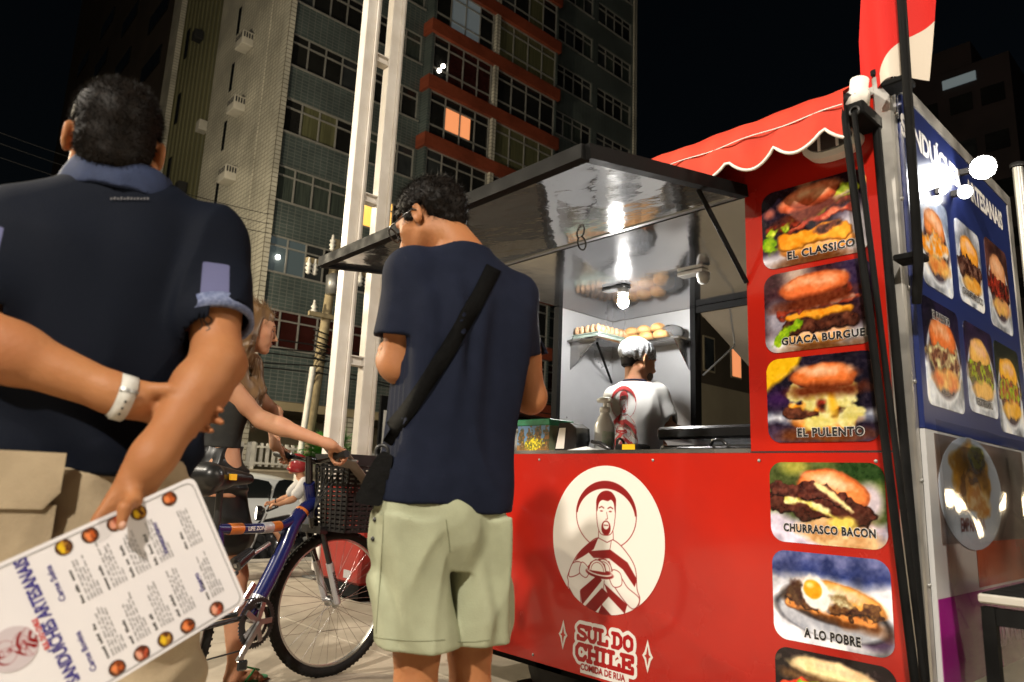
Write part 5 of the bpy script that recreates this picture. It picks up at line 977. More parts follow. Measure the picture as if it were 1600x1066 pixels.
def hair_mesh(name, v, m, par, n, L, w, dirfn, seed, bend=.4):
    V, Q = v.mesh(); SV, SF = strands(V, Q, n, L, w, dirfn, seed, bend=bend); k_ = len(V); F_ = Q.tolist()+[tuple(i+k_ for i in f) for f in SF]; return mesh_np(name, np.concatenate([V, SV]), F_, m, par, True)

def cut_sleeve(v, s, e, h_, rad, out, c0, xmin):
    d = nrm(e-s)
    def fn(P):
        q = P-h_; t = q@d; rr_ = np.linalg.norm(q-t[:, None]*d, axis=1); return np.where((t > -.03) & (rr_ < rad) & ((P-c0)@out > xmin), t, -1.0)
    v.cut(fn)
# ------------------------------------------------------------------ man in front, back to us, holding the menu behind his back
P = at_d(182, 192, 1.37); f1 = nrm([*ray(150, 500)[:2], 0]); B1_ = np.array([P[0], P[1], 0]); J = plane_J(B1_, f1); A1 = frame(f1); R1, U_ = A1[0], np.array([0, 0, 1.])
pm = thing('person', B1_, 'man in navy polo and khaki cargo shorts seen from behind, closest to us', 'person')
hc = J(180, 226, .0); nk1 = J(183, 308, -.005); sR, sL = J(322, 382, -.005), J(24, 368, -.005)
eR, wR = J(341, 566, -.13), J(238, 716, -.235); eL, wL = J(-62, 520, -.11), J(196, 622, -.175)
hipC = J(125, 790, .0)
lo = np.minimum.reduce([sL, eL, hipC-[.3, .3, 0], wR])-.12; hi = np.maximum.reduce([sR, hc+[0, 0, .16], eR, hipC+[.3, .3, 0]])+.12; lo[2] = 0
b = Vox(lo, hi, .005)
b.loft([(J(120, 880), .165, .11), (J(125, 780), .170, .115), (J(132, 680), .155, .105), (J(148, 500), .165, .108), (J(162, 400), .17, .10), (J(176, 335), .13, .075), (J(182, 300), .07, .06)], U_, R1, .03)
b.cone(sL, sR, .05, .05, .04); b.cone(nk1+[0, 0, -.03], nk1+[0, 0, .05], .062, .056, .04)
for s in (sL, sR): b.cone(lerp(nk1, s, .15)+[0, 0, .0], s, .05, .055, .04)
head_shape(b, hc, A1, .93, nk1)
arm(b, sR, eR, wR, (.052, .043, .045, .029)); arm(b, sL, eL, wL, (.052, .044, .045, .030))
# right hand: fingers behind the card, thumb on its face; card plane comes first
cA, cB = J(302, 744, -.25), J(386, 941, -.25); cC = J(386-345, 941+165, -.31); cD = cA+(cC-cB)
cardu, cardv = nrm(cA-cB), nrm(cC-cB); cn = nrm(np.cross(cardv, cardu)); cn = cn if cn@(CAM-cA) > 0 else -cn
kn_ = J(196, 792, -.27)
fd = nrm(J(176, 806, -.262)-wR); wr2 = wR
# palm lies flat on the back of the card
ctr = J(190, 800, -.262)-cn*.022; pd = nrm(J(150, 905, -.29)-J(218, 745, -.25)); pd = nrm(pd-cn*(pd@cn)); w0 = J(226, 738, -.245)-cn*.012
b.cone(wR, w0, .03, .028, .02)
hand_shape(b, w0, pd, cn, -R1, (.12, .12, .15, .2), thumbpts=[w0+pd*.018-R1*.012+cn*.008, w0+pd*.045+R1*.0-cn*-.026, J(188, 795, -.27)+cn*.022, J(184, 824, -.275)+cn*.019], s=.95)
# left hand reaches round the right forearm, fingertips show past it
lh = nrm(J(262, 640, -.165)-wL); hand_shape(b, wL, lh, nrm(-f1*.9-U_*.2), U_, (.38, .40, .42, .45), thumb=(.8, .35, .5), s=.95, spread=.82)
hR, hL = hipC+R1*.095, hipC-R1*.095
for q, hp in ((1, hR), (-1, hL)):
    kp = np.array([hp[0], hp[1], .50])+R1*.02*q; ap = np.array([hp[0], hp[1], .09])+R1*.03*q; hp = hp.copy(); hp[2] = .86; leg(b, hp, kp, ap, (.085, .058, .056, .037), f1); foot(b, ap, f1+R1*.2*q)
body = b.build('body', SK1, pm)
for q, hp in ((1, hR), (-1, hL)): shoe('shoe', np.array([hp[0], hp[1], .09])+R1*.03*q, f1+R1*.2*q, mat('white_sneaker', (.5, .5, .48), rough=.6), mat('sole_rubber', (.3, .3, .28), rough=.8), pm)
# short black hair
hv = Vox(hc-.15, hc+.15, .004); hv.ell(hc-f1*.014+[0, 0, .034], (.0765, .095, .082), A1, .01); hv.cone(hc-f1*.054+[0, 0, .01], hc-f1*.06+[0, 0, -.055], .047, .042, .03); hv.cone(hc-f1*.05+[0, 0, -.03]-R1*.023, hc-f1*.05+[0, 0, -.03]+R1*.023, .039, .039, .03)
hv.disp(lambda P: .0012*fbm(P*140, 4, 2)+.0012*noise3(P*22, 9)); nape = hc-f1*.09+[0, 0, -.075]
def cutf(P): q = P-hc; y = q@f1; x = np.abs(q@R1); z = q[:, 2]; return np.maximum.reduce([-(z+.078+.004*noise3(P*90, 3)), (y-.075), np.where(y > -.028, (.016-z)+(y+.028)*.3, -1.0) , np.where((x > .058) & (y > -.05), .02-z-(.0)*x, -1.)])
hv.cut(cutf); hair_mesh('hair', hv, M_HAIR, pm, 15000, .011, .0006, lambda P, N: N*.55+np.array([0, 0, -.35])+np.array([0, 0, 1.1])*np.clip((P[:, 2:3]-hc[2]-.03)*9, -.3, 1), 3, .35)
# polo shirt
M_NAVY = mat('navy_jersey', (.0034, .0046, .0090), (.0046, .006, .0115), 30, .75, bump=.0008, bscale=350, spec=.12); M_COLL = mat('collar_blue', (.013, .024, .066), (.010, .019, .055), 60, .8, bump=.001, bscale=300); M_LAV = mat('sleeve_panel_lavender', (.12, .125, .22), (.10, .10, .19), 60, .75, bump=.001, bscale=260); M_CUFF = mat('rib_cuff', (.17, .20, .31), (.09, .11, .20), 160, .8, detail=1, spec=.2)
v = Vox(lo, hi, .005)
hemz = J(130, 742)[2]
v.loft([(J(118, 752), .192, .138), (J(122, 705), .196, .142), (J(130, 640), .188, .130), (J(148, 500), .188, .124), (J(162, 405), .190, .116), (J(174, 345), .158, .092), (J(181, 306), .085, .072), (J(183, 288), .066, .066)], U_, R1, .02, 2.3)
v.cone(sL, sR, .058, .058, .04)
cuffs = []
for s, e in ((sR, eR), (sL, eL)):
    h_ = lerp(s, e, .68); v.cone(lerp(nk1, s, .2)+[0, 0, .0], s, .054, .062, .05); v.cone(s, h_, .064, .067, .03); cuffs.append((s, e, h_))
def folds(P):
    q = P-hipC; z = q[:, 2]; r_ = wrinkle(P, A1, 5, .012, (5, 5, 2.2), .9); drap = .009*np.sin((q@R1)*38+z*26+2.2*noise3(P*6, 2))*np.clip(1-(z-.05)/.25, 0, 1); return r_+drap-.004*np.sin(z*55+(q@R1)*9+3*noise3(P*5, 3))*np.clip(1-(z-.02)/.16, 0, 1)
v.disp(folds, .04)
for s, e, h_ in cuffs: cut_sleeve(v, s, e, h_, .12, R1*np.sign((s-nk1)@R1), nk1, .168); v.cone(h_-nrm(e-s)*.04, h_+nrm(e-s)*.03, .057, .059, .004, sub=True)
v.cut_plane((0, 0, hemz), (0, 0, -1)); v.cut(lambda P: np.where(np.linalg.norm((P-nk1)[:, :2], axis=1) < .085, P[:, 2]-nk1[2]-.012, -1.))
M_POLO = mat_two('navy_polo_jersey', (.0030, .0048, .0105), (.10, .105, .20), .75, .12)
shirt = v.build('polo_shirt', M_POLO, pm)
def panel(C):
    m = np.full(len(C), 1.0)
    for s, e, h_ in cuffs:
        d = nrm(e-s); o_ = R1*np.sign((s-nk1)@R1); q = C-h_; t = -(q@d); x = q@o_; m = np.minimum(m, np.maximum.reduce([t-.085, -t, x-.012, -(x+.062)+t*.15, q@f1-.02, .150-np.abs((C-nk1)@o_)]))
    return m
seam(shirt, panel)
cl = Vox(nk1-.16, nk1+.16, .004); cz = nk1+[0, 0, .0]; cl.loft([(cz-[0, 0, .012], .104, .098), (cz+[0, 0, .02], .097, .092), (cz+f1*.004+[0, 0, .052], .086, .084)], U_, R1, .01); cl.loft([(cz-[0, 0, .06], .088, .086), (cz+f1*.006+[0, 0, .09], .076, .076)], U_, R1, .004, sub=True); cl.disp(lambda P: .002*noise3(P*40, 2)); cl.build('collar', M_COLL, pm)
for s, e, h_ in cuffs:
    d = nrm(e-s); c = MB(); a = nrm(np.cross(d, U_)); b2 = np.cross(d, a)
    for r0, r1, t0, t1, mi_ in ((.0765, .0755, -.016, .012, 0),):
        vs = []; fs = []
        for t in (t0, t1):
            for rr in ((.0705, .062) if t == t0 else (.0695, .061)):
                for q in range(28): an = q/28*6.2832; vs.append(h_+d*t+rr*(a*math.cos(an)+b2*math.sin(an)))
        for q in range(28):
            j = (q+1) % 28; fs += [(q, j, 56+j, 56+q), (28+q, 84+q, 84+j, 28+j), (56+q, 56+j, 84+j, 84+q), (q, 28+q, 28+j, j)]
        c.add(vs, fs, True)
    c.build('cuff', M_CUFF, shirt)
# khaki cargo shorts
M_KHA = mat('khaki_cotton', (.36, .285, .185), (.30, .235, .15), 18, .85, bump=.001, bscale=260)
s_ = Vox(hipC-[.32, .32, .5], hipC+[.32, .32, .2], .006); s_.loft([(hipC-[0, 0, .10], .183, .133), (hipC+[0, 0, .0], .184, .132), (hipC+[0, 0, .07], .168, .118)], U_, R1, .03, 2.4)
for q, hp in ((1, hR), (-1, hL)): hp = hp.copy(); s_.loft([(np.array([hp[0], hp[1], .44])+R1*.025*q, .105, .115), (np.array([hp[0], hp[1], .62])+R1*.02*q, .104, .118), (np.array([hp[0], hp[1], hipC[2]])+R1*.0*q, .098, .130)], U_, R1, .02, 2.3)
s_.disp(lambda P: wrinkle(P, A1, 15, .013, (8, 8, 4), 1.0)+.004*np.sin(P[:, 2]*60+8*noise3(P*5, 4)), .04)
sh1 = s_.build('cargo_shorts', M_KHA, pm)
o_ = J(8, 765, -.165); 
pk_ = [(-.10, .06), (.055, .06), (.055, .0), (.035, -.026), (-.10, -.026)]
MB().prism(pk_, J(28, 768, -.152), R1, nrm(U_+f1*.05), .010).build('pocket_flap', M_KHA, sh1); MB().prism([(-.10, .0), (.05, .0), (.05, -.17), (-.10, -.17)], J(28, 788, -.148), R1, U_, .010).build('pocket', M_KHA, sh1)
from mathutils.bvhtree import BVHTree
def bvh(o): m = o.data; b0 = base_of(o); return BVHTree.FromPolygons([tuple(np.array(q.co)+b0) for q in m.vertices], [tuple(q.vertices) for q in m.polygons])
def hit(px, py): d = Vector([float(q) for q in nrm(ray(px, py))]); h_ = BT.ray_cast(Vector([float(q) for q in CAM]), d); return (np.array(h_[0]), np.array(h_[1])) if h_[0] is not None else (None, None)
BT = bvh(shirt); h0, h1 = hit(170, 312)[0], hit(235, 312)[0]
np_ = MB(); rgn = random.Random(3)
for q in range(12):
    a_ = hit(172+q*5.2, 312)[0]
    if a_ is not None: ux3 = nrm(h1-h0); o3 = a_-nrm(ray(172+q*5.2, 312))*.004; np_.add([o3, o3+ux3*.0035, o3+ux3*.0035+U_*.005*rgn.choice((.7, 1)), o3+U_*.005*rgn.choice((.7, 1))], [(0, 1, 2, 3)])
np_.build('neck_print', mat('grey_print', (.10, .10, .11), rough=.6), shirt)
# wrist band
d = nrm(lh); a = nrm(np.cross(d, U_)); b2 = np.cross(d, a); wc = lerp(wL, eL, .02); M_BAND = mat('watch_strap', (.55, .54, .50), (.45, .44, .40), 60, .5)
wt = thing('watch_strap', wc, 'pale buckled watch strap on the left wrist of the man in front', 'watch'); MB().lathe([(.0335, -.013), (.0365, -.012), (.0365, .012), (.0335, .013)], wc, d, 28).build('strap', M_BAND, wt); u0 = nrm(np.cross(d, (0, 0, 1))); w0_ = np.cross(d, u0); ac = math.atan2(-f1@w0_, -f1@u0)
MB().lathe([(.0364, -.010), (.0392, -.0095), (.0392, .0095), (.0364, .010)], wc, d, 20, a0=ac-.15, a1=ac+1.5).build('strap_end', M_BAND, wt); MB().lathe([(.0366, -.0145), (.0405, -.014), (.0405, .014), (.0366, .0145)], wc, d, 10, a0=ac-.28, a1=ac-.14).build('buckle', M_GREYM, wt)
for q in range(3): an = ac+.25+.3*q; MB().ball(wc+.0392*(u0*math.cos(an)+w0_*math.sin(an)), .0022, 8, 6).build('strap_hole', M_SLOT, wt)
tn = J(184, 822, -.275)+cn*.0265; MB().ball(tn, (.0052, .0052, .006), 10, 8).build('thumbnail', mat('nail', (.5, .28, .2), rough=.3), body)
BT = bvh(body); M_INKT = mat('tattoo_ink', (.035, .03, .028), rough=.6)
def tattoo(par, paths, r=.0011):
    for p_ in paths:
        pp_ = [hit(x, y)[0] for x, y in spline(p_, 5)]; pp_ = [q for q in pp_ if q is not None]
        if len(pp_) > 3: MB().tube(pp_, r, 5).build('tattoo', M_INKT, par)
tattoo(body, [[(318, 500), (324, 494), (331, 500), (325, 507), (318, 500)], [(313, 498), (316, 508), (312, 516)], [(322, 508), (328, 513), (322, 517)]], .0013)
# ------------------------------------------------------------------ the menu card
mc_ = thing('menu_card', cB, 'white laminated sandwich menu held behind his back by the man in front', 'menu')
W_m, H_m = float(np.linalg.norm(cA-cB)), .31
cu = nrm(cA-cB); cv = nrm((cC-cB)-cu*((cC-cB)@cu)); H_m = float(np.linalg.norm(cC-cB))*1.08
org, tu = cB, cu
rr = .012; pts = []
for cx, cy, a0 in ((W_m-rr, H_m-rr, 0), (rr, H_m-rr, 90), (rr, rr, 180), (W_m-rr, rr, 270)):
    for q in range(5): an = math.radians(a0+q*22.5); pts.append((cx+rr*math.cos(an), cy+rr*math.sin(an)))
# page bottom at cB end: y=0 there
def cp(x, y): return org+tu*x+cv*y
pn = nrm(np.cross(tu, cv)); sgn = 1 if pn@cn > 0 else -1
MB().prism(pts, org-pn*sgn*.0012, tu, cv, .0012*sgn*1.0).build('sheet', mat('laminated_card', (.74, .72, .74), (.70, .68, .71), 6, .22, coat=.5), mc_)
PU, PV = (tu, cv) if sgn > 0 else (-tu, cv)
M_INK = mat('ink_grey', (.22, .22, .23), rough=.4); M_INKB = mat('ink_black', (.05, .05, .05), rough=.4); M_INKV = mat('ink_violet', (.045, .035, .22), rough=.4); M_INKR = mat('ink_red', (.55, .06, .06), rough=.4)
def mtext(nm, s, x, y, sz, m, bold=0, sx=1.0, al='CENTER'): return text(nm, s, cp(x, y) if sgn > 0 else cp(W_m-x, y), PU, PV, sz, m, mc_, bold, sx, al, lift=.0006)
text('headline', 'SANDU\u00cdCHES ARTESANAIS', cp(W_m*.555, H_m-.083), PU, PV, .0150, M_INKV, mc_, .035, 1, lift=.0006, fit=W_m*.84)
mtext('subtitle', 'Carne Bovina', W_m*.27, H_m-.108, .0075, M_INKV, .02); mtext('subtitle', 'Carne Su\u00edna', W_m*.74, H_m-.108, .0075, M_INKV, .02); mtext('subtitle', 'Frango', W_m*.30, .052, .0075, M_INKV, .02); mtext('subtitle', 'Vegetariano', W_m*.70, .078, .0075, M_INKV, .02)
rgm = random.Random(2); slots = [(c_, r_) for r_ in range(4) for c_ in range(2)]+[(0, 4.35), (1, 4.35)]
for i, (c_, r_) in enumerate(slots):
    y = H_m-.128-r_*.034; x = W_m*(.16 if c_ == 0 else .55); 
    # the small print cannot be read in the photograph: rows of word-long strokes
    nm_, bx_ = MB(), MB()
    def stroke(mb, xx, yy, w_, h_): mb.add([cp(xx, yy)+cn*.0006, cp(xx+w_, yy)+cn*.0006, cp(xx+w_, yy+h_)+cn*.0006, cp(xx, yy+h_)+cn*.0006], [(0, 1, 2, 3)])
    def row(mb, yy, L_, h_, lo_, hi_):
        q_ = x
        while q_ < x+L_:
            w_ = rgm.uniform(lo_, hi_)
            for u_ in range(max(1, int(w_/(h_*.75)))): stroke(mb, q_+u_*h_*.75, yy, h_*.5, h_*rgm.choice((.7, .7, 1.0)))
            q_ += w_+h_*.7
    row(nm_, y-.002, rgm.uniform(.026, .045), .0042, .012, .02)
    for q in range(5): row(bx_, y-.0085-q*.0042, rgm.uniform(.048, .066) if q < 4 else .02, .0024, .005, .013)
    nm_.build('dish_name', M_INKB, mc_); bx_.build('dish_text', M_INK, mc_)
    pp = Paint(1, 1, (.3, .2, .15), .4, True); pp.put(pp.ell(.5, .45, .4, .3, 0, .08, 6, i), [(.75, .35, .15), (.8, .6, .2), (.7, .3, .2)][i % 3], .1, (.3, .15, .1), 6, i); pp.put(pp.ell(.5, .65, .3, .18, 0, .05, 5, i), [(.85, .5, .3), (.85, .7, .15), (.85, .6, .5)][i % 3], .1)
    xc = W_m*(.075 if c_ == 0 else .925)-.011; oc = cp(xc, y-.016) if sgn > 0 else cp(W_m-xc, y-.016); print_mesh('dish_picture', pp, oc+cn*.0002, PU, PV, .022, .022, M_PRINT, mc_, 0, .0006, oval=True)
em3 = emblem((.76, .72, .74), 1.0); ox = W_m*.5-.028; oc = cp(ox, H_m-.066) if sgn > 0 else cp(W_m-ox, H_m-.066); print_mesh('emblem', em3, oc+cn*.0002, PU, PV, .056, .056, M_PRINT, mc_, 0, .0006, oval=True)
mtext('name', 'SUL DO CHILE', W_m*.5, H_m-.071, .006, M_INKR, .05, .8)
bd = MB(); 
for q in range(len(pts)):
    a_, b_ = np.array(pts[q]), np.array(pts[(q+1) % len(pts)]); ins = lambda t: cp(.006+t[0]*(W_m-.012)/W_m, .006+t[1]*(H_m-.012)/H_m); bd.bar(ins(a_)+cn*.0006, ins(b_)+cn*.0006, .0009, .0005, cn)
bd.build('border_line', M_INK, mc_)

# ------------------------------------------------------------------ young man in dark t-shirt, back turned, head bent
P = at_d(700, 560, 1.93); f2v = nrm([*ray(690, 560)[:2], 0]); B2_ = np.array([P[0], P[1], 0]); J = plane_J(B2_, f2v); RV = np.cross(f2v, (0, 0, 1))
fb = nrm(f2v*.90-RV*.43); A2 = frame(fb); R2 = A2[0]
p2 = thing('person', B2_, 'young man in dark t-shirt and pale green shorts with a black crossbody bag', 'person')
fh = nrm(f2v*.52-RV*.80+np.array([0, 0, -.42])); AH = frame(fh); hc2 = J(672, 347, .05); nk2 = J(722, 398, .0); sL2, sR2 = J(642, 428, -.05), J(803, 466, .08)
eL2, wL2 = J(622, 572, -.03), J(606, 548, .20); eR2, wR2 = J(829, 622, .12), J(800, 590, .33); hip2 = J(690, 800, .0)
lo = np.minimum.reduce([sL2, hip2-[.3, .3, 0], wL2, eL2])-.13; hi = np.maximum.reduce([sR2, hc2+.12, hip2+[.3, .3, 0], wR2])+.14; lo[2] = 0
b = Vox(lo, hi, .0055)
b.loft([(J(690, 850), .15, .105), (J(693, 760), .15, .105), (J(702, 660), .13, .095), (J(722, 540), .145, .10), (J(726, 470), .14, .09), (J(724, 420), .08, .06)], U_, R2, .03); b.cone(sL2, sR2, .045, .045, .04); b.cone(nk2, hc2-fh*.03, .05, .05, .03); b.cone(nk2+[0, 0, -.03], sL2, .045, .05, .04); b.cone(nk2+[0, 0, -.03], sR2, .045, .05, .04)
head_shape(b, hc2, AH, .98, nk2)
arm(b, sL2, eL2, wL2, (.052, .045, .044, .027)); arm(b, sR2, eR2, wR2, (.052, .044, .043, .027))
hand_shape(b, wL2, nrm(wL2-eL2+RV*.2), nrm(RV+U_*.3), U_, (.5, .55, .6, .6), s=.95); hand_shape(b, wR2, nrm(wR2-eR2-RV*.3), nrm(-RV+U_*.3), U_, (.5, .55, .6, .6), s=.95)
legs2 = []
for q, kx, ks in ((-1, 652, -.03), (1, 734, .06)):
    kp = J(kx, 1015, ks); ap = np.array([kp[0], kp[1], .085])+R2*.01*q; hp = hip2+R2*.09*q; hp = np.array([hp[0], hp[1], .84]); leg(b, hp, kp, ap, (.08, .056, .056, .036), fb); foot(b, ap, fb+R2*.15*q); legs2.append((hp, kp, ap, q))
body2 = b.build('body', SK2, p2); BT = bvh(body2); tattoo(body2, [[(634, 528), (642, 527), (650, 529)], [(640, 534), (648, 533), (656, 535)]], .0014)
for hp, kp, ap, q in legs2: shoe('shoe', ap, fb+R2*.15*q, mat('black_sneaker', (.02, .02, .02), rough=.6), mat('sole_rubber', (.3, .3, .28), rough=.8), p2)
hv = Vox(hc2-.16, hc2+.16, .0045); hv.ell(hc2-fh*.016+AH[2]*.036, (.086, .106, .09), AH, .01); hv.cone(hc2-fh*.06+AH[2]*.0, hc2-fh*.065-AH[2]*.04, .05, .042, .03); hv.disp(lambda P: .0055*fbm(P*55, 4, 2))
def cut2(P): q = P-hc2; y = q@fh; x = np.abs(q@AH[0]); z = q@AH[2]; return np.maximum.reduce([-(z+.07), y-.088, np.where(y > .045, .035-z, -1.), np.where((y > -.03) & (x > .05), np.where(np.abs(y-.03) < .018, -.02-z, .016-z), -1.)])
hv.cut(cut2); hair_mesh('hair', hv, M_HAIR, p2, 6500, .016, .0009, lambda P, N: N*.8+AH[2]*.15, 8, .7)
# spectacles
gsp = thing('spectacles', hc2+fh*.1, 'thin dark spectacles worn by the young man with bent head', 'spectacles')
g_ = MB()
for q in (-1, 1): c = hc2+fh*.108+AH[0]*.033*q+AH[2]*.004; MB().torus(c, fh, .023, .0022, 20, 6).build('rim', M_BLKP, gsp); MB().tube([c+AH[0]*.022*q, hc2+AH[0]*.074*q+fh*.09+AH[2]*.006, hc2+AH[0]*.085*q+fh*.0+AH[2]*.01, hc2+AH[0]*.084*q-fh*.02-AH[2]*.01], .0022, 6).build('temple', M_BLKP, gsp)
MB().tube([hc2+fh*.109+AH[0]*.011, hc2+fh*.114+AH[2]*.006, hc2+fh*.109-AH[0]*.011], .0022, 6).build('bridge', M_BLKP, gsp)
# t-shirt
M_TEE = mat('dark_navy_cotton', (.0085, .0115, .025), (.0068, .0095, .021), 25, .8, bump=.0008, bscale=320, spec=.12)
RX, nkX = R2, nk2
v = Vox(lo, hi, .0055)
v.loft([(J(689, 806), .172, .132), (J(693, 760), .170, .130), (J(700, 690), .158, .118), (J(716, 590), .156, .114), (J(726, 500), .166, .112), (J(728, 445), .142, .092), (J(726, 408), .085, .07), (J(724, 394), .062, .06)], U_, R2, .02, 2.3)
v.cone(sL2, sR2, .052, .052, .04); cuf = []
for s, e, t in ((sL2, eL2, .70), (sR2, eR2, .60)): h_ = lerp(s, e, t); v.cone(nk2+[0, 0, -.02], s, .05, .058, .05); v.cone(s, h_, .062, .070, .03); cuf.append((s, e, h_))
v.disp(lambda P: wrinkle(P, A2, 25, .014, (6, 6, 1.5), 1.0)*np.clip((nk2[2]-.03-P[:, 2])/.12, .25, 1)+.009*np.sin((P@R2)*55+5*noise3(P*np.array([5, 5, 1.6]), 3))*np.clip((P[:, 2]-1.0)/.3, .15, .8)*np.clip((nk2[2]-.06-P[:, 2])/.12, .0, 1), .045)
v.cut(lambda P: (J(690, 790)[2]-.006*np.sin((P@R2)*30)-((P-hip2)@RV)*.10)-P[:, 2]); v.cut(lambda P: np.where(np.linalg.norm(P-nk2, axis=1) < .12, (P-nk2)@nrm(U_*.85+fh*.3)-.008, -1.))
for s, e, h_ in cuf: cut_sleeve(v, s, e, h_, .11, RX*np.sign((s-nkX)@RX), nkX, .163); v.cone(h_-nrm(e-s)*.04, h_+nrm(e-s)*.03, .056, .062, .004, sub=True)
tee = v.build('t_shirt', M_TEE, p2)
# shorts
M_SHO = mat('sage_cotton', (.33, .35, .235), (.285, .30, .20), 14, .85, bump=.0008, bscale=260)
s_ = Vox(hip2-[.34, .34, .55], hip2+[.34, .34, .2], .0055); s_.loft([(hip2-[0, 0, .135], .12, .10), (hip2-[0, 0, .06], .156, .122), (hip2+[0, 0, .01], .160, .125), (hip2+[0, 0, .055], .150, .112)], U_, R2, .012, 2.4)
zb = J(664, 1003)[2]
for hp, kp, ap, q in legs2: kb2 = lerp(hp, kp, (hp[2]-zb)/(hp[2]-kp[2])); s_.loft([(kb2, .090, .110), (lerp(hp, kb2, .5), .085, .112), (np.array([hp[0], hp[1], hip2[2]-.02]), .080, .120)], U_, R2, .006, 2.3)
s_.disp(lambda P: wrinkle(P, A2, 35, .013, (7, 7, 2.6), 1.1)+.006*np.sin((P@R2)*60+P[:, 2]*14+5*noise3(P*5, 3)), .045)
for hp, kp, ap, q in legs2: kb2 = lerp(hp, kp, (hp[2]-zb)/(hp[2]-kp[2])); s_.cone(kb2-[0, 0, .03], kb2+[0, 0, .05], .08, .074, .004, sub=True)
s_.cut_plane((0, 0, zb), (0, 0, -1)); sho = s_.build('shorts', M_SHO, p2)
# crossbody bag and strap
bg = thing('crossbody_bag', J(592, 740, -.06), 'small black bag on a wide strap across the young man\'s back', 'bag')
from mathutils.bvhtree import BVHTree
def bvh(o): m = o.data; b0 = base_of(o); return BVHTree.FromPolygons([tuple(np.array(q.co)+b0) for q in m.vertices], [tuple(q.vertices) for q in m.polygons])
BT = bvh(tee)
def hit(px, py): d = Vector([float(q) for q in nrm(ray(px, py))]); h_ = BT.ray_cast(Vector([float(q) for q in CAM]), d); return (np.array(h_[0]), np.array(h_[1])) if h_[0] is not None else (None, None)
vs = []; fs = []; path = spline([(772, 418), (745, 470), (710, 530), (672, 590), (640, 636), (614, 668), (600, 690)], 6)
wpx = 12.5; n_ = 0
for i, (x, y) in enumerate(path):
    t = path[min(i+1, len(path)-1)]-path[max(i-1, 0)]; t = t/np.linalg.norm(t); nn = np.array([-t[1], t[0]]); row = []
    for sgn_ in (-1, 0, 1):
        hp_, hn = hit(x+nn[0]*wpx*sgn_, y+nn[1]*wpx*sgn_)
        if hp_ is None: hp_ = row[-1] if row else J(x, y, -.09)
        row.append(hp_-nrm(ray(x, y))*.006)
    vs += row; n_ += 1
fs = [(i*3+j, i*3+j+1, i*3+3+j+1, i*3+3+j) for i in range(n_-1) for j in range(2)]
st2 = mesh_np('strap', np.array(vs), fs, mat('black_webbing', (.003, .003, .003), (.0045, .0045, .0045), 90, .8, bump=.001, bscale=200, spec=.06), bg, True); sm_ = st2.modifiers.new('t', 'SOLIDIFY'); sm_.thickness = .004
q0 = J(590, 742, -.075); MB().prism([tuple(t) for t in spline([(-.028, -.068), (.022, -.076), (.032, -.06), (.03, .03), (.018, .052), (-.01, .05), (-.032, -.04)], 4, True)], q0+f2v*.03, RV, nrm(U_*.98+RV*.2), .07).build('pouch', mat('bag_nylon', (.004, .004, .004), (.006, .006, .006), 60, .6, bump=.002, bscale=50, spec=.1), bg)
MB().torus(J(597, 706, -.10), f2v+RV*.3, .016, .0045, 16, 6).build('buckle', M_DARKM, bg)

# snap buttons and seams on the shorts
BT = bvh(sho); M_SEAM = mat('seam_thread', (.20, .21, .13), rough=.9)
for x, y in ((592, 782), (586, 812), (583, 842), (574, 985)):
    hp_, hn = hit(x, y)
    if hp_ is not None: MB().ball(hp_, .0065, 8, 6).build('snap_button', M_DARKM, sho)
for path_ in ([(697, 812), (700, 835), (702, 850), (703, 862)], [(600, 800), (597, 860), (592, 930), (588, 990)], [(585, 996), (620, 1000), (660, 1002), (695, 1000)], [(715, 1003), (740, 1003), (765, 1000)]):
    pp_ = [hit(x, y)[0] for x, y in spline(path_, 6)]; pp_ = [q for q in pp_ if q is not None]
    if len(pp_) > 3: MB().tube(pp_, .0016, 5).build('seam', M_SEAM, sho)
# ------------------------------------------------------------------ worker inside the stall
Bw = np.array([-2.40, 3.19, .23]); fw = nrm([-.1, 1, 0]); fv = nrm([*ray(1000, 600)[:2], 0]); J = plane_J(Bw, fv); RVw = np.cross(fv, (0, 0, 1)); fw = nrm(fv*.80+RVw*.60); Aw = frame(fw); Rw = Aw[0]; fhw = nrm(fv*.55+RVw*.82+np.array([0, 0, -.2])); AHw = frame(fhw)
p3 = thing('person', Bw, 'stall worker in white t-shirt and white hair net working inside the stall', 'person')
hcw = J(998, 563, 0); nkw = J(992, 597, -.01); sLw, sRw = J(962, 622, -.05), J(1024, 617, .03); eRw, wRw = J(1042, 672, .02), J(1058, 672, .18); eLw, wLw = J(958, 700, .02), J(1010, 690, .22); hipw = J(990, 745, 0)
lo = np.minimum.reduce([sLw, hipw-[.25, .25, 0], wLw, wRw])-.14; hi = np.maximum.reduce([sRw, hcw+.12, hipw+[.25, .25, 0], wRw, wLw])+.14; lo[2] = .23
b = Vox(lo, hi, .0065)
b.loft([(J(990, 775), .14, .1), (J(990, 740), .145, .1), (J(990, 690), .13, .09), (J(992, 640), .145, .095), (J(992, 610), .08, .06)], U_, Rw, .03); b.cone(sLw, sRw, .045, .045, .04); b.cone(nkw+[0, 0, -.03], sLw, .04, .05, .04); b.cone(nkw+[0, 0, -.03], sRw, .04, .05, .04)
head_shape(b, hcw, AHw, .98, nkw); arm(b, sRw, eRw, wRw, (.052, .043, .042, .027)); arm(b, sLw, eLw, wLw, (.052, .043, .042, .027)); hand_shape(b, wRw, nrm(wRw-eRw), -U_, -Rw, (.4,)*4, s=.95); hand_shape(b, wLw, nrm(wLw-eLw), -U_, Rw, (.4,)*4, s=.95)
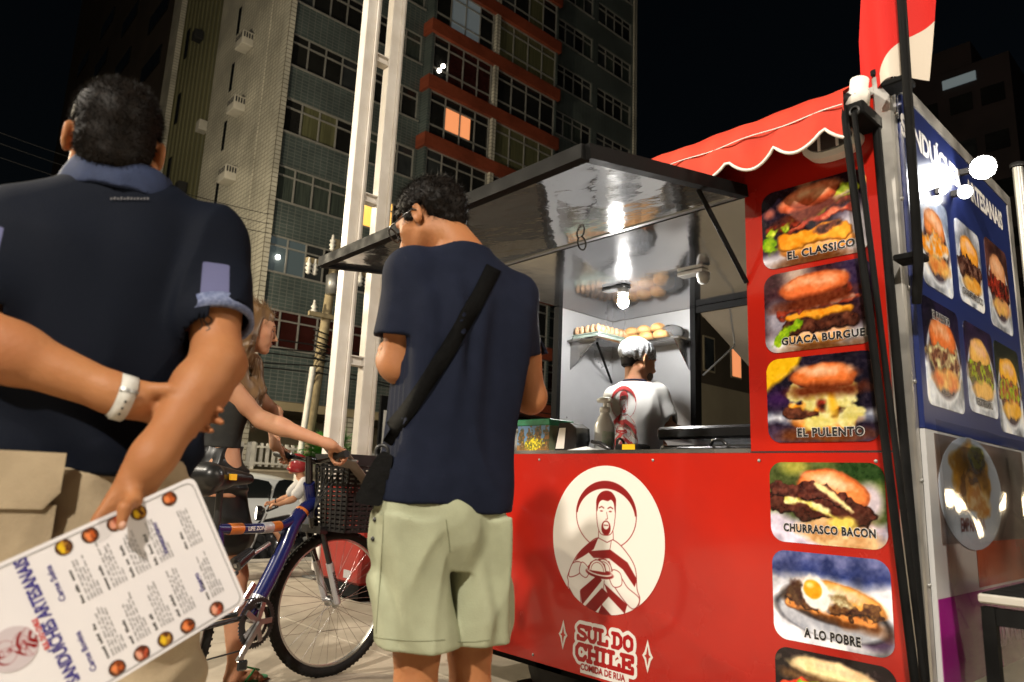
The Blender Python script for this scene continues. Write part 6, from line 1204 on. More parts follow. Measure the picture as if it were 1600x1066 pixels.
for q in (-1, 1): hp = hipw+Rw*.085*q; leg(b, np.array([hp[0], hp[1], .95]), np.array([hp[0], hp[1], .62]), np.array([hp[0], hp[1], .31]), fwd=fw)
b.build('body', SK4, p3)
tr_ = Vox((hipw[0]-.3, hipw[1]-.3, .23), (hipw[0]+.3, hipw[1]+.3, 1.2), .009)
for q in (-1, 1): hp = hipw+Rw*.085*q; tr_.cone((hp[0], hp[1], 1.0), (hp[0], hp[1], .27), .11, .08, .03)
tr_.build('trousers', mat('dark_blue_cloth', (.015, .02, .045), (.012, .016, .035), 20, .8), p3)
RX, nkX = Rw, nkw
v = Vox(lo, hi, .0055); v.loft([(J(990, 742), .165, .125), (J(990, 700), .158, .12), (J(991, 650), .16, .112), (J(992, 622), .13, .085), (J(992, 603), .066, .06)], U_, Rw, .02, 2.3); v.cone(sLw, sRw, .052, .052, .04); cuf = []
for s, e, t in ((sLw, eLw, .62), (sRw, eRw, .70)): h_ = lerp(s, e, t); v.cone(nkw+[0, 0, -.03], s, .048, .058, .05); v.cone(s, h_, .062, .072, .03); cuf.append((s, e, h_))
v.disp(lambda P: wrinkle(P, Aw, 45, .008, (7, 7, 3), 1.0), .045); v.cut_plane((0, 0, J(990, 735)[2]), (0, 0, -1)); v.cut(lambda P: np.where(np.linalg.norm(P-nkw, axis=1) < .1, P[:, 2]-nkw[2]+.004, -1.))
for s, e, h_ in cuf: cut_sleeve(v, s, e, h_, .11, RX*np.sign((s-nkX)@RX), nkX, .163); v.cone(h_-nrm(e-s)*.04, h_+nrm(e-s)*.03, .056, .064, .004, sub=True)
wsh = v.build('t_shirt', mat('white_cotton', (.76, .75, .73), (.70, .69, .67), 12, .85, bump=.0008, bscale=260), p3)
nb_ = Vox(hcw-.15, hcw+.15, .005); nb_.ell(hcw-fhw*.018+AHw[2]*.038, (.088, .112, .088), AHw, .01); nb_.disp(lambda P: .0018*np.sin(np.arctan2((P-hcw)@AHw[0], (P-hcw)@fhw)*18)+.003*noise3(P*40, 2)); nb_.cut(lambda P: -((P-hcw)@AHw[2])-.012+.45*((P-hcw)@fhw)*-1*-.6)
hn_ = nb_.build('hair_net', mat('net_white', (.40, .42, .44), (.16, .16, .17), 110, .8, contrast=(.42, .6), detail=1), p3)
hv = Vox(hcw-.14, hcw+.14, .006); hv.ell(hcw-fhw*.014+AHw[2]*.03, (.079, .099, .085), AHw, .01); hv.cone(hcw-fhw*.06, hcw-fhw*.062-AHw[2]*.04, .046, .04, .03); hv.cut(lambda P: np.maximum((P-hcw)@fhw-.01, -((P-hcw)@AHw[2])-.06)); hv.build('hair', M_HAIR, p3); 
bv_ = Vox(hcw-.16, hcw+.16, .006); bv_.ell(hcw+fhw*.05-AHw[2]*.075, (.058, .05, .045), AHw, .01); bv_.cut(lambda P: ((P-hcw)@AHw[2])+.06); bv_.build('beard', mat('short_beard', (.03, .02, .014), (.12, .07, .045), 140, .7), p3)
MB().tube([nkw+.063*(Rw*math.cos(t)+fw*math.sin(t))+[0, 0, .004] for t in np.linspace(0, 6.28, 20)], .006, 6).build('apron_strap', mat('apron_navy', (.02, .015, .04), rough=.8), p3)
# printed emblem on the shirt's back
BT2 = bvh(wsh); em = emblem((1, 1, 1), 1.15, False); msk = (em.im[..., 1] < .6); X = em.u; Y = em.v; ok = np.zeros(X.shape, bool); PV_ = np.zeros(X.shape+(3,))
for i in range(em.H):
    for j in range(em.W):
        x = 938+X[i, j]*72; y = 704-Y[i, j]*112; d = Vector([float(q) for q in nrm(ray(x, y))])
        if msk[max(0, i-1):i+3, max(0, j-1):j+3].any():
            h_ = BT2.ray_cast(Vector([float(q) for q in CAM]), d)
            if h_[0] is not None: ok[i, j] = True; PV_[i, j] = np.array(h_[0])-np.array(d)*.004
idx = np.arange(em.H*em.W).reshape(em.H, em.W); okf = ok[:-1, :-1] & ok[1:, :-1] & ok[:-1, 1:] & ok[1:, 1:] & msk[:-1, :-1]; Q = np.stack([idx[:-1, :-1], idx[:-1, 1:], idx[1:, 1:], idx[1:, :-1]], -1)[okf]; us, inv = np.unique(Q, return_inverse=True)
mesh_np('shirt_print', PV_.reshape(-1, 3)[us], inv.reshape(-1, 4), mat('shirt_print_red', (.42, .03, .03), rough=.8), wsh, True)
# ================================================================== bicycle, young woman, street traffic
FH = at_z(519, 940, .335); ab_ = math.radians(112); BD = np.array([math.cos(ab_), math.sin(ab_), 0]); RH = FH-1.06*BD; BL = np.array([-BD[1], BD[0], 0])
def bp(x, y, z): return RH*[1, 1, 0]+BD*x+BL*y+np.array([0, 0, z])
M_FBLUE = mat('blue_frame_paint', (.009, .016, .105), (.008, .013, .085), 6, .25, coat=.7); M_SPOKE = mat('spoke_steel', (.6, .6, .6), rough=.25, metal=1); M_RIM = mat('rim_alloy', (.62, .62, .62), (.5, .5, .5), 12, .3, 1.0); M_TYRE = mat('tyre_rubber', (.010, .010, .010), (.018, .017, .016), 40, .75, bump=.003, bscale=70, spec=.25); M_ORG = mat('orange_decal', (.55, .16, .03), rough=.3, coat=.5); M_SILV = mat('silver_decal', (.5, .5, .52), rough=.3, metal=.4); M_CHR = mat('crank_alloy', (.5, .5, .5), rough=.35, metal=1)
bk_ = thing('bicycle', RH*[1, 1, 0], 'blue mountain bicycle with black front basket beside the young man', 'bicycle')
def wheel(c, ax, nspk):
    ax = nrm(ax); w = MB().torus(c, ax, .313, .024, 56, 10, 1.0).build('wheel', M_TYRE, bk_); kn = MB(); u = nrm(np.cross(ax, (0, 0, 1))); v = np.cross(ax, u)
    for i in range(84):
        a = i/84*2*math.pi; d = u*math.cos(a)+v*math.sin(a); t = -u*math.sin(a)+v*math.cos(a)
        for s in (-1, 0, 1): p = c+d*(.3345-.004*abs(s))+ax*s*.014+t*(.006 if s == 0 else 0); kn.bar(p-t*.0045, p+t*.0045, .008, .007, d)
    kn.build('tread', M_TYRE, w)
    MB().lathe([(.284, -.011), (.297, -.013), (.297, .013), (.284, .011), (.284, -.011)], c, ax, 56).build('rim', M_RIM, w); MB().lathe([(0, -.045), (.012, -.045), (.026, -.03), (.016, -.022), (.016, .022), (.026, .03), (.012, .045), (0, .045)], c, ax, 16).build('hub', M_CHR, w)
    sp_ = MB()
    for i in range(nspk):
        a = i/nspk*2*math.pi; b = a+(.55 if (i//2) % 2 else -.55); s = .03 if i % 2 else -.03; sp_.tube([c+ax*s+.024*(u*math.cos(b)+v*math.sin(b)), c+.286*(u*math.cos(a)+v*math.sin(a))], .0011, 4, False)
    sp_.build('spokes', M_SPOKE, w); MB().bx(c+[-.0, 0, 0], c+[.001, .001, .001]); return w
fa = math.radians(95); FD = np.array([math.cos(fa), math.sin(fa), 0]); FL = np.array([-FD[1], FD[0], 0])
wheel(FH, FL, 36); rw_ = wheel(bp(0, 0, .335), BL, 36)
def q3(pts): return [bp(x, 0, z) for x, z in pts]
fr_ = MB(); fr_.tube([bp(p[0], 0, p[1]) for p in spline([(.865, .80), (.80, .77), (.735, .70), (.69, .60), (.60, .45), (.515, .33)], 6)], [.030]*8+[.034]*23, 14).build('frame', M_FBLUE, bk_)
MB().tube([bp(p[0], 0, p[1]) for p in spline([(.76, .735), (.66, .70), (.50, .695), (.30, .70)], 5)], .021, 12).build('top_tube', M_FBLUE, bk_)
MB().tube(q3([(.60, .697), (.65, .70)]), .0235, 12).build('decal', M_ORG, bk_); MB().tube(q3([(.545, .695), (.60, .697)]), .0233, 12).build('decal', M_SILV, bk_); MB().tube(q3([(.36, .698), (.43, .697)]), .0233, 12).build('decal', M_ORG, bk_)
text('lettering', 'LIFE ZONE', bp(.50, -.0225, .697), BD, U_, .016, M_TXTW, bk_, .03, 1.0, lift=.0012); MB().tube(q3([(.79, .764), (.752, .722)]), .0335, 12).build('decal', M_ORG, bk_); MB().tube(q3([(.575, .41), (.545, .365)]), .037, 12).build('decal', M_SILV, bk_)
MB().tube(q3([(.30, .66), (.295, .86)]), .0145, 10).build('seat_post', M_DARKM, bk_); MB().tube([bp(.31, 0, .70), bp(.33, 0, .60), bp(.47, 0, .40)], .02, 12).build('seat_tube', M_FBLUE, bk_)
MB().tube(q3([(.50, .60), (.42, .555)]), [.022, .03], 12).build('shock_spring', M_BLKP, bk_); MB().tube(q3([(.60, .63), (.42, .55)]), .010, 8).build('shock_rod', M_CHR, bk_)
for s in (-1, 1):
    MB().tube([bp(.49, .035*s, .35), bp(.25, .055*s, .345), bp(0, .062*s, .335)], .0105, 8).build('chain_stay', M_DARKM, bk_); MB().tube([bp(.40, .035*s, .53), bp(.2, .055*s, .43), bp(0, .062*s, .335)], .009, 8).build('seat_stay', M_DARKM, bk_)
    a = FH+FL*.052*s; c = FH+FL*.062*s+FD*-.135+[0, 0, .34]; MB().tube([a+FD*-.005, lerp(a, c, .55)], [.016, .018], 10).build('fork_leg', M_SILV, bk_); MB().tube([lerp(a, c, .52), c], .014, 10).build('fork_stanchion', M_BLKP, bk_)
    if s == -1: text('lettering', 'SUSPENSION', lerp(a, c, .28)-FL*.0185, nrm(a-c), nrm(np.cross(nrm(a-c), -FL))*-1 if False else nrm(np.cross(-FL, nrm(a-c))), .014, M_TXT, bk_, .03, 1.0, lift=.001)
MB().bar(FH-FD*.135+[0, 0, .34]+FL*.08, FH-FD*.135+[0, 0, .34]-FL*.08, .04, .035).build('fork_crown', M_BLKP, bk_)
HT = FH-FD*.14+np.array([0, 0, .355]); HTt = bp(.80, 0, .94); MB().tube([HT, lerp(HT, HTt, .25)], .022, 12).build('headset', M_BLKP, bk_); MB().tube([lerp(HT, HTt, .2), lerp(HT, HTt, .8)], .027, 12).build('head_tube', M_FBLUE, bk_); MB().tube([lerp(HT, HTt, .8), HTt+[0, 0, .07]], .017, 10).build('steerer', M_BLKP, bk_)
HB = HTt+FD*.035+np.array([0, 0, .05]); MB().tube([HTt+[0, 0, .06], HB], .016, 10).build('stem', M_BLKP, bk_)
gR, gL = HB-FL*.27-FD*.03+[0, 0, .035], HB+FL*.29-FD*.03+[0, 0, .035]
MB().tube([gR, HB-FL*.12+[0, 0, .01], HB-FL*.04, HB+FL*.04, HB+FL*.12+[0, 0, .01], gL], .011, 10).build('handlebar', M_BLKP, bk_)
for g0, s in ((gR, 1), (gL, -1)): MB().tube([g0-FL*.02*s, g0+FL*.10*s-[0, 0, .012]], .0165, 12).build('grip', M_BLK, bk_); MB().tube([g0+FL*.12*s, g0+FL*.1*s+FD*.06-[0, 0, .02], g0+FL*.0*s+FD*.075-[0, 0, .03]], .006, 8).build('brake_lever', M_GREYM, bk_)
cb = MB()
for i in range(4): cb.tube(spline([HB+FL*(.08-.05*i)+[0, 0, .0], HB+FD*(.06+.02*i)+FL*(.05-.03*i)-[0, 0, .03], HB-FD*.0-[0, 0, .22]-FL*.03, HT+[0, 0, .03]-FL*.02*i], 7), .0035, 6)
cb.build('brake_cable', M_BLK, bk_)
# saddle
sv = Vox(bp(.2, 0, .8)-.25, bp(.4, 0, .95)+.2, .006); sv.cone(bp(.20, -.05, .905), bp(.20, .05, .905), .048, .048, .03); sv.cone(bp(.24, 0, .905), bp(.44, 0, .90), .05, .022, .04); sv.cone(bp(.22, 0, .875), bp(.3, 0, .885), .05, .03, .03); sv.build('saddle', mat('saddle_vinyl', (.010, .010, .010), rough=.35), bk_)
MB().bx(bp(.30, -.056, .905)-.012, bp(.30, -.056, .905)+.012).build('saddle_tag', mat('tag_yellow', (.8, .42, .02), rough=.5), bk_)
# drivetrain
BB = bp(.515, -.055, .325); ring = []
for i in range(88): a = i/88*2*math.pi; r = .098+(.004 if i % 2 else -.004); ring.append((r*math.cos(a), r*math.sin(a)))
def ring_plate(o, sc, inner):
    n = len(ring); vs = []
    for dz in (0, .003):
        for q in (1, inner):
            for i, (x, y) in enumerate(ring): a = i/n*2*math.pi; rr = (x*sc, y*sc) if q == 1 else (.098*sc*inner*math.cos(a), .098*sc*inner*math.sin(a)); vs.append(o+BD*rr[0]+U_*rr[1]-BL*dz)
    fs = []
    for i in range(n): j = (i+1) % n; fs += [(i, j, n+j, n+i), (2*n+i, 3*n+i, 3*n+j, 2*n+j), (i, 2*n+i, 2*n+j, j), (n+i, n+j, 3*n+j, 3*n+i)]
    MB().add(vs, fs).build('chainring', M_DARKM, bk_)
ring_plate(BB, 1.0, .80); ring_plate(BB+BL*.008, .76, .76)
MB().bar(BB-BL*.02, BB-BL*.02+BD*-.10-U_*.13, .022, .012, BL).build('crank_arm', M_CHR, bk_); MB().bar(BB+BL*.13, BB+BL*.13+BD*.10+U_*.13, .022, .012, BL).build('crank_arm', M_CHR, bk_)
for a in range(5): t = a*1.2566; MB().bar(BB-BL*.006, BB-BL*.006+.08*(BD*math.cos(t)+U_*math.sin(t)), .022, .006, BL).build('spider_arm', M_CHR, bk_)
MB().bx(BB-BL*.07-BD*.10-U_*.13-.03, BB-BL*.02-BD*.10-U_*.13+[.03, .03, .01], .006).build('pedal', M_BLKP, bk_)
for i, r in enumerate((.055, .048, .041, .034)): MB().lathe([(.01, 0), (r, 0), (r, .003), (.01, .003)], bp(0, -.03-.006*i, .335), -BL, 24).build('sprocket', M_DARKM, bk_)
MB().tube([bp(.0, -.045, .39), bp(.5, -.05, .422)], .0035, 5).build('chain', M_DARKM, bk_); MB().tube([bp(.03, -.05, .22), bp(.5, -.05, .228)], .0035, 5).build('chain', M_DARKM, bk_); MB().bar(bp(.0, -.055, .33), bp(.03, -.055, .20), .02, .02).build('derailleur', M_DARKM, bk_)
# black wire-and-plastic front basket
BC = HB+FD*.225-np.array([0, 0, .15]); bs = thing('bicycle_basket', BC-[0, 0, .17], 'black plastic basket mounted on the bicycle handlebar', 'basket')
def bcp(x, y, z): k_ = .84+.16*(z+.17)/.34; return BC+FD*x*k_+FL*y*k_+np.array([0, 0, z])
M_BSK = mat('basket_plastic', (.012, .011, .011), (.018, .016, .016), 20, .5, spec=.3)
for a, b in (((-.13, -.14), (.13, -.14)), ((.13, -.14), (.13, .14)), ((.13, .14), (-.13, .14)), ((-.13, .14), (-.13, -.14))):
    MB().bar(bcp(*a, .165), bcp(*b, .165), .016, .05).build('rim_band', M_BSK, bs)
    sl_ = MB()
    for i in range(15): z = -.165+i*.021; sl_.bar(bcp(*a, z), bcp(*b, z), .006, .013)
    for t in np.linspace(0, 1, 7): p = lerp(a, b, t); sl_.bar(bcp(*p, -.17), bcp(*p, .15), .008, .012)
    sl_.build('lattice_side', M_BSK, bs)
MB().add([bcp(-.13, -.14, -.17), bcp(.13, -.14, -.17), bcp(.13, .14, -.17), bcp(-.13, .14, -.17)], [(0, 1, 2, 3)]).build('bottom', M_BSK, bs)
# ------------------------------------------------------------------ young woman wheeling the bicycle
P = at_d(345, 640, 3.32); vw = nrm([*ray(360, 640)[:2], 0]); Bg = np.array([P[0], P[1], 0]); J = plane_J(Bg, vw); RVg = np.cross(vw, (0, 0, 1)); fg_ = nrm(RVg*.75+vw*.66); Ag = frame(fg_); Rg = Ag[0]; fhg = nrm(RVg*.97+vw*.06+np.array([0, 0, -.16])); AHg = frame(fhg)
p4 = thing('person', Bg, 'young woman with long light brown hair in black clothes wheeling the bicycle', 'person')
hcg = J(399, 513, -.04); nkg = J(372, 566, .0); sRg, sLg = J(346, 594, -.10), J(368, 590, .14); eRg = J(406, 655, -.10); eLg = J(428, 645, .16)
wRg = gR+np.array([0, 0, .035])-FD*.05-FL*-.03; wLg = gL+np.array([0, 0, .035])-FD*.05+FL*-.05; hipg = J(330, 730, .02)
lo = np.minimum.reduce([sRg, sLg, hipg-[.28, .28, 0], wRg, wLg])-.16; hi = np.maximum.reduce([sLg, hcg+.14, hipg+[.3, .3, 0], wRg+.1, wLg+.1])+.12; lo[2] = 0
b = Vox(lo, hi, .006)
b.loft([(J(328, 775), .155, .11), (J(330, 735), .16, .11), (J(338, 685), .12, .085), (J(346, 630), .13, .092), (J(352, 600), .11, .07)], U_, Rg, .03); b.cone(sRg, sLg, .042, .042, .04); b.cone(nkg-[0, 0, .03], sRg, .036, .042, .03); b.cone(nkg-[0, 0, .03], sLg, .036, .042, .03); b.cone(hcg-fhg*.02-AHg[2]*.05, nkg-[0, 0, .02], .044, .048, .03)
head_shape(b, hcg, AHg, .93, None, True, True)
arm(b, sRg, eRg, wRg, (.045, .038, .037, .022)); arm(b, sLg, eLg, wLg, (.045, .038, .037, .022))
hand_shape(b, wRg, nrm(FD+U_*-.45), nrm(-U_-FD*.3), FL, (.9, .9, .9, .9), thumb=(.6, .5, .6), s=.88); hand_shape(b, wLg, nrm(FD-U_*.45), nrm(-U_-FD*.3), -FL, (.9, .9, .9, .9), thumb=(.6, .5, .6), s=.88)
ftR = at_z(376, 1048, .07); ftR = np.array([ftR[0], ftR[1], .075])+BL*.03; ftL = Bg-fg_*.15+Rg*-.08; ftL[2] = .075
for hp, an in ((hipg+Rg*.085, ftR), (hipg-Rg*.085, ftL)): hp = np.array([hp[0], hp[1], .86]); kn2 = lerp(hp, an, .5)+fg_*.04; leg(b, hp, kn2, an, (.082, .053, .05, .032), fg_); foot(b, an, fg_*.9+BD*.3, .9)
b.build('body', SK3, p4)
for q in (-1, 1):
    e = hcg+.93*(AHg[0]*.031*q+fhg*.0755+AHg[2]*.003); ey = MB().ball(e, .0112, 14, 10).build('eye', mat('eye_white', (.6, .56, .52), rough=.2), p4); MB().ball(e+fhg*.0075, .006, 10, 8).build('iris', mat('iris', (.05, .025, .012), rough=.15), ey)
    MB().tube([hcg+.93*(AHg[0]*.012*q+fhg*.098+AHg[2]*.024), hcg+.93*(AHg[0]*.034*q+fhg*.092+AHg[2]*.031), hcg+.93*(AHg[0]*.05*q+fhg*.078+AHg[2]*.024)], [.0022, .003, .0015], 6).build('eyebrow', M_HAIR, p4); MB().tube([hcg+.93*(AHg[0]*.018*q+fhg*.094+AHg[2]*.007), hcg+.93*(AHg[0]*.031*q+fhg*.097+AHg[2]*.0115), hcg+.93*(AHg[0]*.045*q+fhg*.085+AHg[2]*.007)], .002, 5).build('eyelid', SK3, p4)
MB().tube([hcg+.93*(-AHg[0]*.016+fhg*.091-AHg[2]*.0605), hcg+.93*(fhg*.098-AHg[2]*.0585), hcg+.93*(AHg[0]*.016+fhg*.091-AHg[2]*.0605)], [.002, .0045, .002], 8).build('lip', mat('lip', (.42, .14, .10), rough=.35), p4); MB().tube([hcg+.93*(-AHg[0]*.014+fhg*.090-AHg[2]*.068), hcg+.93*(fhg*.0955-AHg[2]*.070), hcg+.93*(AHg[0]*.014+fhg*.090-AHg[2]*.068)], [.002, .005, .002], 8).build('lip', mat('lip', (.42, .14, .10), rough=.35), p4)
hv = Vox(hcg-[.22, .22, .5], hcg+[.22, .22, .16], .006); hv.ell(hcg-fhg*.016+AHg[2]*.036, (.082, .10, .086), AHg, .01); bk0 = hcg-fhg*.055
hv.chain([hcg-fhg*.01+AHg[0]*.065+AHg[2]*.03, hcg-fhg*.02+AHg[0]*.07-AHg[2]*.06, nkg+fg_*.05+Rg*.07-[0, 0, .03], nkg+fg_*.075+Rg*.085-[0, 0, .14], nkg+fg_*.06+Rg*.09-[0, 0, .24]], [.022, .028, .03, .028, .012], .02)
for q in (-1, 0, 1): hv.chain([bk0+AHg[0]*.035*q+AHg[2]*.03, bk0+AHg[0]*.05*q-[0, 0, .08], nkg-fg_*.04+Rg*.055*q-[0, 0, .04], nkg+fg_*(.03 if q > 0 else -.05)+Rg*.075*q-[0, 0, .16], nkg+fg_*(.06 if q > 0 else -.06)+Rg*.08*q-[0, 0, .27]], [.05, .048, .042, .038, .018], .02)
hv.disp(lambda P: .006*np.sin(P[:, 2]*70+6*noise3(P*9, 3))+.006*noise3(P*np.array([60, 60, 10]), 5)); hv.cut(lambda P: np.where((P-hcg)@AHg[2] > -.12, np.maximum((P-hcg)@fhg-.07+.0*P[:, 0], np.where((P-hcg)@fhg > .02, .040-(P-hcg)@AHg[2]-.2*((P-hcg)@fhg-.02), -1.)), -1.))
hair_mesh('hair', hv, M_HAIRB, p4, 5000, .05, .0009, lambda P, N: N*.12+np.array([0, 0, -1.])*np.clip(1-(P[:, 2:3]-hcg[2])*12, -.2, 1)-fhg*.3, 6, .16)
# black tank top and shorts
tk = Vox(lo, hi, .006); tk.loft([(J(334, 712), .135, .1), (J(338, 685), .128, .094), (J(346, 635), .14, .1), (J(350, 612), .12, .082)], U_, Rg, .02); 
for s, sg in ((sRg, 1), (sLg, -1)): tk.cone(J(348, 615)+Rg*.075*sg, lerp(nkg-[0, 0, .02], s, .55)+[0, 0, .012], .045, .035, .03)
tk.disp(lambda P: wrinkle(P, Ag, 55, .005, (8, 8, 4), .8)); tk.cut_plane(J(336, 700), (0, 0, -1)); tk.build('tank_top', mat('charcoal_cotton', (.035, .035, .032), (.025, .025, .024), 20, .8, spec=.2), p4)
s_ = Vox(hipg-[.3, .3, .4], hipg+[.3, .3, .2], .006); s_.loft([(hipg-[0, 0, .08], .165, .122), (hipg, .168, .12), (hipg+[0, 0, .09], .13, .098)], U_, Rg, .03, 2.3)
for q, an in ((1, ftR), (-1, ftL)): hp = hipg+Rg*.085*q; hp = np.array([hp[0], hp[1], .86]); s_.cone(hp, lerp(hp, an, .27)+fg_*.03, .098, .095, .03)
s_.disp(lambda P: wrinkle(P, Ag, 65, .012, (9, 9, 9), .9), .04); s_.build('shorts', mat('black_satin', (.010, .010, .010), (.016, .016, .016), 10, .38), p4)
for an in (ftR, ftL):
    f = nrm(fg_*.9+BD*.3); r = np.cross(f, (0, 0, 1)); g = np.array([an[0], an[1], 0]); ff = thing('flip_flop', g+f*.05, 'green flip flop on the young woman\'s '+('near' if an is ftR else 'far')+' foot', 'sandal', 'pair of green flip flops')
    MB().prism([tuple(q) for q in spline([(-.08, 0), (-.06, .034), (.03, .03), (.12, .045), (.18, .025), (.18, -.02), (.12, -.042), (.03, -.032), (-.06, -.034)], 4, True)], g+[0, 0, .002], f, np.cross((0, 0, 1), f), .012).build('sole', mat('green_foam', (.02, .13, .05), (.03, .18, .07), 20, .7), ff)
    for q in (-1, 1): MB().tube([g+f*.14+[0, 0, .042], g+f*.09+r*.025*q+[0, 0, .06], g+f*.03+r*.036*q+[0, 0, .02]], .005, 6).build('strap', mat('green_rubber', (.03, .22, .06), rough=.5), ff)
# menu board in her hand
nb3 = thing('menu_card', wRg, 'dark backed menu card held by the young woman over the basket', 'menu'); c0 = wRg+FD*.06+FL*.0-[0, 0, .01]; uu = nrm(FD*.75-U_*.62+FL*.1); vv = nrm(FL*.95+FD*.1); MB().prism([(0, -.02), (.27, -.02), (.27, .18), (0, .18)], c0, uu, vv, .003).build('sheet', mat('grey_card', (.25, .2, .17), (.2, .16, .13), 8, .4), nb3)
# ------------------------------------------------------------------ traffic on the road below the kerb
def Rz(P, px, py, dep): return at_d(px, py, dep)
M_MOTO = mat('moto_black', (.012, .012, .013), rough=.25, coat=.5)
MC = at_d(466, 800, 9.6); MC[2] = -.5; md = nrm([-.30, -.95, 0]); ml = np.array([-md[1], md[0], 0])
def mp(x, y, z): return MC+md*x+ml*y+np.array([0, 0, z])
mt = thing('motorcycle', MC, 'black motorcycle with lit headlight passing on the road behind the bicycle', 'motorcycle')
for x in (.62, -.62): w = MB().torus(mp(x, 0, .3), ml, .25, .055, 36, 10).build('wheel', M_TYRE, mt); MB().lathe([(.0, -.03), (.05, -.03), (.19, -.015), (.2, .015), (.05, .03), (0, .03)], mp(x, 0, .3), ml, 24).build('rim', M_DARKM, w)
tv = Vox(mp(0, 0, 0)-[.9, .9, 0], mp(0, 0, 0)+[.9, .9, 1.1], .014); tv.cone(mp(.12, 0, .78), mp(.42, 0, .74), .13, .1, .05); tv.cone(mp(-.1, 0, .74), mp(-.7, 0, .8), .12, .07, .05); tv.cone(mp(.0, 0, .42), mp(.2, 0, .45), .17, .15, .06); tv.cone(mp(.3, 0, .6), mp(.0, 0, .5), .1, .12, .05); tv.build('tank_and_seat', M_MOTO, mt)
for s in (-1, 1): MB().tube([mp(.62, .07*s, .3), mp(.42, .06*s, .92)], .022, 8).build('fork', M_GREYM, mt); MB().tube([mp(.40, .04*s, .95), mp(.32, .36*s, 1.02)], .014, 8).build('handlebar', M_MOTO, mt); MB().tube([mp(.34, .28*s, 1.02), mp(.36, .36*s, 1.15)], .007, 6).build('mirror', M_MOTO, mt)
hv_ = MB().lathe([(0, .0), (.06, .01), (.095, .06), (.1, .12)], mp(.42, 0, .92), md, 18).build('headlight_shell', M_MOTO, mt); MB().lathe([(0, .125), (.06, .122), (.092, .112)], mp(.42, 0, .92), md, 18).build('headlight', mat('headlight_glow', (1, 1, 1), emit=(1, .9, .75), estr=9), mt); MB().bx(mp(-.80, -.06, .72), mp(-.75, .06, .80)).build('tail_light', mat('red_lens', (.5, .01, .01), emit=(1, .02, .02), estr=.6), mt); MB().tube([mp(.1, -.15, .3), mp(-.6, -.18, .36)], .05, 10).build('exhaust', M_CHR, mt)
rp = thing('person', MC, 'motorcyclist in white shirt and red helmet passing behind the bicycle', 'person')
rb_ = Vox(mp(0, 0, .2)-[.7, .7, 0], mp(0, 0, .2)+[.7, .7, 1.5], .011); Ar = frame(md); hcR = mp(.08, 0, 1.56); rb_.loft([(mp(-.18, 0, .82), .15, .11), (mp(-.14, 0, 1.05), .14, .1), (mp(-.05, 0, 1.3), .16, .1), (mp(0, 0, 1.38), .1, .07)], U_, Ar[0], .03); head_shape(rb_, hcR, Ar, 1, mp(.0, 0, 1.38))
for s in (-1, 1): sh_ = mp(-.02, .18*s, 1.34); rb_.cone(mp(-.02, 0, 1.34), sh_, .06, .055, .03); arm(rb_, sh_, mp(.12, .27*s, 1.12), mp(.30, .30*s, 1.05)); hand_shape(rb_, mp(.30, .30*s, 1.05), md, -U_, -ml*s, (.9,)*4); leg(rb_, mp(-.16, .1*s, .82), mp(.26, .17*s, .70), mp(.08, .18*s, .34), fwd=md); rb_.cone(mp(.08, .18*s, .32), mp(.25, .19*s, .30), .04, .035, .02)
rb_.build('body', SK4, rp); v = Vox(mp(0, 0, .7)-[.5, .5, 0], mp(0, 0, .7)+[.5, .5, .8], .011); v.loft([(mp(-.18, 0, .85), .175, .13), (mp(-.14, 0, 1.05), .165, .12), (mp(-.05, 0, 1.3), .18, .115), (mp(0, 0, 1.39), .09, .07)], U_, Ar[0], .03)
for s in (-1, 1): v.cone(mp(-.02, .16*s, 1.34), lerp(mp(-.02, .18*s, 1.34), mp(.12, .27*s, 1.12), .7), .075, .075, .04)
v.disp(lambda P: .008*noise3(P*9, 2)); v.build('shirt', mat('white_shirt', (.5, .48, .46), rough=.8), rp)
hl = Vox(hcR-.2, hcR+.2, .009); hl.ell(hcR+[0, 0, .02], (.125, .15, .14), Ar, .01); hl.cut(lambda P: np.maximum(-((P-hcR)@U_)-.1, np.where((P-hcR)@md > .09, np.abs((P-hcR)@U_-.01)*-1+.05, -1))); hl.build('helmet', mat('red_helmet', (.34, .025, .03), rough=.25, coat=.6), rp)
for s in (-1, 1):
    jn = Vox(mp(0, 0, .2)-[.6, .6, 0], mp(0, 0, .2)+[.6, .6, .9], .012); jn.cone(mp(-.2, .1*s, .84), mp(.2, .165*s, .73), .11, .095, .03); jn.build('shorts_leg', mat('grey_shorts', (.12, .12, .13), rough=.8), rp)
# white car parked beyond
CC = np.array([-12.6, 4.3, -.5]); cdv = nrm([.12, 1, 0]); cl_ = np.array([-cdv[1], cdv[0], 0]); cr_ = thing('parked_car', CC, 'white hatchback on the road behind the young woman', 'car')
def cp3(x, y, z): return CC+cdv*x+cl_*y+np.array([0, 0, z])
M_CAR = mat('white_car_paint', (.72, .73, .70), rough=.25, coat=.6); M_CGL = mat('car_glass', (.01, .012, .012), rough=.06)
cv_ = Vox(CC+[-2.4, -2.4, .1], CC+[2.4, 2.4, 1.6], .04); ro = [(cp3(-1.95, 0, .62), .72, .28), (cp3(-1.7, 0, .62), .8, .36), (cp3(0, 0, .64), .85, .40), (cp3(1.5, 0, .66), .84, .42), (cp3(1.95, 0, .66), .78, .38)]; cv_.loft(ro, cdv, cl_, .03, 4.5); cv_.loft([(cp3(-1.0, 0, .95), .66, .12), (cp3(-.45, 0, 1.1), .68, .30), (cp3(.5, 0, 1.12), .68, .34), (cp3(1.45, 0, 1.08), .66, .30), (cp3(1.85, 0, .95), .62, .14)], cdv, cl_, .06, 4.0); cv_.build('body', M_CAR, cr_)
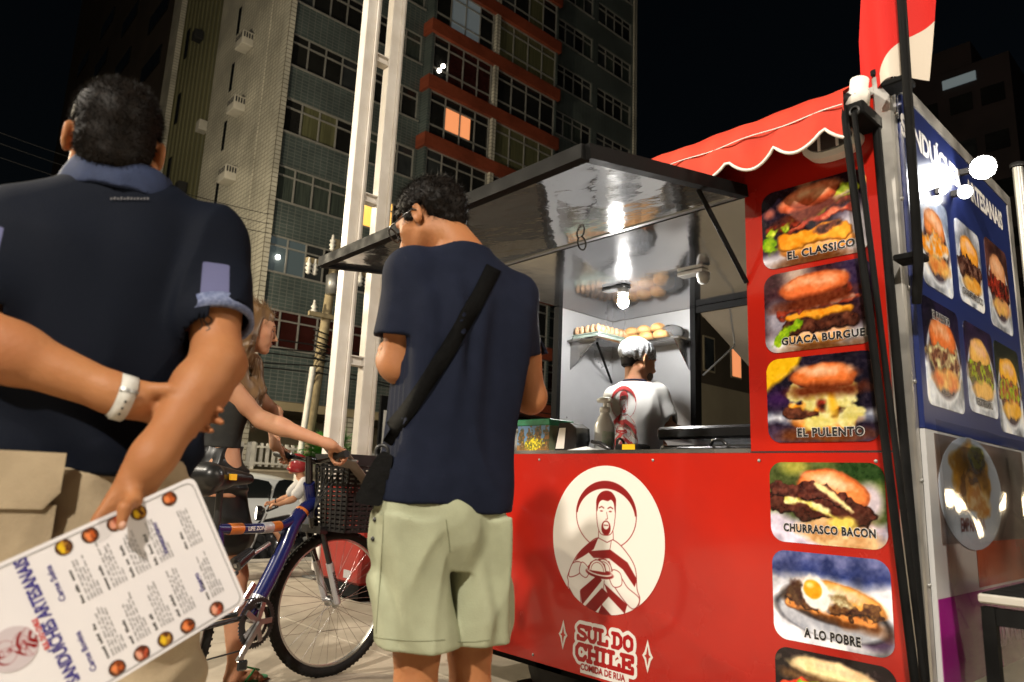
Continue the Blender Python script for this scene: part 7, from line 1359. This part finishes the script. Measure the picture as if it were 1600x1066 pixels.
for s in (-1, 1):
    for x0, x1, nm in ((-.55, .3, 'side_window'), (.38, 1.15, 'side_window'), (1.2, 1.62, 'quarter_window')): MB().prism([tuple(q) for q in spline([(x0+.02, 1.0), (x1-.02, 1.0), (x1, 1.06), (x1-.05, 1.31), (x0+.08, 1.33), (x0, 1.08)], 3, True)], cp3(0, .70*s+.0, 0), cdv, U_, .02*(-s if np.cross(cdv, U_)@cl_ > 0 else s)*-1).build(nm, M_CGL, cr_)
    for x in (-1.25, 1.25): MB().lathe([(0, -.1), (.2, -.1), (.3, -.09), (.31, 0), (.3, .09), (.2, .1), (0, .1)], cp3(x, .76*s, .31), cl_, 24).build('wheel', M_TYRE, cr_)
    MB().bx(cp3(1.84, .60*s, .75)-.09, cp3(1.86, .62*s, 1.05)+.05, .03).build('tail_lamp', mat('red_lens', (.5, .01, .01), emit=(1, .02, .02), estr=.6), cr_)
MB().prism([(-.55, 1.0), (.55, 1.0), (.48, 1.3), (-.48, 1.3)], cp3(1.83, 0, 0), cl_, U_, .03).build('rear_window', M_CGL, cr_)
# red cart and black banner sign behind the bicycle
RC = at_z(562, 930, .0); RC = np.array([RC[0], RC[1], 0]); rc = thing('red_cart', RC, 'red metal vending cart standing behind the bicycle front wheel', 'cart')
MB().bx(RC+[-.32, -.22, .12], RC+[.32, .4, .86], .02).build('body', mat('red_gloss', (.30, .014, .009), (.24, .011, .008), 4, .3, coat=.5), rc); MB().bx(RC+[-.34, -.24, .861], RC+[.34, .42, .89], .008).build('top', M_DARKM, rc); MB().bx(RC+[-.30, -.20, .02], RC+[.30, .38, .119]).build('plinth', M_BLACK, rc); MB().bx(RC+[.10, -.224, .16], RC+[.2, -.2205, .22]).build('name_plate', M_SILV, rc)
SG = at_d(604, 690, 14.5); SG[2] = -.5; sgn_t = thing('banner_sign', SG, 'tall black banner sign with white mark beyond the white posts', 'sign')
MB().bx(SG+[-.03, -.22, .3], SG+[.03, .28, 3.1], .01).build('panel', M_BLACK, sgn_t); MB().bx(SG+[.031, -.14, 1.3], SG+[.05, -.04, 2.8]).build('white_bar', M_WHITE, sgn_t); MB().tube([SG, SG+[0, 0, .3]], .03, 8).build('post', M_GREYM, sgn_t)
MB().bx(SG+[.031, .04, 2.1], SG+[.045, .2, 2.16]).build('white_mark', M_WHITE, sgn_t); MB().bx(SG+[.031, .04, 1.9], SG+[.045, .16, 1.95]).build('white_mark', M_WHITE, sgn_t)
